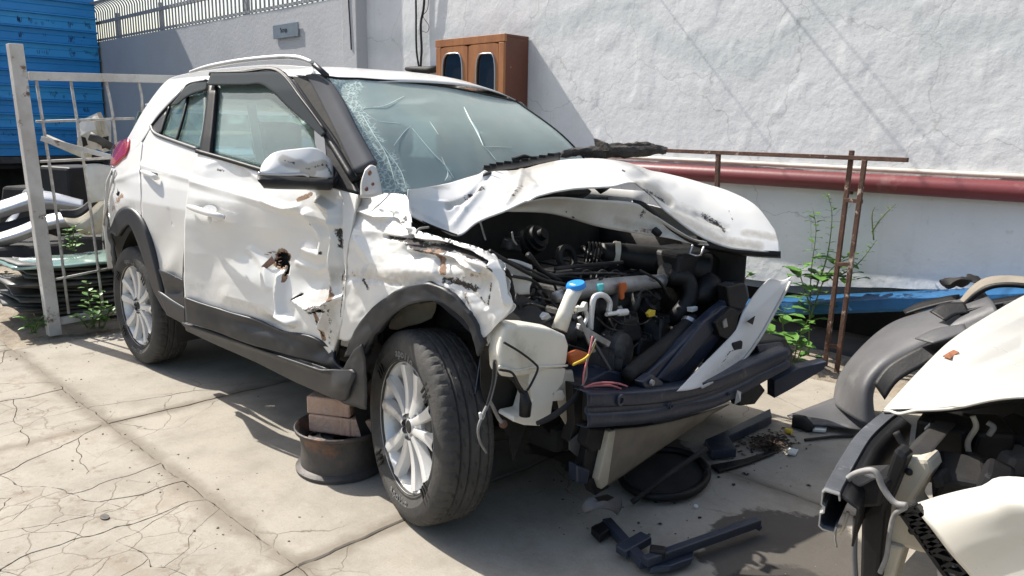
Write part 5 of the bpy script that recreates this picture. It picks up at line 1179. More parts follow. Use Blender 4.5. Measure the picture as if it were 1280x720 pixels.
obj('connector', MB().prism([E(u, v, 1.44) for u, v in ((678, 396), (686, 391), (691, 398), (684, 406), (677, 404))], (-.03, 0, 0)), M_airbag, car, bevel=.004, label='pale broken plug')
obj('connector', MB().box(E(865, 386, 1.55), (.03, .045, .02)), M_airbag, car, bevel=.004, label='pale plug by the charge pipe')
obj('bracket_arm', MB().beam(E(722, 408, 1.55), E(760, 430, 1.56), .02, .022), M_alu, car, bevel=.003)
obj('bracket_arm', MB().beam(E(724, 396, 1.55), E(742, 440, 1.58), .018, .016), M_alu, car, bevel=.003)
obj('bracket_arm', MB().beam(E(742, 428, 1.58), E(762, 462, 1.60), .020, .010), M_greyplastic, car, bevel=.003)
re_ = random.Random(21)
for k, (u, v, x, sx, sy_, sz) in enumerate(((676, 402, 1.34, .10, .12, .05), (700, 418, 1.40, .14, .10, .10), (778, 410, 1.46, .10, .14, .10), (800, 390, 1.42, .08, .10, .12), (820, 412, 1.44, .10, .12, .10), (750, 455, 1.52, .10, .16, .09), (795, 432, 1.46, .12, .14, .08), (660, 390, 1.30, .12, .10, .08), (690, 352, 1.18, .14, .12, .06), (666, 300, 1.02, .10, .14, .08), (640, 306, .98, .06, .10, .05), (845, 425, 1.40, .10, .10, .10), (874, 372, 1.40, .10, .12, .10))):
    if k % 2:
        r_ = (sx + sy_) / 4; Mq = Matrix.Translation(E(u, v, x)) @ Matrix.Rotation(re_.uniform(0, 3), 4, 'Z') @ Matrix.Rotation(R(re_.uniform(40, 100)), 4, 'X')
        obj('ancillary', MB().lathe([(.001, sz * .9), (r_ * .4, sz * .9), (r_ * .42, sz * .6), (r_ * .8, sz * .55), (r_ * .85, sz * .3), (r_, sz * .28), (r_, sz * .1), (r_ * .92, .0), (r_, -sz * .1), (r_, -sz * .5), (r_ * .6, -sz * .62), (.001, -sz * .62)], 20, Mq), (M_black, M_engine, M_black2)[k % 3], car, smooth=35)
    else:
        a_ = obj('ancillary', MB().box(E(u, v, x), (sx, sy_, sz), Matrix.Rotation(re_.uniform(-.4, .4), 3, 'Z') @ Matrix.Rotation(re_.uniform(-.3, .3), 3, 'X'), .8), (M_black, M_engine, M_black2)[k % 3], car, bevel=.012)
        for q_ in range(3): obj('fin', MB().box(E(u, v, x) + np.array((.0, (q_ - 1) * sy_ * .28, sz * .45)), (sx * .8, .007, sz * .35), Matrix.Rotation(re_.uniform(-.2, .2), 3, 'Z')), M_engine, a_)
obj('alternator', MB().lathe([(.001, .05), (.03, .05), (.06, .04), (.07, .02), (.07, -.04), (.04, -.06), (.001, -.06)], 22, Matrix.Translation(E(770, 436, 1.50)) @ Matrix.Rotation(R(80), 4, 'Y')), M_engine, car, smooth=40)
for pts, r, m_ in (([(668, 410), (690, 398), (712, 388)], .005, M_cable), ([(760, 395), (780, 406), (806, 404), (815, 396)], .004, M_cable), ([(796, 400), (800, 424), (780, 444)], .006, M_cable), ([(746, 398), (760, 410), (775, 414), (790, 412)], .006, M_cable), ([(650, 384), (664, 380), (680, 384)], .004, M_cable), ([(648, 378), (656, 392), (650, 404)], .003, M_wirew), ([(705, 430), (730, 438), (748, 448)], .005, M_cable), ([(640, 290), (642, 300), (646, 306)], .003, M_wirew), ([(536, 284), (524, 286), (520, 292)], .0035, M_wirew), ([(600, 276), (604, 290), (607, 300)], .003, M_wirew), ([(800, 338), (824, 352), (836, 372)], .006, M_cable), ([(770, 404), (764, 420), (772, 436)], .005, M_cable), ([(820, 372), (806, 362), (796, 372)], .004, M_cable)):
    obj('wire', MB().tube([E(u, v, 1.50 if u > 660 else 1.30) for u, v in pts] if u > 610 else [at(u, v, y=-.6) for u, v in pts], r, 6, smooth=5), m_, car, smooth=True)

rk = random.Random(51)
for k in range(30):      # small light castings, clips and bolts bedded between the hoses
    u, v = rk.uniform(672, 860), rk.uniform(348, 440); p = E(u, v, rk.uniform(1.36, 1.46)); Mk = Matrix.Translation(p) @ Matrix.Rotation(rk.uniform(0, 3), 4, 'Z') @ Matrix.Rotation(rk.uniform(.3, 2.2), 4, 'X'); r_ = rk.uniform(.008, .022)
    m_ = rk.choice((M_alu, M_engine, M_engine, M_alu, M_wirew))
    if k % 3 == 0: obj('casting', MB().lathe([(.001, r_), (r_ * .5, r_), (r_ * .55, r_ * .5), (r_, r_ * .4), (r_ * 1.05, -r_ * .6), (.001, -r_ * .7)], 12, Mk), m_, car, smooth=35)
    elif k % 3 == 1: obj('engine_bracket', MB().box(p, (r_ * 3.4, .006, r_ * 1.5), Mk.to_3x3()).box(p + np.array((.0, .0, r_)), (r_ * 1.4, .02, .006), Mk.to_3x3()), m_, car, bevel=.002)
    else: obj('engine_bolt', MB().lathe([(.001, .008), (.006, .008), (.007, .0), (.011, .0), (.011, -.004)], 6, Mk), m_, car)
rw = random.Random(33)
for k in range(26):
    u0, v0 = rw.uniform(645, 850), rw.uniform(352, 440); x0 = rw.uniform(1.22, 1.46); P_ = []
    u, v = u0, v0; du, dv = rw.uniform(-14, 14), rw.uniform(-10, 14)
    for q_ in range(5): P_.append(E(u, v, x0 + rw.uniform(-.02, .02))); u += du + rw.uniform(-8, 8); v += dv + rw.uniform(-8, 8)
    obj('hose', MB().tube(P_, rw.choice((.004, .005, .007, .010)), 7, smooth=5), rw.choice((M_cable, M_cable, M_black2, M_engine)), car, smooth=True)
# ---- washer tank
def slabx(name, pts, x, ext, m, par=None, bevel=.006, seg=2, lab=None): return obj(name, MB().prism([at(u, v, x=x) for u, v in pts], ext), m, par or car, bevel=bevel, seg=seg, label=lab)
tank = slabx('washer_tank', [(632, 406), (660, 407), (690, 412), (708, 420), (712, 432), (709, 458), (690, 462), (664, 470), (640, 473), (625, 471), (623, 446), (627, 424)], 1.62, (-.08, .03, 0), M_tank, bevel=.016, seg=4)
slabx('tank_foot', [(664, 460), (686, 459), (708, 461), (704, 480), (693, 494), (689, 520), (675, 533), (656, 532), (641, 527), (643, 522), (660, 518), (666, 498), (661, 480)], 1.615, (-.09, .02, 0), M_tank, tank, .010, 3)
nk = obj('filler_neck', MB().tube([at(699, 412, x=1.56), at(706, 392, x=1.56), at(713, 374, x=1.56), at(720, 359, x=1.56)], [.028, .026, .025, .026], 18), M_tank, tank, smooth=True)
obj('tank_cap', MB().lathe([(.001, .012), (.030, .010), (.034, .004), (.034, -.006), (.028, -.010)], 24, Matrix.Translation(at(720, 357, x=1.56)) @ Matrix.Rotation(R(14), 4, 'X')), M_bluecap, tank, smooth=40)
slabx('neck_bracket', [(722, 384), (730, 384), (733, 378), (735, 378), (735, 388), (722, 391)], 1.565, (-.02, 0, 0), M_tank, tank, .003)
obj('tank_seam', MB().tube([at(u, v, x=1.622) for u, v in ((624, 458), (645, 463), (668, 459), (690, 458), (709, 457))], .004, 6, smooth=4), M_tank, tank, smooth=True)
slabx('tank_lug', [(690, 490), (704, 488), (707, 496), (704, 501), (690, 502)], 1.615, (-.02, 0, 0), M_tank, tank, .004)
obj('washer_pump', MB().tube([at(655, 490, x=1.64), at(657, 505, x=1.64), at(656, 520, x=1.64)], [.012, .02, .018], 10), M_black, tank, smooth=True)
obj('washer_hose', MB().tube([at(u, v, x=1.645) for u, v in ((630, 428), (650, 440), (668, 454), (672, 462), (664, 480), (659, 488))], .0038, 8, smooth=6), M_cable, tank, smooth=True)
obj('pump_wire', MB().tube([at(u, v, x=1.645) for u, v in ((624, 462), (640, 466), (648, 480), (655, 490))], .004, 8, smooth=6), M_black2, tank, smooth=True)
slabx('tank_backing', [(690, 466), (716, 464), (724, 520), (716, 548), (700, 520)], 1.60, (-.02, .02, 0), M_beige)

# ---- bumper beam (navy), swept along its curve
bp_ = [(734, 513, -.60, 23), (770, 512, -.42, 22), (810, 509, -.22, 21), (850, 503, -.02, 20), (890, 493, .18, 19), (925, 479, .36, 18), (958, 462, .54, 16), (988, 448, .70, 13)]
prof = [(-.055, 1.0), (-.012, 1.0), (-.002, .90), (0, .70), (0, .22), (-.010, .10), (-.010, -.12), (0, -.24), (.002, -.72), (-.002, -.92), (-.012, -1.0), (-.05, -1.0)]
rows = []
for dx, dv in prof: rows.append([at(u, v - dv * h, y=y) + np.array((dx + (.006 * noise.noise(Vector((u * .02, dv * .6, 0)))), 0, 0)) for u, v, y, h in bp_])
bmx = obj('bumper_beam', MB().grid(sheet(rows, 60, 30, True, False)), M_navy, car, smooth=35, solid=.003)
for (u, v, r) in ((775, 500, .020), (838, 507, .012), (910, 492, .008)):
    y = interp(u, [b[0] for b in bp_], [b[2] for b in bp_]); c_ = at(u, v, y=y) + np.array((.004, 0, 0))
    obj('beam_boss', MB().lathe([(.001, -.004), (r * .5, -.004), (r * .55, .003), (r, .003), (r * 1.05, -.003)], 18, Matrix.Translation(c_) @ Matrix.Rotation(R(90), 4, 'Y')), M_navy, bmx, smooth=30)
obj('beam_tear', MB().add([at(918, 487, y=.33) + np.array((.012, 0, 0)), at(914, 505, y=.33) + np.array((.014, 0, 0)), at(920, 500, y=.33) + np.array((.02, 0, 0)), at(922, 489, y=.35) + np.array((.016, 0, 0))], [(0, 1, 2, 3)]), M_inner, bmx, solid=.002)
# beam end bracket, torn crash can and dark plastics on the near end
slabx('crash_can', [(722, 484), (760, 462), (800, 470), (800, 492), (734, 494)], 1.60, (-.16, 0, 0), M_navy, bevel=.008)
slabx('end_bracket', [(716, 480), (730, 482), (734, 534), (728, 552), (722, 560), (712, 552), (718, 530)], 1.64, (-.05, .01, 0), M_black2, bevel=.004)
slabx('bracket_lip', [(712, 552), (726, 540), (733, 556), (728, 576), (712, 562)], 1.655, (-.004, 0, 0), M_greyplastic, bevel=0)
slabx('crash_pad', [(745, 458), (775, 452), (800, 462), (796, 484), (744, 488)], 1.56, (-.05, 0, 0), M_navy, bevel=.01)
slabx('side_lamp_bulb', [(712, 444), (726, 438), (738, 442), (736, 454), (718, 458)], 1.60, (-.03, 0, 0), M_orange, bevel=.008, lab='orange lamp piece behind the washer tank')
for o_, pts, r, m_ in (('a', [(741, 420), (736, 444), (730, 466), (729, 482)], .0035, M_pink), ('b', [(745, 424), (734, 450), (733, 470), (727, 484)], .0035, M_wirew), ('c', [(730, 484), (746, 482), (764, 482), (776, 486)], .004, M_pink), ('d', [(728, 486), (745, 479), (770, 479), (784, 483)], .0035, M_pink), ('e', [(744, 428), (734, 446), (716, 456)], .004, M_yellow)):
    obj('loose_wire', MB().tube([at(u, v, x=1.70) for u, v in pts], r, 6, smooth=6), m_, car, smooth=True)
obj('loose_wire', MB().tube([at(u, v, x=1.70) for u, v in ((728, 484), (716, 500), (700, 514), (684, 524), (672, 529))], [.008, .009, .010, .010, .008], 8, smooth=6), M_black2, car, smooth=True, label='thick black cable pulled out from the beam')
for pts, r, m_ in (([(632, 406), (624, 440), (620, 468), (612, 500), (604, 518), (598, 535), (600, 552), (608, 566)], [.007, .006, .006, .006, .005, .004, .004], M_wirew), ([(612, 500), (618, 512), (624, 524), (630, 530)], [.005, .006, .006, .008], M_wirew), ([(606, 514), (602, 524), (600, 516)], .005, M_airbag), ([(620, 466), (640, 472), (652, 490)], .008, M_black2), ([(618, 450), (616, 480), (608, 510)], .005, M_cable)):
    obj('hanging_wire', MB().tube([at(u, v, x=1.60) for u, v in pts], r, 7, smooth=6), m_, car, smooth=True)
obj('wire_end', MB().ball(at(629, 530, x=1.6), .014), M_rust, car, smooth=True)
# torn liner shreds that hang behind the tank
def shred(pts, x, seed, m_=M_black):
    mb = MB(); c_ = np.mean([at(u, v, x=x) for u, v in pts], axis=0)
    P = [at(u, v, x=x) + np.array((.03 * noise.noise(Vector((u * .05, v * .05, seed))), 0, 0)) for u, v in pts]
    mb.add(P, [tuple(range(len(P)))]); return obj('liner_shred', mb, m_, car, solid=.004)
shred([(600, 430), (640, 440), (650, 470), (666, 486), (664, 520), (655, 540), (640, 576), (634, 545), (618, 520), (604, 500), (600, 480)], 1.50, 1, M_black2)
shred([(664, 500), (700, 510), (692, 548), (690, 560), (684, 540), (676, 530)], 1.48, 2)
shred([(604, 450), (618, 470), (612, 500), (590, 512), (588, 490)], 1.46, 5, M_navy)
slabx('gearbox', [(640, 480), (720, 470), (760, 540), (700, 560), (650, 540)], 1.30, (-.2, .1, 0), M_engine, bevel=.03, seg=3)
obj('pulley', MB().lathe([(.001, .02), (.03, .02), (.035, .012), (.07, .012), (.07, -.02), (.001, -.02)], 26, Matrix.Translation(at(706, 540, x=1.42)) @ Matrix.Rotation(R(60), 4, 'Y') @ Matrix.Rotation(R(-25), 4, 'X')), M_engine, car, smooth=30)
# ---- slanted radiator support (navy), fan shroud and the white broken panel
slabx('radiator_support', [(806, 470), (812, 488), (838, 492), (856, 482), (905, 420), (930, 388), (938, 372), (935, 356), (916, 354), (906, 358), (908, 378), (890, 392), (846, 436)], 1.66, (-.05, .02, 0), M_navy, bevel=.012, seg=3)
slabx('support_ridge', [(822, 474), (838, 478), (896, 410), (916, 384), (906, 382), (880, 402)], 1.672, (-.012, 0, 0), M_navy, bevel=.006)
slabx('support_foot', [(803, 478), (816, 468), (830, 478), (828, 492), (808, 490)], 1.70, (-.04, 0, 0), M_navy, bevel=.006)
obj('support_bolt', MB().lathe([(.001, .01), (.010, .01), (.012, 0)], 8, Matrix.Translation(at(814, 478, x=1.705)) @ Matrix.Rotation(R(90), 4, 'Y')), M_alu, car)
slabx('support_clip', [(894, 404), (914, 384), (924, 392), (920, 416), (912, 426), (900, 420)], 1.69, (-.03, 0, 0), M_black, bevel=.004)
slabx('clip_tongue', [(904, 402), (908, 398), (910, 408), (905, 410)], 1.695, (-.006, 0, 0), M_alu, bevel=0)
slabx('support_cap', [(908, 358), (932, 354), (936, 372), (928, 388), (912, 384)], 1.675, (-.06, .02, 0), M_black, bevel=.008)
wp = sheet([[at(u, v, x=x) for u, v, x in ((846, 489, 1.74), (868, 466, 1.72), (900, 434, 1.70), (920, 412, 1.69), (930, 388, 1.68), (948, 362, 1.66), (962, 348, 1.65))],
            [at(u, v, x=x) for u, v, x in ((864, 487, 1.75), (886, 468, 1.735), (914, 440, 1.72), (936, 412, 1.705), (950, 388, 1.70), (968, 362, 1.68), (978, 350, 1.66))],
            [at(u, v, x=x) for u, v, x in ((876, 484, 1.75), (906, 468, 1.74), (930, 448, 1.73), (950, 420, 1.72), (968, 388, 1.71), (982, 362, 1.69), (990, 345, 1.67))]], 60, 16)
wpo = obj('white_broken_panel', MB().grid(wp), M_paint, car, smooth=True, solid=.005, label='curved white broken front panel leaning behind the beam')
U = np.array([px(p) for p in wp.reshape(-1, 3)]); wearcol(wpo, U[:, 0], U[:, 1], [([(902, 456), (912, 440), (920, 436)], 1.2, 0, .7), ([(880, 474), (930, 440)], 3, 2, .5)])
obj('panel_slot', MB().prism([at(u, v, x=1.716) for u, v in ((934, 402), (944, 395), (941, 406))], (-.003, 0, 0)), M_black, wpo)
obj('panel_rim', MB().tube([p + np.array((.004, 0, 0)) for p in wp[-1][::4]], .006, 6), M_inner, wpo, smooth=True)
# ---- lower grey-beige cover hanging under the beam
lc = sheet([[at(u, v, x=1.70) for u, v in ((768, 537), (815, 532), (860, 522), (912, 506))], [at(u, v, x=1.69) for u, v in ((762, 570), (800, 556), (838, 540), (890, 518))], [at(u, v, x=1.66) for u, v in ((752, 612), (786, 590), (826, 562), (880, 526))]], 30, 16)
M_cover = mat('dirty_beige_cover', (.26, .23, .185), (.19, .165, .135), rough=.7, scale=8, bump=.15, bscale=40)
obj('lower_cover', MB().grid(lc), M_cover, car, smooth=True, solid=.006)
slabx('cover_edge', [(762, 540), (770, 538), (760, 606), (752, 612), (748, 600)], 1.72, (-.03, 0, 0), M_beige, bevel=.004)
for k, (pts, m_, x) in enumerate((([(738, 536), (766, 538), (762, 560), (740, 566), (732, 556)], M_black2, 1.70), ([(734, 560), (760, 560), (752, 596), (734, 600), (728, 590)], M_black, 1.69), ([(722, 582), (738, 588), (734, 606), (722, 604)], M_navy, 1.71), ([(736, 600), (756, 594), (762, 610), (744, 620)], M_black2, 1.70))):
    slabx('broken_mount', pts, x, (-.05, .01, 0), m_, bevel=.006)
fl = sheet([[at(u, v, x=x) for u, v, x in ((724, 634, 1.72), (734, 622, 1.74), (754, 618, 1.75), (776, 622, 1.74))], [at(u, v, x=x) for u, v, x in ((728, 640, 1.74), (742, 632, 1.77), (758, 630, 1.78), (778, 632, 1.76))], [at(u, v, x=x) for u, v, x in ((732, 642, 1.75), (746, 636, 1.78), (764, 638, 1.79), (772, 644, 1.77))]], 16, 8)
obj('cover_flap', MB().grid(fl), M_greyplastic, car, smooth=True, solid=.003)
slabx('flap_slot', [(744, 622), (760, 618), (768, 622), (752, 630)], 1.77, (-.004, 0, 0), M_black, bevel=0)
# ---- far front corner plastics
slabx('corner_mount', [(940, 428), (984, 424), (992, 440), (990, 462), (966, 474), (944, 462)], 1.72, (-.14, .04, 0), M_black, bevel=.012)
slabx('lamp_box', [(946, 432), (978, 428), (982, 436), (950, 444)], 1.735, (-.02, 0, 0), M_navy, bevel=.004)
obj('splitter', MB().prism([at(u, v, y=lerp(.74, .92, (u - 968) / 66)) for u, v in ((968, 476), (1000, 460), (1034, 452), (1030, 462), (990, 486), (968, 498))], (-.05, .03, 0)), M_navy, car, bevel=.003)
slabx('tow_eye', [(924, 496), (950, 478), (958, 488), (944, 506), (926, 508)], 1.74, (-.05, 0, 0), M_black2, bevel=.01)
# ================================================================== THINGS ROUND THE CAR
# ---- steel wheel and bricks that prop the sill
rc_ = at(418, 590, z=.0); rc_ = np.array((.655, -.80, 0)); Mr = Matrix.Translation(rc_)
sr = thing('steel_rim', rc_, 'rusty black steel wheel rim lying flat under the door sill', 'wheel rim')
prof = [(r_ * .93, h_ * .95) for r_, h_ in [(.185, .0), (.192, .004), (.194, .016), (.186, .022), (.172, .030), (.172, .05), (.168, .08), (.168, .12), (.173, .15), (.178, .168), (.192, .176), (.195, .190), (.190, .194), (.182, .188), (.172, .170), (.150, .150), (.143, .12), (.142, .06)]]
obj('rim_barrel', MB().lathe(prof, 56, Mr), M_steelrim, sr, smooth=40)
nseg = 48; d = MB(); hol = 12
for k in range(hol):
    a0 = 2 * math.pi * k / hol; a1 = 2 * math.pi * (k + 1) / hol; n = 8
    o1 = [(.148 * math.cos(a), .148 * math.sin(a), .13) for a in (a0, lerp(a0, a1, .5), a1)]
    ac = (a0 + a1) / 2; hole = [(.118 * math.cos(ac) + .015 * math.cos(t) , .118 * math.sin(ac) + .015 * math.sin(t), .142) for t in np.linspace(0, 2 * math.pi, 12, endpoint=False)]
    inn_ = [(.085 * math.cos(a), .085 * math.sin(a), .148) for a in (a1, lerp(a0, a1, .5), a0)]
    # fan between hole loop and sector outline (12 outline points)
    ol = []
    outline = [(.148, a0), (.148, lerp(a0, a1, .33)), (.148, lerp(a0, a1, .67)), (.148, a1), (.127, a1), (.106, a1), (.085, a1), (.085, lerp(a0, a1, .67)), (.085, lerp(a0, a1, .33)), (.085, a0), (.106, a0), (.127, a0)]
    ol = [(r * math.cos(a), r * math.sin(a), interp(r, [.085, .148], [.148, .13])) for r, a in outline]
    # order hole by angle matching
    cx, cy = .118 * math.cos(ac), .118 * math.sin(ac)
    ho = []
    for x, y, z in ol:
        t = math.atan2(y - cy, x - cx); ho.append((cx + .015 * math.cos(t), cy + .015 * math.sin(t), .139))
    d.add([Vector((p[0] * .93, p[1] * .93, p[2] * .95)) + Vector(rc_) for p in ol + ho], [(i, (i + 1) % 12, (i + 1) % 12 + 12, i + 12) for i in range(12)])
obj('rim_disc', d, M_steelrim, sr, smooth=30)
obj('rim_centre', MB().lathe([(.079, .1406), (.07, .128), (.032, .124), (.03, .115)], 32, Mr), M_steelrim, sr, smooth=30)
ptop = .150; rb = random.Random(4)
br = MB().box((0, 0, 0), (.20, .095, .075)); first = None
for k, (x, y, z, rz, lab) in enumerate(((.62, -.80, .142 + .0375, 28, 'lower near clay brick resting on the steel rim'), (.61, -.80, .2175 + .0375, 30, 'upper near clay brick wedged under the sill'), (.735, -.73, .142 + .0375, 34, 'lower clay brick behind, on the steel rim'))):
    G = MB().box((0, 0, 0), (.19, .10, .075)); me = G
    bmx_ = []
    o = obj('brick', MB().box((x, y, z), (.19, .095, .074), Matrix.Rotation(R(rz), 3, 'Z')), M_brick, bevel=.007, seg=2); tag(o, lab, 'brick', 'bricks under the sill')

# ---- white steel rack
rack = thing('storage_rack', (-2.29, -1.03, 0), 'white painted steel rack with thin wire rods behind the car', 'rack')
XR = -2.29
p_t, p_b = at(18, 55, x=XR), at(68, 419, x=XR); hw = .045
obj('post', MB().beam(np.array((XR, p_b[1], 0)), p_t, .075, .075, (1, 0, 0)), M_whitesteel, rack, bevel=.004)
obj('post', MB().beam((XR, .75, 0), (XR, .74, 1.78), .075, .075, (1, 0, 0)), M_whitesteel, rack, bevel=.004)
obj('rail', MB().beam(at(36, 95, x=XR), (XR, .72, 1.68), .045, .05), M_whitesteel, rack, bevel=.003)
obj('rail', MB().beam(at(72, 402, x=XR), (XR, .72, .15), .04, .045), M_whitesteel, rack, bevel=.003)
for a, b in (((45, 98), (86, 392)), ((88, 98), (129, 386)), ((132, 98), (146, 190)), ((172, 98), (178, 140))):
    obj('rod', MB().tube([at(a[0], a[1], x=XR), at((a[0] + b[0]) / 2 + 2, (a[1] + b[1]) / 2, x=XR + .01), at(b[0], b[1], x=XR)], .009, 8, smooth=4), M_wire, rack, smooth=True)
for a, b in (((45, 152), (168, 148)), ((50, 202), (150, 197)), ((66, 350), (140, 335))):
    obj('cross_rod', MB().tube([at(a[0], a[1], x=XR + .018), at(b[0], b[1], x=XR + .018)], .008, 8), M_wire, rack, smooth=True)
obj('tie_angle', MB().beam(at(51, 173, x=XR + .05), at(138, 196, x=XR + .15), .035, .03), M_whitesteel, rack, bevel=.002)

# ---- stack of old glass panes
rp = random.Random(8)
nP = 15
for k in range(nP):
    z = .02 + k * .0285; cx = -2.78 + rp.uniform(-.06, .06); cy = -.60 + rp.uniform(-.10, .10); L_ = rp.uniform(1.02, 1.18); wd = rp.uniform(.50, .62); rot = rp.uniform(-9, 9)
    G = []
    for j in range(9):
        v = -1 + 2 * j / 8; row = []
        for i in range(15):
            u = -1 + 2 * i / 14; hw2 = wd / 2 * (1 - .10 * u * u)
            x, y = hw2 * v + .05 * u * u, u * L_ / 2
            zz = .055 * u * u * (1 if k < nP - 1 else .5) - .012 * v * v + .01 * noise.noise(Vector((u * 2, v * 2, k)))
            c, s = math.cos(R(rot)), math.sin(R(rot)); row.append((cx + x * c - y * s, cy + x * s + y * c, z + zz))
        G.append(row)
    o = obj('glass_pane', MB().grid(G), M_paneedge if k == nP - 1 else (M_paneglass, M_paneglass2, M_paneglass)[k % 3], smooth=True, solid=.012)
    if k == nP - 1: lab = 'pale green pane lying on top of the glass stack'
    elif k == 0: lab = 'dark windscreen pane at the very bottom of the glass stack'
    elif k in (1, 2, 3): lab = ('dark windscreen pane second from the bottom of the glass stack', 'dark windscreen pane third from the bottom of the glass stack', 'dark windscreen pane fourth from the bottom of the glass stack')[k - 1]
    else:
        names = {13: 'second', 12: 'third', 11: 'fourth', 10: 'fifth', 9: 'sixth', 8: 'seventh', 7: 'eighth', 6: 'ninth', 5: 'tenth', 4: 'eleventh'}
        lab = 'dark windscreen pane, %s from the top of the glass stack' % names[k]
    tag(o, lab, 'glass pane', 'windscreens stacked behind the rack')

# ---- scrap heap at the back left
def sheet3(name, rows, nu, nv, m, lab, cat, solid=.006, nzv=0., grp='scrap body parts behind the rack'):
    G = sheet(rows, nu, nv)
    if nzv: G = G + np.array([[np.array(noise.noise_vector(Vector(p) * 6)) * nzv for p in r] for r in G])
    return tag(obj(name, MB().grid(G), m, smooth=True, solid=solid), lab, cat, grp)
X = lambda u, v, x: at(u, v, x=x)
sheet3('bumper_skin', [[X(-30, 262, -4.6), X(10, 248, -4.5), X(50, 238, -4.45), X(104, 250, -4.3)], [X(-30, 274, -4.5), X(10, 260, -4.38), X(50, 250, -4.32), X(104, 258, -4.2)], [X(-30, 284, -4.52), X(10, 270, -4.42), X(50, 262, -4.36), X(104, 264, -4.24)]], 40, 10, M_silverpaint, 'silver bumper skin lying highest on the scrap heap', 'bumper')
sheet3('bumper_skin', [[X(-30, 300, -4.2), X(20, 284, -4.1), X(60, 268, -4.0), X(106, 262, -3.9)], [X(-30, 308, -4.1), X(20, 294, -4.0), X(60, 280, -3.9), X(104, 272, -3.8)], [X(-30, 316, -4.15), X(20, 304, -4.05), X(60, 288, -3.95), X(100, 282, -3.85)]], 40, 10, M_silverpaint, 'silver bumper strip below the upper bumper on the scrap heap', 'bumper')
sheet3('bumper_skin', [[X(-20, 284, -4.45), X(30, 272, -4.35), X(70, 264, -4.3)], [X(-20, 294, -4.4), X(30, 282, -4.3), X(70, 272, -4.25)]], 30, 6, M_black, 'black grille strip between the two silver bumpers', 'grille')
sheet3('body_panel', [[X(20, 262, -5.2), X(30, 240, -5.2), X(56, 238, -5.1)], [X(10, 284, -5.1), X(30, 262, -5.0), X(60, 256, -5.0)]], 14, 10, M_silverpaint, 'grey crumpled sheet leaning behind the silver bumper', 'body panel', nzv=.06)
bpn = thing('body_panel', X(118, 195, -3.4), 'bent white body panel with holes, upper one behind the rack', 'body panel', 'scrap body parts behind the rack')
obj('skin', MB().grid([[X(96, 158, -3.42), X(106, 149, -3.40), X(122, 141, -3.34), X(128, 150, -3.44), X(139, 152, -3.40)], [X(97, 172, -3.36), X(108, 166, -3.34), X(122, 160, -3.30), X(128, 166, -3.40), X(139, 170, -3.38)], [X(95, 192, -3.44), X(108, 190, -3.40), X(121, 186, -3.36), X(129, 190, -3.40), X(139, 188, -3.38)]]), M_inner, bpn, solid=.008)
obj('cutout', MB().prism([X(u, v, -3.30) for u, v in ((101, 170), (107, 172), (110, 181), (104, 184))], (-.01, 0, 0)), M_black, bpn)
obj('cutout', MB().prism([X(u, v, -3.30) for u, v in ((126, 172), (136, 170), (136, 184), (128, 186))], (-.01, 0, 0)), M_black, bpn)
obj('flange', MB().grid([[X(122, 141, -3.30), X(126, 150, -3.28), X(128, 168, -3.28)], [X(126, 140, -3.26), X(131, 150, -3.24), X(132, 168, -3.24)]]), M_beige, bpn, solid=.006)
o = sheet3('body_panel', [[X(106, 206, -3.2), X(122, 204, -3.18), X(140, 206, -3.16)], [X(108, 230, -3.16), X(122, 230, -3.15), X(140, 228, -3.14)], [X(110, 254, -3.14), X(124, 252, -3.13), X(140, 250, -3.12)]], 14, 14, M_inner, 'flat white door skin behind the rack, beside the tail lamp', 'body panel', nzv=.012)
sheet3('bumper_skin', [[X(76, 268, -3.45), X(98, 268, -3.4), X(118, 252, -3.38), X(134, 236, -3.36)], [X(84, 280, -3.35), X(102, 284, -3.3), X(120, 274, -3.28), X(136, 262, -3.26)], [X(92, 286, -3.35), X(108, 294, -3.32), X(124, 292, -3.3), X(138, 290, -3.28)]], 24, 10, M_beige, 'cream bumper corner behind the rack, above the weeds', 'bumper', nzv=.01)
sheet3('bumper_insert', [[X(74, 262, -3.42), X(98, 260, -3.38), X(118, 244, -3.36), X(134, 228, -3.34)], [X(78, 270, -3.38), X(98, 270, -3.34), X(118, 254, -3.32), X(134, 238, -3.30)]], 20, 6, M_black2, 'dark plastic insert on the cream bumper corner', 'bumper trim', solid=.02)
tag(obj('scrap_beam', MB().beam(X(56, 172, -3.6), X(112, 196, -3.3), .05, .05), M_beige, bevel=.004), 'rusty cream steel beam slanting through the rack', 'beam', 'scrap body parts behind the rack')
tag(obj('exhaust_pipe', MB().tube([X(112, 170, -3.2), X(122, 174, -3.18), X(140, 184, -3.14)], [.035, .03, .03], 12), M_steelrim, smooth=True), 'brown scrap tube beside the bent white panel', 'tube', 'scrap body parts behind the rack')
tag(obj('scrap_bracket', MB().tube([X(118, 146, -3.32), X(124, 156, -3.30), X(127, 170, -3.30)], [.02, .03, .025], 7), M_beige, smooth=True), 'bent steel bracket on the upper white panel', 'bracket', 'scrap body parts behind the rack')
for k, (u, v, x, sx, sy_, sz, m_, lab) in enumerate(((20, 310, -4.3, .8, .9, .12, M_black2, 'dark plastic tray under the silver bumpers'), (95, 240, -5.0, .6, .5, .5, M_black, 'black crate of scrap behind the flat white skin'), (60, 262, -5.6, .5, .8, .5, M_under, 'dark scrap block in the shade of the shed'), (125, 310, -3.6, .5, .4, .25, M_black2, 'dark scrap lump behind the weeds'))):
    p = X(u, v, x); o = obj('scrap_block', MB().box(p, (sx, sy_, sz), Matrix.Rotation(R(15 * k), 3, 'Z'), .8), m_, bevel=.03); tag(o, lab, 'scrap', 'dark scrap lumps')

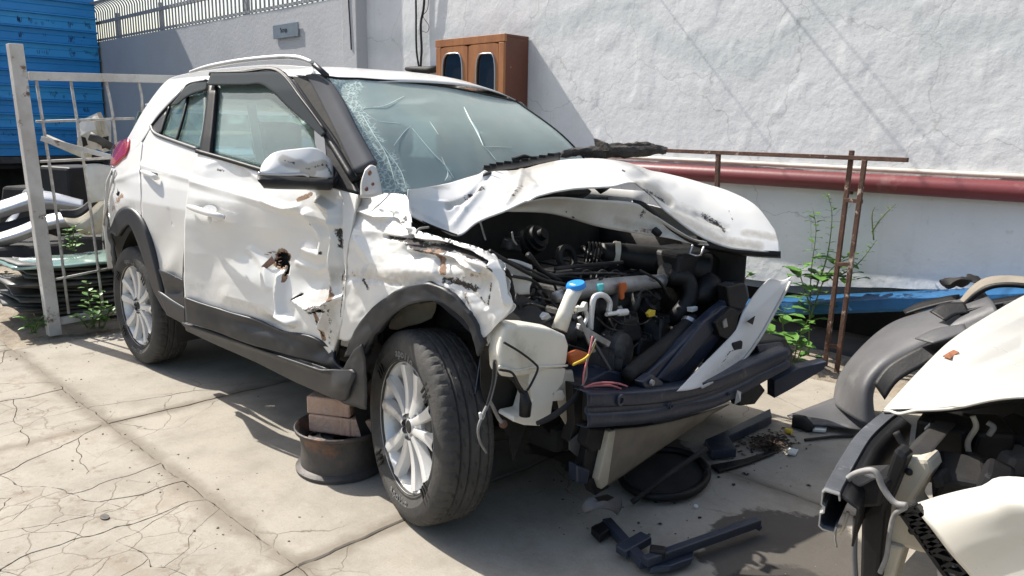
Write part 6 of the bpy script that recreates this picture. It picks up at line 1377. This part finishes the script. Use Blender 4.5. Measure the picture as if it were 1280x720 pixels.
# ---- rusty frame in front of the wall
YF = 1.98
fr = thing('rusty_frame', at(1038, 478, y=YF), 'rusty steel frame with two posts leaning at the white wall', 'frame')
F = lambda u, v, dy=0.: at(u, v, y=YF + dy)
obj('top_bar', MB().beam(F(826, 188), F(1135, 200), .03, .024), M_rust, fr, bevel=.002)
obj('post', MB().beam(F(1065, 188, .02), F(1028, 482, .02), .024, .024), M_rust, fr, bevel=.002)
obj('post', MB().beam(F(1081, 200, -.01), F(1044, 478, -.01), .024, .024), M_rust, fr, bevel=.002)
for (a, b) in (((1056, 250), (1078, 252)), ((1046, 330), (1066, 331)), ((1033, 432), (1052, 434))): obj('tie_bar', MB().beam(F(*a), F(*b), .02, .022), M_rust, fr)
obj('short_post', MB().beam(F(898, 189), F(893, 330), .026, .026), M_rust, fr, bevel=.002)
obj('foot_bar', MB().beam(F(1026, 476), F(1052, 482), .03, .03), M_rust, fr)

# ---- grey bumper skins stacked on the right
bgrp = 'old bumper skins stacked by the wall'
def yp(u, v, y): return at(u, v, y=y)
Gb = [[yp(1042, 504, 1.34), yp(1050, 470, 1.44), yp(1078, 434, 1.52), yp(1116, 404, 1.60), yp(1170, 386, 1.66), yp(1230, 364, 1.70)],
      [yp(1052, 512, 1.16), yp(1062, 474, 1.24), yp(1090, 440, 1.32), yp(1128, 412, 1.42), yp(1178, 394, 1.50), yp(1236, 372, 1.54)],
      [yp(1074, 526, 1.04), yp(1078, 482, 1.10), yp(1100, 452, 1.18), yp(1138, 428, 1.28), yp(1186, 406, 1.36), yp(1244, 382, 1.40)],
      [yp(1096, 538, 1.06), yp(1092, 492, 1.10), yp(1110, 464, 1.16), yp(1146, 444, 1.24), yp(1192, 420, 1.32), yp(1250, 396, 1.36)]]
b1 = thing('bumper_skin', at(1080, 530, z=0), 'sun faded grey bumper skin with dark openings beside the rusty frame', 'bumper', bgrp)
obj('skin', MB().grid(sheet(Gb, 60, 20)), M_greyplastic, b1, smooth=True, solid=.006)
fl_ = [[at(984, 519, z=.03), at(1024, 504, z=.05), at(1046, 496, z=.07), at(1060, 496, z=.08)], [at(1004, 530, z=.03), at(1040, 532, z=.035), at(1070, 536, z=.04), at(1094, 538, z=.04)]]
obj('lower_lip', MB().grid(sheet(fl_, 24, 8)), M_greyplastic, b1, smooth=True, solid=.006)
obj('opening', MB().grid(sheet([[yp(1092, 480, 1.06), yp(1110, 456, 1.12), yp(1144, 436, 1.18), yp(1184, 418, 1.26)], [yp(1106, 500, 1.04), yp(1124, 476, 1.08), yp(1158, 456, 1.14), yp(1198, 432, 1.20)]], 20, 6)), M_black, b1, smooth=True, solid=.004)  # black sheet laid over the skin for the shaded inside of an opening
obj('opening', MB().grid(sheet([[yp(1162, 390, 1.38), yp(1178, 380, 1.42), yp(1206, 378, 1.44)], [yp(1182, 402, 1.34), yp(1196, 394, 1.38), yp(1212, 392, 1.40)]], 14, 6)), M_black, b1, smooth=True, solid=.004)  # second black sheet painting a shaded opening
obj('fin', MB().grid(sheet([[yp(1144, 424, 1.18), yp(1170, 412, 1.22), yp(1206, 406, 1.26)], [yp(1166, 430, 1.10), yp(1186, 424, 1.14), yp(1210, 416, 1.2)]], 12, 6)), M_greyplastic, b1, smooth=True, solid=.006)
b2 = thing('bumper_skin', at(1240, 420, y=1.7), 'pale topped arched bumper end highest in the stack', 'bumper', bgrp)
obj('skin', MB().grid(sheet([[yp(1196, 380, 1.66), yp(1212, 360, 1.66), yp(1232, 347, 1.66), yp(1262, 344, 1.66), yp(1300, 348, 1.66)], [yp(1200, 384, 1.58), yp(1220, 364, 1.56), yp(1238, 355, 1.56), yp(1266, 354, 1.56), yp(1300, 358, 1.56)]], 40, 8)), M_cover, b2, smooth=True, solid=.012)
obj('inner_edge', MB().tube([yp(u, v, 1.55) for u, v in ((1201, 386), (1220, 368), (1240, 358), (1266, 356), (1300, 360))], .012, 8, smooth=5), M_black, b2, smooth=True)
b3 = thing('bumper_skin', at(1240, 440, y=1.55), 'black bumper skins lying flat under the pale arched one', 'bumper', bgrp)
for k in range(4):
    obj('skin_layer', MB().grid(sheet([[yp(1196, 388 + k * 8, 1.56), yp(1236, 378 + k * 8, 1.58), yp(1300, 368 + k * 8, 1.6)], [yp(1200, 394 + k * 8, 1.40), yp(1240, 384 + k * 8, 1.42), yp(1300, 374 + k * 8, 1.44)]], 20, 5)), (M_black, M_greyplastic, M_black, M_black2)[k], b3, smooth=True, solid=.012)
b4 = thing('bumper_skin', at(1140, 400, y=1.8), 'thin black lip of a bumper resting behind the grey one', 'bumper', bgrp)
obj('lip', MB().grid(sheet([[yp(1130, 390, 1.72), yp(1150, 380, 1.74), yp(1184, 372, 1.76), yp(1200, 370, 1.76)], [yp(1132, 394, 1.66), yp(1152, 388, 1.68), yp(1184, 380, 1.7), yp(1200, 378, 1.7)]], 16, 5)), M_black, b4, smooth=True, solid=.01)
b5 = foam('scrap_foam', [yp(1180, 354, 1.72), yp(1192, 353, 1.74), yp(1206, 352, 1.76), yp(1222, 348, 1.78)], [.02, .028, .026, .018], 4, M_black2, jag=.8)
b5.parent = None; b5.matrix_parent_inverse = Matrix.Identity(4); tag(b5, 'dark torn plastic scrap at the left of the pale arched bumper', 'scrap')
# ================================================================== SECOND WRECK (front corner only in view)
c2 = thing('wrecked_car', (3.6, 0, 0), 'second white wreck at the right edge with bare bumper beam', 'car')
def q(u, v, y): return at(u, v, y=y)
# bonnet
hr = [[q(1103, 513, -.60), q(1150, 462, -.34), q(1190, 424, -.05), q(1236, 394, .32), q(1280, 369, .70), q(1330, 345, 1.1)],
      [q(1140, 512, -.66), q(1184, 470, -.42), q(1222, 440, -.16), q(1262, 416, .16), q(1300, 396, .5), q(1345, 374, .86)],
      [q(1190, 509, -.70), q(1232, 478, -.5), q(1268, 456, -.28), q(1304, 438, 0), q(1340, 420, .3), q(1380, 402, .6)],
      [q(1290, 494, -.75), q(1326, 478, -.58), q(1356, 466, -.4), q(1386, 456, -.2), q(1416, 444, 0), q(1450, 434, .3)]]
hr.append([p + np.array((.30, .02, .05)) for p in hr[-1]]); hr.append([p + np.array((.35, .02, .04)) for p in hr[-1]])
G = sheet(hr, 70, 80); HU2 = np.array([px(p) for p in G.reshape(-1, 3)]).reshape(G.shape[0], G.shape[1], 2)
G[..., 2] += disp(HU2[..., 0], HU2[..., 1], [(1200, 460, 40, 9, .008, -28)], [([(1125, 508), (1190, 470), (1280, 430)], 14, -.012), ([(1140, 500), (1220, 462), (1290, 436)], 8, .008), ([(1190, 440), (1240, 416), (1290, 392)], 14, .008)])
h2 = obj('bonnet', MB().grid(G), M_paint2, c2, smooth=True, solid=.006)
if np.mean([p.normal.z for p in h2.data.polygons]) < 0: h2.data.flip_normals()
wearcol(h2, HU2[..., 0].ravel(), HU2[..., 1].ravel(), [([(1226, 472), (1228, 473)], 1.8, 0, .9), ([(1105, 512), (1110, 510)], 2, 1, .6)])
obj('bonnet_edge', MB().grid(sheet([[q(1103, 514, -.60), q(1190, 510, -.70), q(1290, 495, -.75)], [q(1106, 518, -.58), q(1190, 515, -.68), q(1290, 500, -.73)]], 24, 3)), M_black, h2, smooth=True, solid=.004)
# fender
fr2 = [[q(1138, 631, -.86), q(1180, 618, -.90), q(1224, 608, -.93), q(1290, 598, -.95)], [q(1160, 656, -.93), q(1196, 644, -.96), q(1236, 636, -.98), q(1300, 632, -.99)], [q(1186, 690, -.95), q(1216, 676, -.97), q(1250, 668, -.98), q(1310, 664, -.985)], [q(1214, 722, -.94), q(1240, 704, -.96), q(1270, 694, -.97), q(1320, 688, -.975)], [q(1240, 760, -.94), q(1262, 742, -.96), q(1290, 730, -.97), q(1330, 724, -.975)]]
for r_ in fr2: r_.append(r_[-1] + np.array((.35, -.01, .03))); r_.append(r_[-1] + np.array((.35, 0, .02)))
G = sheet(fr2, 70, 40); U2 = np.array([px(p) for p in G.reshape(-1, 3)])
f2 = obj('front_fender', MB().grid(G), M_paint2, c2, smooth=True, solid=.005); wearcol(f2, U2[:, 0], U2[:, 1], [])
# bumper beam
bb = [(1102, 512, -.50, 5, 12), (1076, 536, -.66, 9, 14), (1052, 566, -.80, 11, 18), (1038, 600, -.94, 13, 24), (1030, 636, -1.06, 14, 16)]
M_beamtop = mat('grey_beam_paint', (.085, .092, .105), (.05, .055, .062), rough=.38, scale=9, bump=.1, bscale=40, c3=(.34, .33, .31), s3=16, lo3=.60, hi3=.70)
bt = [np.array(p) for p in cr([at(u, v, y=y) for u, v, y in ((1106, 512, -.42), (1092, 522, -.54), (1070, 542, -.69), (1050, 572, -.84), (1036, 596, -.96), (1028, 610, -1.05))], 8)]
def sect(k):
    p = bt[k]; t = bt[min(k + 1, len(bt) - 1)] - bt[max(k - 1, 0)]; t /= np.linalg.norm(t); n = np.array((-t[1], t[0], 0.)); n = n if n[0] > 0 else -n
    q_ = lambda a, z: p + n * a + np.array((0, 0, z))
    return [q_(.034, -.012), q_(.031, .0), q_(.005, .002), q_(0, -.004), q_(0, -.028), q_(.006, -.032), q_(.006, -.042), q_(0, -.046), q_(.0, -.072), q_(.008, -.078), q_(.030, -.078), q_(.033, -.066)]
beam2 = obj('bumper_beam', MB().grid([sect(k) for k in range(len(bt))]), M_beamtop, c2, smooth=25, solid=.003)
obj('beam_back', MB().grid([[sect(k)[1] + np.array((.004, 0, -.006)), sect(k)[1] + np.array((.03, .02, -.03)), sect(k)[10] + np.array((.03, .02, -.03))] for k in range(len(bt))]), M_black, c2, smooth=True, solid=.004)
obj('beam_end', MB().grid([sect(len(bt) - 1), [p + np.array((.004, -.012, 0)) for p in sect(len(bt) - 1)]]), M_alu, c2, solid=.003)
for k in (14, 26, 34): obj('beam_boss', MB().lathe([(.001, .002), (.007, .002), (.010, .0)], 10, Matrix.Translation(sect(k)[5] + np.array((-.006, -.004, .016))) @ Matrix.Rotation(R(-90), 4, 'Y')), M_black, beam2)
def sl(name, pts, y, ext, m, bevel=.006, lab=None, par=None): return obj(name, MB().prism([at(u, v, y=y) for u, v in pts], ext), m, par or c2, bevel=bevel, label=lab)
sl('beam_mount', [(1052, 600), (1090, 598), (1106, 606), (1100, 634), (1070, 636), (1050, 624)], -.90, (0, .10, 0), M_black2, .008)
sl('mount_top', [(1050, 598), (1076, 590), (1096, 598), (1074, 610)], -.92, (0, .03, 0), M_greyplastic, .004)
sl('lamp_support', [(1076, 640), (1098, 620), (1118, 560), (1134, 572), (1106, 640), (1098, 730), (1074, 730)], -.86, (0, .05, 0), M_black, .008)
sl('apron', [(1110, 584), (1130, 572), (1160, 574), (1164, 590), (1140, 628), (1170, 664), (1190, 700), (1150, 692), (1098, 676), (1102, 630)], -.82, (0, .08, 0), M_beige, .01)
sl('apron_leg', [(1098, 676), (1130, 684), (1116, 730), (1094, 730)], -.83, (0, .06, 0), M_beige, .008)
sl('apron_top', [(1106, 590), (1132, 566), (1160, 572), (1150, 580), (1130, 580), (1112, 600)], -.80, (0, .2, .02), M_black2, .006)
for (u, v) in ((1136, 590), (1124, 640), (1140, 664)): obj('rivet', MB().ball(at(u, v, y=-.825), (.008, .004, .008)), M_black, c2, smooth=True)
# honeycomb lamp bracket along the fender edge
lat = [((1128, 640), (1146, 632)), ((1140, 656), (1160, 648)), ((1152, 672), (1172, 664)), ((1164, 690), (1186, 680)), ((1178, 708), (1200, 698)), ((1192, 726), (1214, 716)), ((1128, 640), (1192, 730)), ((1146, 632), (1216, 722)), ((1136, 648), (1156, 640)), ((1146, 664), (1166, 656)), ((1158, 682), (1178, 672)), ((1130, 640), (1160, 650)), ((1142, 656), (1172, 664)), ((1154, 674), (1184, 682)), ((1168, 690), (1198, 700)), ((1180, 708), (1210, 718))]
hb = MB()
for a, b in lat: hb.beam(at(a[0], a[1], y=-.90), at(b[0], b[1], y=-.90), .02, .008)
obj('honeycomb_bracket', hb, M_black, c2)
sl('bracket_web', [(1130, 640), (1146, 632), (1216, 722), (1190, 728)], -.875, (0, .006, 0), M_under, 0)
obj('bracket_foil', MB().prism([at(u, v, y=-.9) for u, v in ((1170, 712), (1186, 700), (1200, 716), (1190, 730), (1172, 730))], (0, .02, 0)), M_alu, c2, bevel=.004)
obj('bay_shade_backdrop', MB().prism([at(u, v, y=-.28) for u, v in ((1150, 500), (1330, 470), (1330, 640), (1180, 610))], (0, .03, 0)), M_under, c2)  # black backdrop added to give the bay its deep shade
# engine bay behind
obj('bay_floor', MB().box((3.3, -.1, .30), (1.2, 1.3, .1)), M_under, c2)
obj('bay_side', MB().box((3.2, .62, .55), (1.2, .04, .5)), M_under, c2)
obj('bay_wall', MB().box((3.75, -.1, .62), (.05, 1.5, .6)), M_under, c2)
obj('radiator_panel', MB().box((2.92, .1, .48), (.06, .95, .42)), M_under, c2)
obj('strut_tower', MB().lathe([(.001, .80), (.06, .80), (.10, .77), (.13, .70), (.14, .5)], 26, Matrix.Translation((3.15, -.55, -.12))), M_black2, c2, smooth=40)
for k, (u, v, y, sx, sy_, sz, m_) in enumerate(((1180, 560, -.55, .12, .08, .16, M_black), (1200, 600, -.70, .10, .12, .07, M_black2), (1226, 560, -.5, .10, .10, .14, M_black), (1266, 574, -.5, .08, .06, .05, M_greyplastic), (1270, 545, -.4, .14, .10, .06, M_black2), (1246, 600, -.72, .12, .06, .05, M_black), (1222, 590, -.62, .05, .08, .07, M_black2))):
    obj('ancillary', MB().box(at(u, v, y=y), (sx, sy_, sz), Matrix.Rotation(R(20 * k), 3, 'Z') @ Matrix.Rotation(R(14), 3, 'X'), .85), m_, c2, bevel=.01)
for pts, r, m_, y in (([(1052, 608), (1066, 594), (1086, 588), (1096, 592), (1104, 610), (1118, 628), (1134, 632)], .0065, M_wirew, -.93), ([(1132, 634), (1118, 644), (1112, 668), (1108, 696), (1100, 716)], .005, M_wirew, -.93), ([(1120, 540), (1130, 556), (1146, 570), (1150, 580)], .008, M_black2, -.7), ([(1216, 520), (1220, 534), (1210, 552), (1212, 572)], .006, M_beige, -.6), ([(1060, 640), (1054, 660), (1048, 668)], .003, M_beige, -1.0), ([(1046, 652), (1044, 672), (1046, 684)], .002, M_wirew, -1.0), ([(1070, 646), (1068, 690), (1070, 730)], .006, M_greyplastic, -.9), ([(1234, 528), (1242, 534), (1236, 544)], .006, M_wirew, -.6)):
    obj('wire', MB().tube([at(u, v, y=y) for u, v in pts], r, 8, smooth=6), m_, c2, smooth=True)
sl('plug', [(1162, 596), (1176, 592), (1182, 608), (1168, 612)], -.80, (0, .05, 0), M_black2, .006)
sl('glint_chip', [(1154, 536), (1162, 528), (1166, 540), (1158, 546)], -.62, (0, .01, 0), M_alu, .003)  # bright metal chip put in to act as a glint
dl = MB(); P_ = [at(u, v, z=.86) for u, v in ((1176, 448), (1190, 442), (1198, 438), (1199, 443), (1192, 448), (1186, 450))]
dl.add([p + np.array((0, 0, .004 + .006 * (i % 2))) for i, p in enumerate([atp(u, v, h2.data.vertices[0].co, (0, 0, 1)) for u, v in ()])], []) if False else None
def on_h2(u, v):
    k = np.argmin((U_h2[:, 0] - u) ** 2 + (U_h2[:, 1] - v) ** 2); p = np.array(h2.data.vertices[int(k)].co); d_ = np.dot(p - CAM, FW); return CAM + ray(u, v) * d_ * .994
U_h2 = np.array([px(v.co) for v in h2.data.vertices])
tag(obj('dry_leaf', MB().add([on_h2(u, v) for u, v in ((1178, 445), (1186, 440), (1192, 437), (1199, 440), (1192, 444), (1188, 448))], [(0, 1, 5), (1, 2, 4, 5), (2, 3, 4)]), M_dryleaf, solid=.002), 'brown dry leaf lying on the white bonnet at right', 'leaf')

# ================================================================== DEBRIS ON THE FLOOR
def flat(name, pts, z0, h, m, lab, cat, grp=None, bevel=.004, tiltz=0.):
    P = [at(u, v, z=z0) for u, v in pts]
    return tag(obj(name, MB().prism(P, (0, 0, h)), m, bevel=bevel), lab, cat, grp)
# long black plastic trim in the foreground
tr = thing('plastic_trim', at(850, 700, z=0), 'long broken black plastic trim lying in the foreground shade', 'trim')
obj('rail', MB().beam(at(806, 702, z=.05), at(948, 652, z=.05), .03, .03), M_navy, tr, bevel=.004)
obj('web', MB().prism([at(u, v, z=.015) for u, v in ((806, 704), (866, 682), (864, 706), (836, 716), (812, 718))], (.0, .01, .02)), M_navy, tr, bevel=.004)
obj('hook', MB().beam(at(940, 652, z=.05), at(951, 660, z=.03), .025, .02), M_navy, tr, bevel=.004)
obj('clip', MB().box(at(822, 690, z=.06), (.05, .04, .03), Matrix.Rotation(R(30), 3, 'Z')), M_black, tr, bevel=.006)
obj('rail', MB().beam(at(758, 652, z=.03), at(806, 706, z=.03), .035, .03), M_navy, tr, bevel=.004)
tr2 = thing('plastic_bracket', at(770, 675, z=0), 'small black plastic bracket beside the long broken trim', 'bracket')
obj('plate', MB().prism([at(u, v, z=.01) for u, v in ((738, 668), (754, 660), (766, 668), (750, 680))], (0, 0, .03)), M_black, tr2, bevel=.005)
obj('arm', MB().beam(at(776, 690, z=.03), at(808, 672, z=.04), .05, .03), M_navy, tr2, bevel=.005)
# undertray ring lying behind the cover
ur = thing('wheel_arch_liner', at(820, 600, z=0), 'round black liner lying on the shaded floor under the beam', 'liner')
ring = [at(830 + 54 * math.cos(a), 592 + 30 * math.sin(a), z=.03) for a in np.linspace(0, 2 * math.pi, 40)]
obj('rim_edge', MB().tube(ring, .016, 8), M_black, ur, smooth=True)
obj('disc', MB().add([p - np.array((0, 0, .012)) for p in ring[:-1]], [tuple(range(39))]), M_under, ur, solid=.006)
obj('strap', MB().tube([at(790, 628, z=.03), at(840, 590, z=.12), at(884, 560, z=.2)], .010, 8), M_black2, ur, smooth=True)
# heap of black plastic near the far wheel
flat('plastic_sheet', [(898, 552), (962, 520), (964, 530), (910, 556), (920, 572), (888, 574), (880, 560)], .012, .04, M_navy, 'folded navy plastic sheet on the floor behind the beam', 'plastic sheet')
flat('plastic_strip', [(888, 584), (930, 576), (968, 564), (970, 568), (934, 582), (898, 592)], .006, .012, M_black, 'thin black plastic strip with curled end on the floor', 'plastic strip')
rd = random.Random(9); lf = MB()
for k in range(420):
    a = rd.uniform(0, 6.28); r_ = abs(rd.gauss(0, .55)); u = 962 + 34 * r_ * math.cos(a); v = 553 + 13 * r_ * math.sin(a); p = at(u, v, z=.004 + max(0, .05 * (1 - r_)) * rd.random())
    s_ = rd.uniform(.006, .018); M3 = Matrix.Rotation(rd.uniform(0, 6), 3, 'Z') @ Matrix.Rotation(rd.uniform(-.9, .9), 3, 'X')
    lf.add([Vector(p) + M3 @ Vector(c_) for c_ in ((-s_, 0, 0), (0, -s_ * .5, .003), (s_, 0, 0), (0, s_ * .5, .003))], [(0, 1, 2, 3)])
o = obj('leaf_litter', lf, M_dryleaf); o.data.materials.clear(); o.data.materials.append(mat('dark_litter', (.05, .035, .025), (.10, .07, .05), rough=.9, scale=20)); o['kind'] = 'stuff'; o['label'] = 'heap of dark leaf litter and crumbs beside the navy sheet'; o['category'] = 'litter'
tag(obj('yellow_cap', MB().tube([at(982, 538, z=.015), at(990, 540, z=.015)], .013, 10), M_yellow), 'small yellow plastic cap on the shaded floor', 'cap')
tag(obj('plastic_stub', MB().tube([at(990, 526, z=.03), at(1004, 528, z=.03), at(1014, 536, z=.02)], [.03, .035, .02], 9), M_black2, smooth=True), 'dark plastic stub beside the grey bumper lip', 'plastic stub')
tag(obj('white_scrap', MB().prism([at(u, v, z=.006) for u, v in ((1012, 532), (1034, 534), (1032, 541), (1016, 540))], (0, 0, .012)), M_airbag, bevel=.002), 'small white plastic scrap under the grey bumper lip', 'scrap')
tag(obj('white_scrap', MB().prism([at(u, v, z=.006) for u, v in ((986, 562), (998, 564), (994, 570), (984, 568))], (0, 0, .01)), M_airbag, bevel=.002), 'small white plastic scrap beside the leaf litter', 'scrap')
tag(obj('stick', MB().tube([at(1006, 550, z=.008), at(1040, 546, z=.01), at(1066, 545, z=.008)], .007, 6), M_black2), 'thin dark stick on the floor before the grey bumper', 'stick')
flat('floor_patch', [(1096, 552), (1112, 544), (1126, 548), (1124, 560), (1104, 562)], .01, .03, M_tank, 'pale plate standing in for light floor under the second wreck', 'floor patch')  # pale plate added where light floor shows through
tag(obj('pebble', MB().ball(at(870, 633, z=.006), (.010, .008, .008)), M_airbag, smooth=True), 'small white pebble on the shaded concrete', 'pebble')
flat('drain_disc', [(131 + 6 * math.cos(a), 647 + 3.4 * math.sin(a)) for a in np.linspace(0, 6.28, 16, endpoint=False)], .0005, .004, M_steelrim, 'small round steel plug set in the cracked concrete', 'floor plug', bevel=0)

rc2 = random.Random(17); cb_ = MB()
for k in range(150):
    u, v = (rc2.gauss(760, 70), rc2.gauss(640, 34)) if k % 2 else (rc2.gauss(930, 60), rc2.gauss(570, 26))
    if v < 540 or u > 1020: continue
    p = at(u, v, z=.003); s_ = rc2.choice((.002, .003, .004, .009)) * rc2.uniform(.6, 1.3); M3 = Matrix.Rotation(rc2.uniform(0, 6), 3, 'Z') @ Matrix.Rotation(rc2.uniform(-.6, .6), 3, 'X')
    cb_.add([Vector(p) + M3 @ Vector(c_) * s_ for c_ in ((-1, -.3, 0), (.7, -.6, 0), (1, .4, 0), (-.4, .6, 0), (0, 0, .5))], [(0, 1, 4), (1, 2, 4), (2, 3, 4), (3, 0, 4), (3, 2, 1, 0)])
o = obj('plastic_crumbs', cb_, M_black2); o['kind'] = 'stuff'; o['label'] = 'splintered plastic crumbs scattered on the floor under the crashed nose'; o['category'] = 'crumbs'
# ================================================================== PLANTS
def plant(name, base, stems, lab, m=M_leaf, lsize=.05, seed=1, cat='plant'):
    rp_ = random.Random(seed); t = thing(name, base, lab, cat)
    sm, lm = MB(), MB()
    for pts, nl, ls in stems:
        P = cr([np.array(p) for p in pts], 6); sm.tube(P, [.005, .004, .0025, .0015], 6)
        for k in range(nl):
            f = (k + .6) / nl; p = Vector(P[min(len(P) - 1, int(f * (len(P) - 1)))]); a = k * 2.4 + rp_.uniform(-.5, .5); s_ = ls * rp_.uniform(.6, 1.25)
            d_ = Vector((math.cos(a), math.sin(a) * .8 - .25, rp_.uniform(-.1, .5))).normalized(); sd_ = d_.cross(Vector((0, 0, 1))).normalized(); up_ = sd_.cross(d_).normalized()
            b = p + d_ * s_ * .25
            pr_ = [(0, 0, 0), (.25, .30, .05), (.55, .40, .06), (.82, .24, 0), (1.08, 0, -.10)]
            L1 = [b + d_ * s_ * x + sd_ * s_ * y_ + up_ * s_ * z_ for x, y_, z_ in pr_]; R1 = [b + d_ * s_ * x - sd_ * s_ * y_ + up_ * s_ * z_ for x, y_, z_ in pr_]
            Cc = [b + d_ * s_ * x + up_ * s_ * (z_ - .06) for x, y_, z_ in pr_]
            o = len(lm.v); lm.v += [tuple(v) for v in L1 + Cc + R1]
            for q_ in range(4):
                lm.f.append((o + q_, o + q_ + 1, o + 5 + q_ + 1, o + 5 + q_)); lm.f.append((o + 5 + q_, o + 5 + q_ + 1, o + 10 + q_ + 1, o + 10 + q_))
            sm.tube([p, b], .0012, 4)
    obj('stem', sm, M_stem, t, smooth=True); lo_ = obj('foliage', lm, m, t, smooth=True); lo_['kind'] = 'stuff'
    return t
wy = lambda u, v, y=2.12: at(u, v, y=y)
plant('wall_creeper', wy(1012, 420), [([wy(1010, 470), wy(1012, 400), wy(1014, 340), wy(1020, 290), wy(1016, 260)], 40, .05), ([wy(1012, 400), wy(1030, 350), wy(1046, 330), wy(1062, 318)], 22, .105), ([wy(1012, 380), wy(1002, 350), wy(1000, 335)], 12, .10), ([wy(1020, 360), wy(1034, 320), wy(1040, 270), wy(1034, 240)], 34, .028), ([wy(1040, 350), wy(1072, 330), wy(1096, 300)], 26, .026), ([wy(1014, 345), wy(1050, 345), wy(1070, 350)], 14, .10)], 'leafy green creeper on the white wall beside the rusty posts', seed=3)
plant('weed', wy(985, 430, 1.9), [([wy(985, 470, 1.9), wy(982, 430, 1.88), wy(978, 400, 1.86), wy(984, 380, 1.84)], 20, .10), ([wy(990, 460, 1.9), wy(1000, 420, 1.86), wy(1010, 400, 1.82)], 12, .06), ([wy(980, 450, 1.9), wy(966, 425, 1.84), wy(962, 410, 1.8)], 10, .11), ([wy(990, 470, 1.9), wy(1000, 440, 1.86), wy(1004, 430, 1.8)], 9, .06)], 'broad leaved weed in the shade below the blue ledge', seed=5)
plant('wall_creeper', wy(920, 360), [([wy(922, 372), wy(920, 345), wy(924, 322), wy(916, 305)], 14, .045), ([wy(922, 360), wy(934, 345), wy(940, 340)], 8, .055), ([wy(920, 365), wy(908, 350), wy(905, 345)], 8, .05)], 'small bright creeper showing below the bonnet tip', seed=8)
plant('weed', wy(1110, 320, 2.2), [([wy(1090, 290, 2.2), wy(1100, 275, 2.2), wy(1112, 262, 2.2), wy(1120, 255, 2.2)], 14, .020), ([wy(1092, 300, 2.2), wy(1090, 270, 2.2), wy(1094, 258, 2.2)], 10, .018)], 'wispy pale sprig on the wall right of the rusty posts', M_leaf2, seed=12)
gx = lambda u, v, x=-2.55: at(u, v, x=x)
plant('weed', gx(92, 300, -3.0), [([gx(88, 312, -3.0), gx(86, 296, -3.0), gx(84, 284, -3.0)], 12, .055), ([gx(92, 312, -3.0), gx(98, 298, -3.0), gx(104, 292, -3.0)], 12, .05), ([gx(90, 312, -3.0), gx(92, 290, -3.0), gx(94, 280, -3.0)], 12, .05)], 'bright green weed growing above the glass stack', seed=14)
plant('weed', gx(40, 408, -2.4), [([gx(40, 416, -2.35), gx(34, 402, -2.35), gx(28, 394, -2.35)], 9, .05), ([gx(44, 416, -2.35), gx(50, 404, -2.3), gx(56, 402, -2.3)], 10, .05), ([gx(42, 416, -2.35), gx(46, 404, -2.32), gx(50, 398, -2.3)], 8, .045)], 'small weed at the foot of the white rack post', seed=16)
plant('weed', gx(118, 390, -2.2), [([gx(118, 408, -2.2), gx(112, 380, -2.2), gx(108, 350, -2.22)], 18, .05), ([gx(124, 408, -2.2), gx(126, 380, -2.2), gx(122, 362, -2.2)], 18, .05), ([gx(110, 410, -2.2), gx(100, 398, -2.2), gx(92, 394, -2.2)], 14, .045), ([gx(130, 408, -2.2), gx(136, 390, -2.2), gx(140, 380, -2.2)], 14, .05), ([gx(116, 410, -2.2), gx(120, 398, -2.15), gx(126, 390, -2.15)], 12, .045)], 'dark weeds growing through the rack beside the rear wheel', M_leaf, seed=18)
plant('weed', at(6, 344, z=0), [([at(2, 350, z=0), at(4, 344, z=.06), at(10, 340, z=.10)], 12, .05), ([at(8, 350, z=0), at(10, 344, z=.05), at(16, 344, z=.08)], 10, .05)], 'low dry weed on the earth left of the rack', M_leaf2, seed=20)

for o_ in bpy.data.objects:
    if '_w' in o_: del o_['_w']
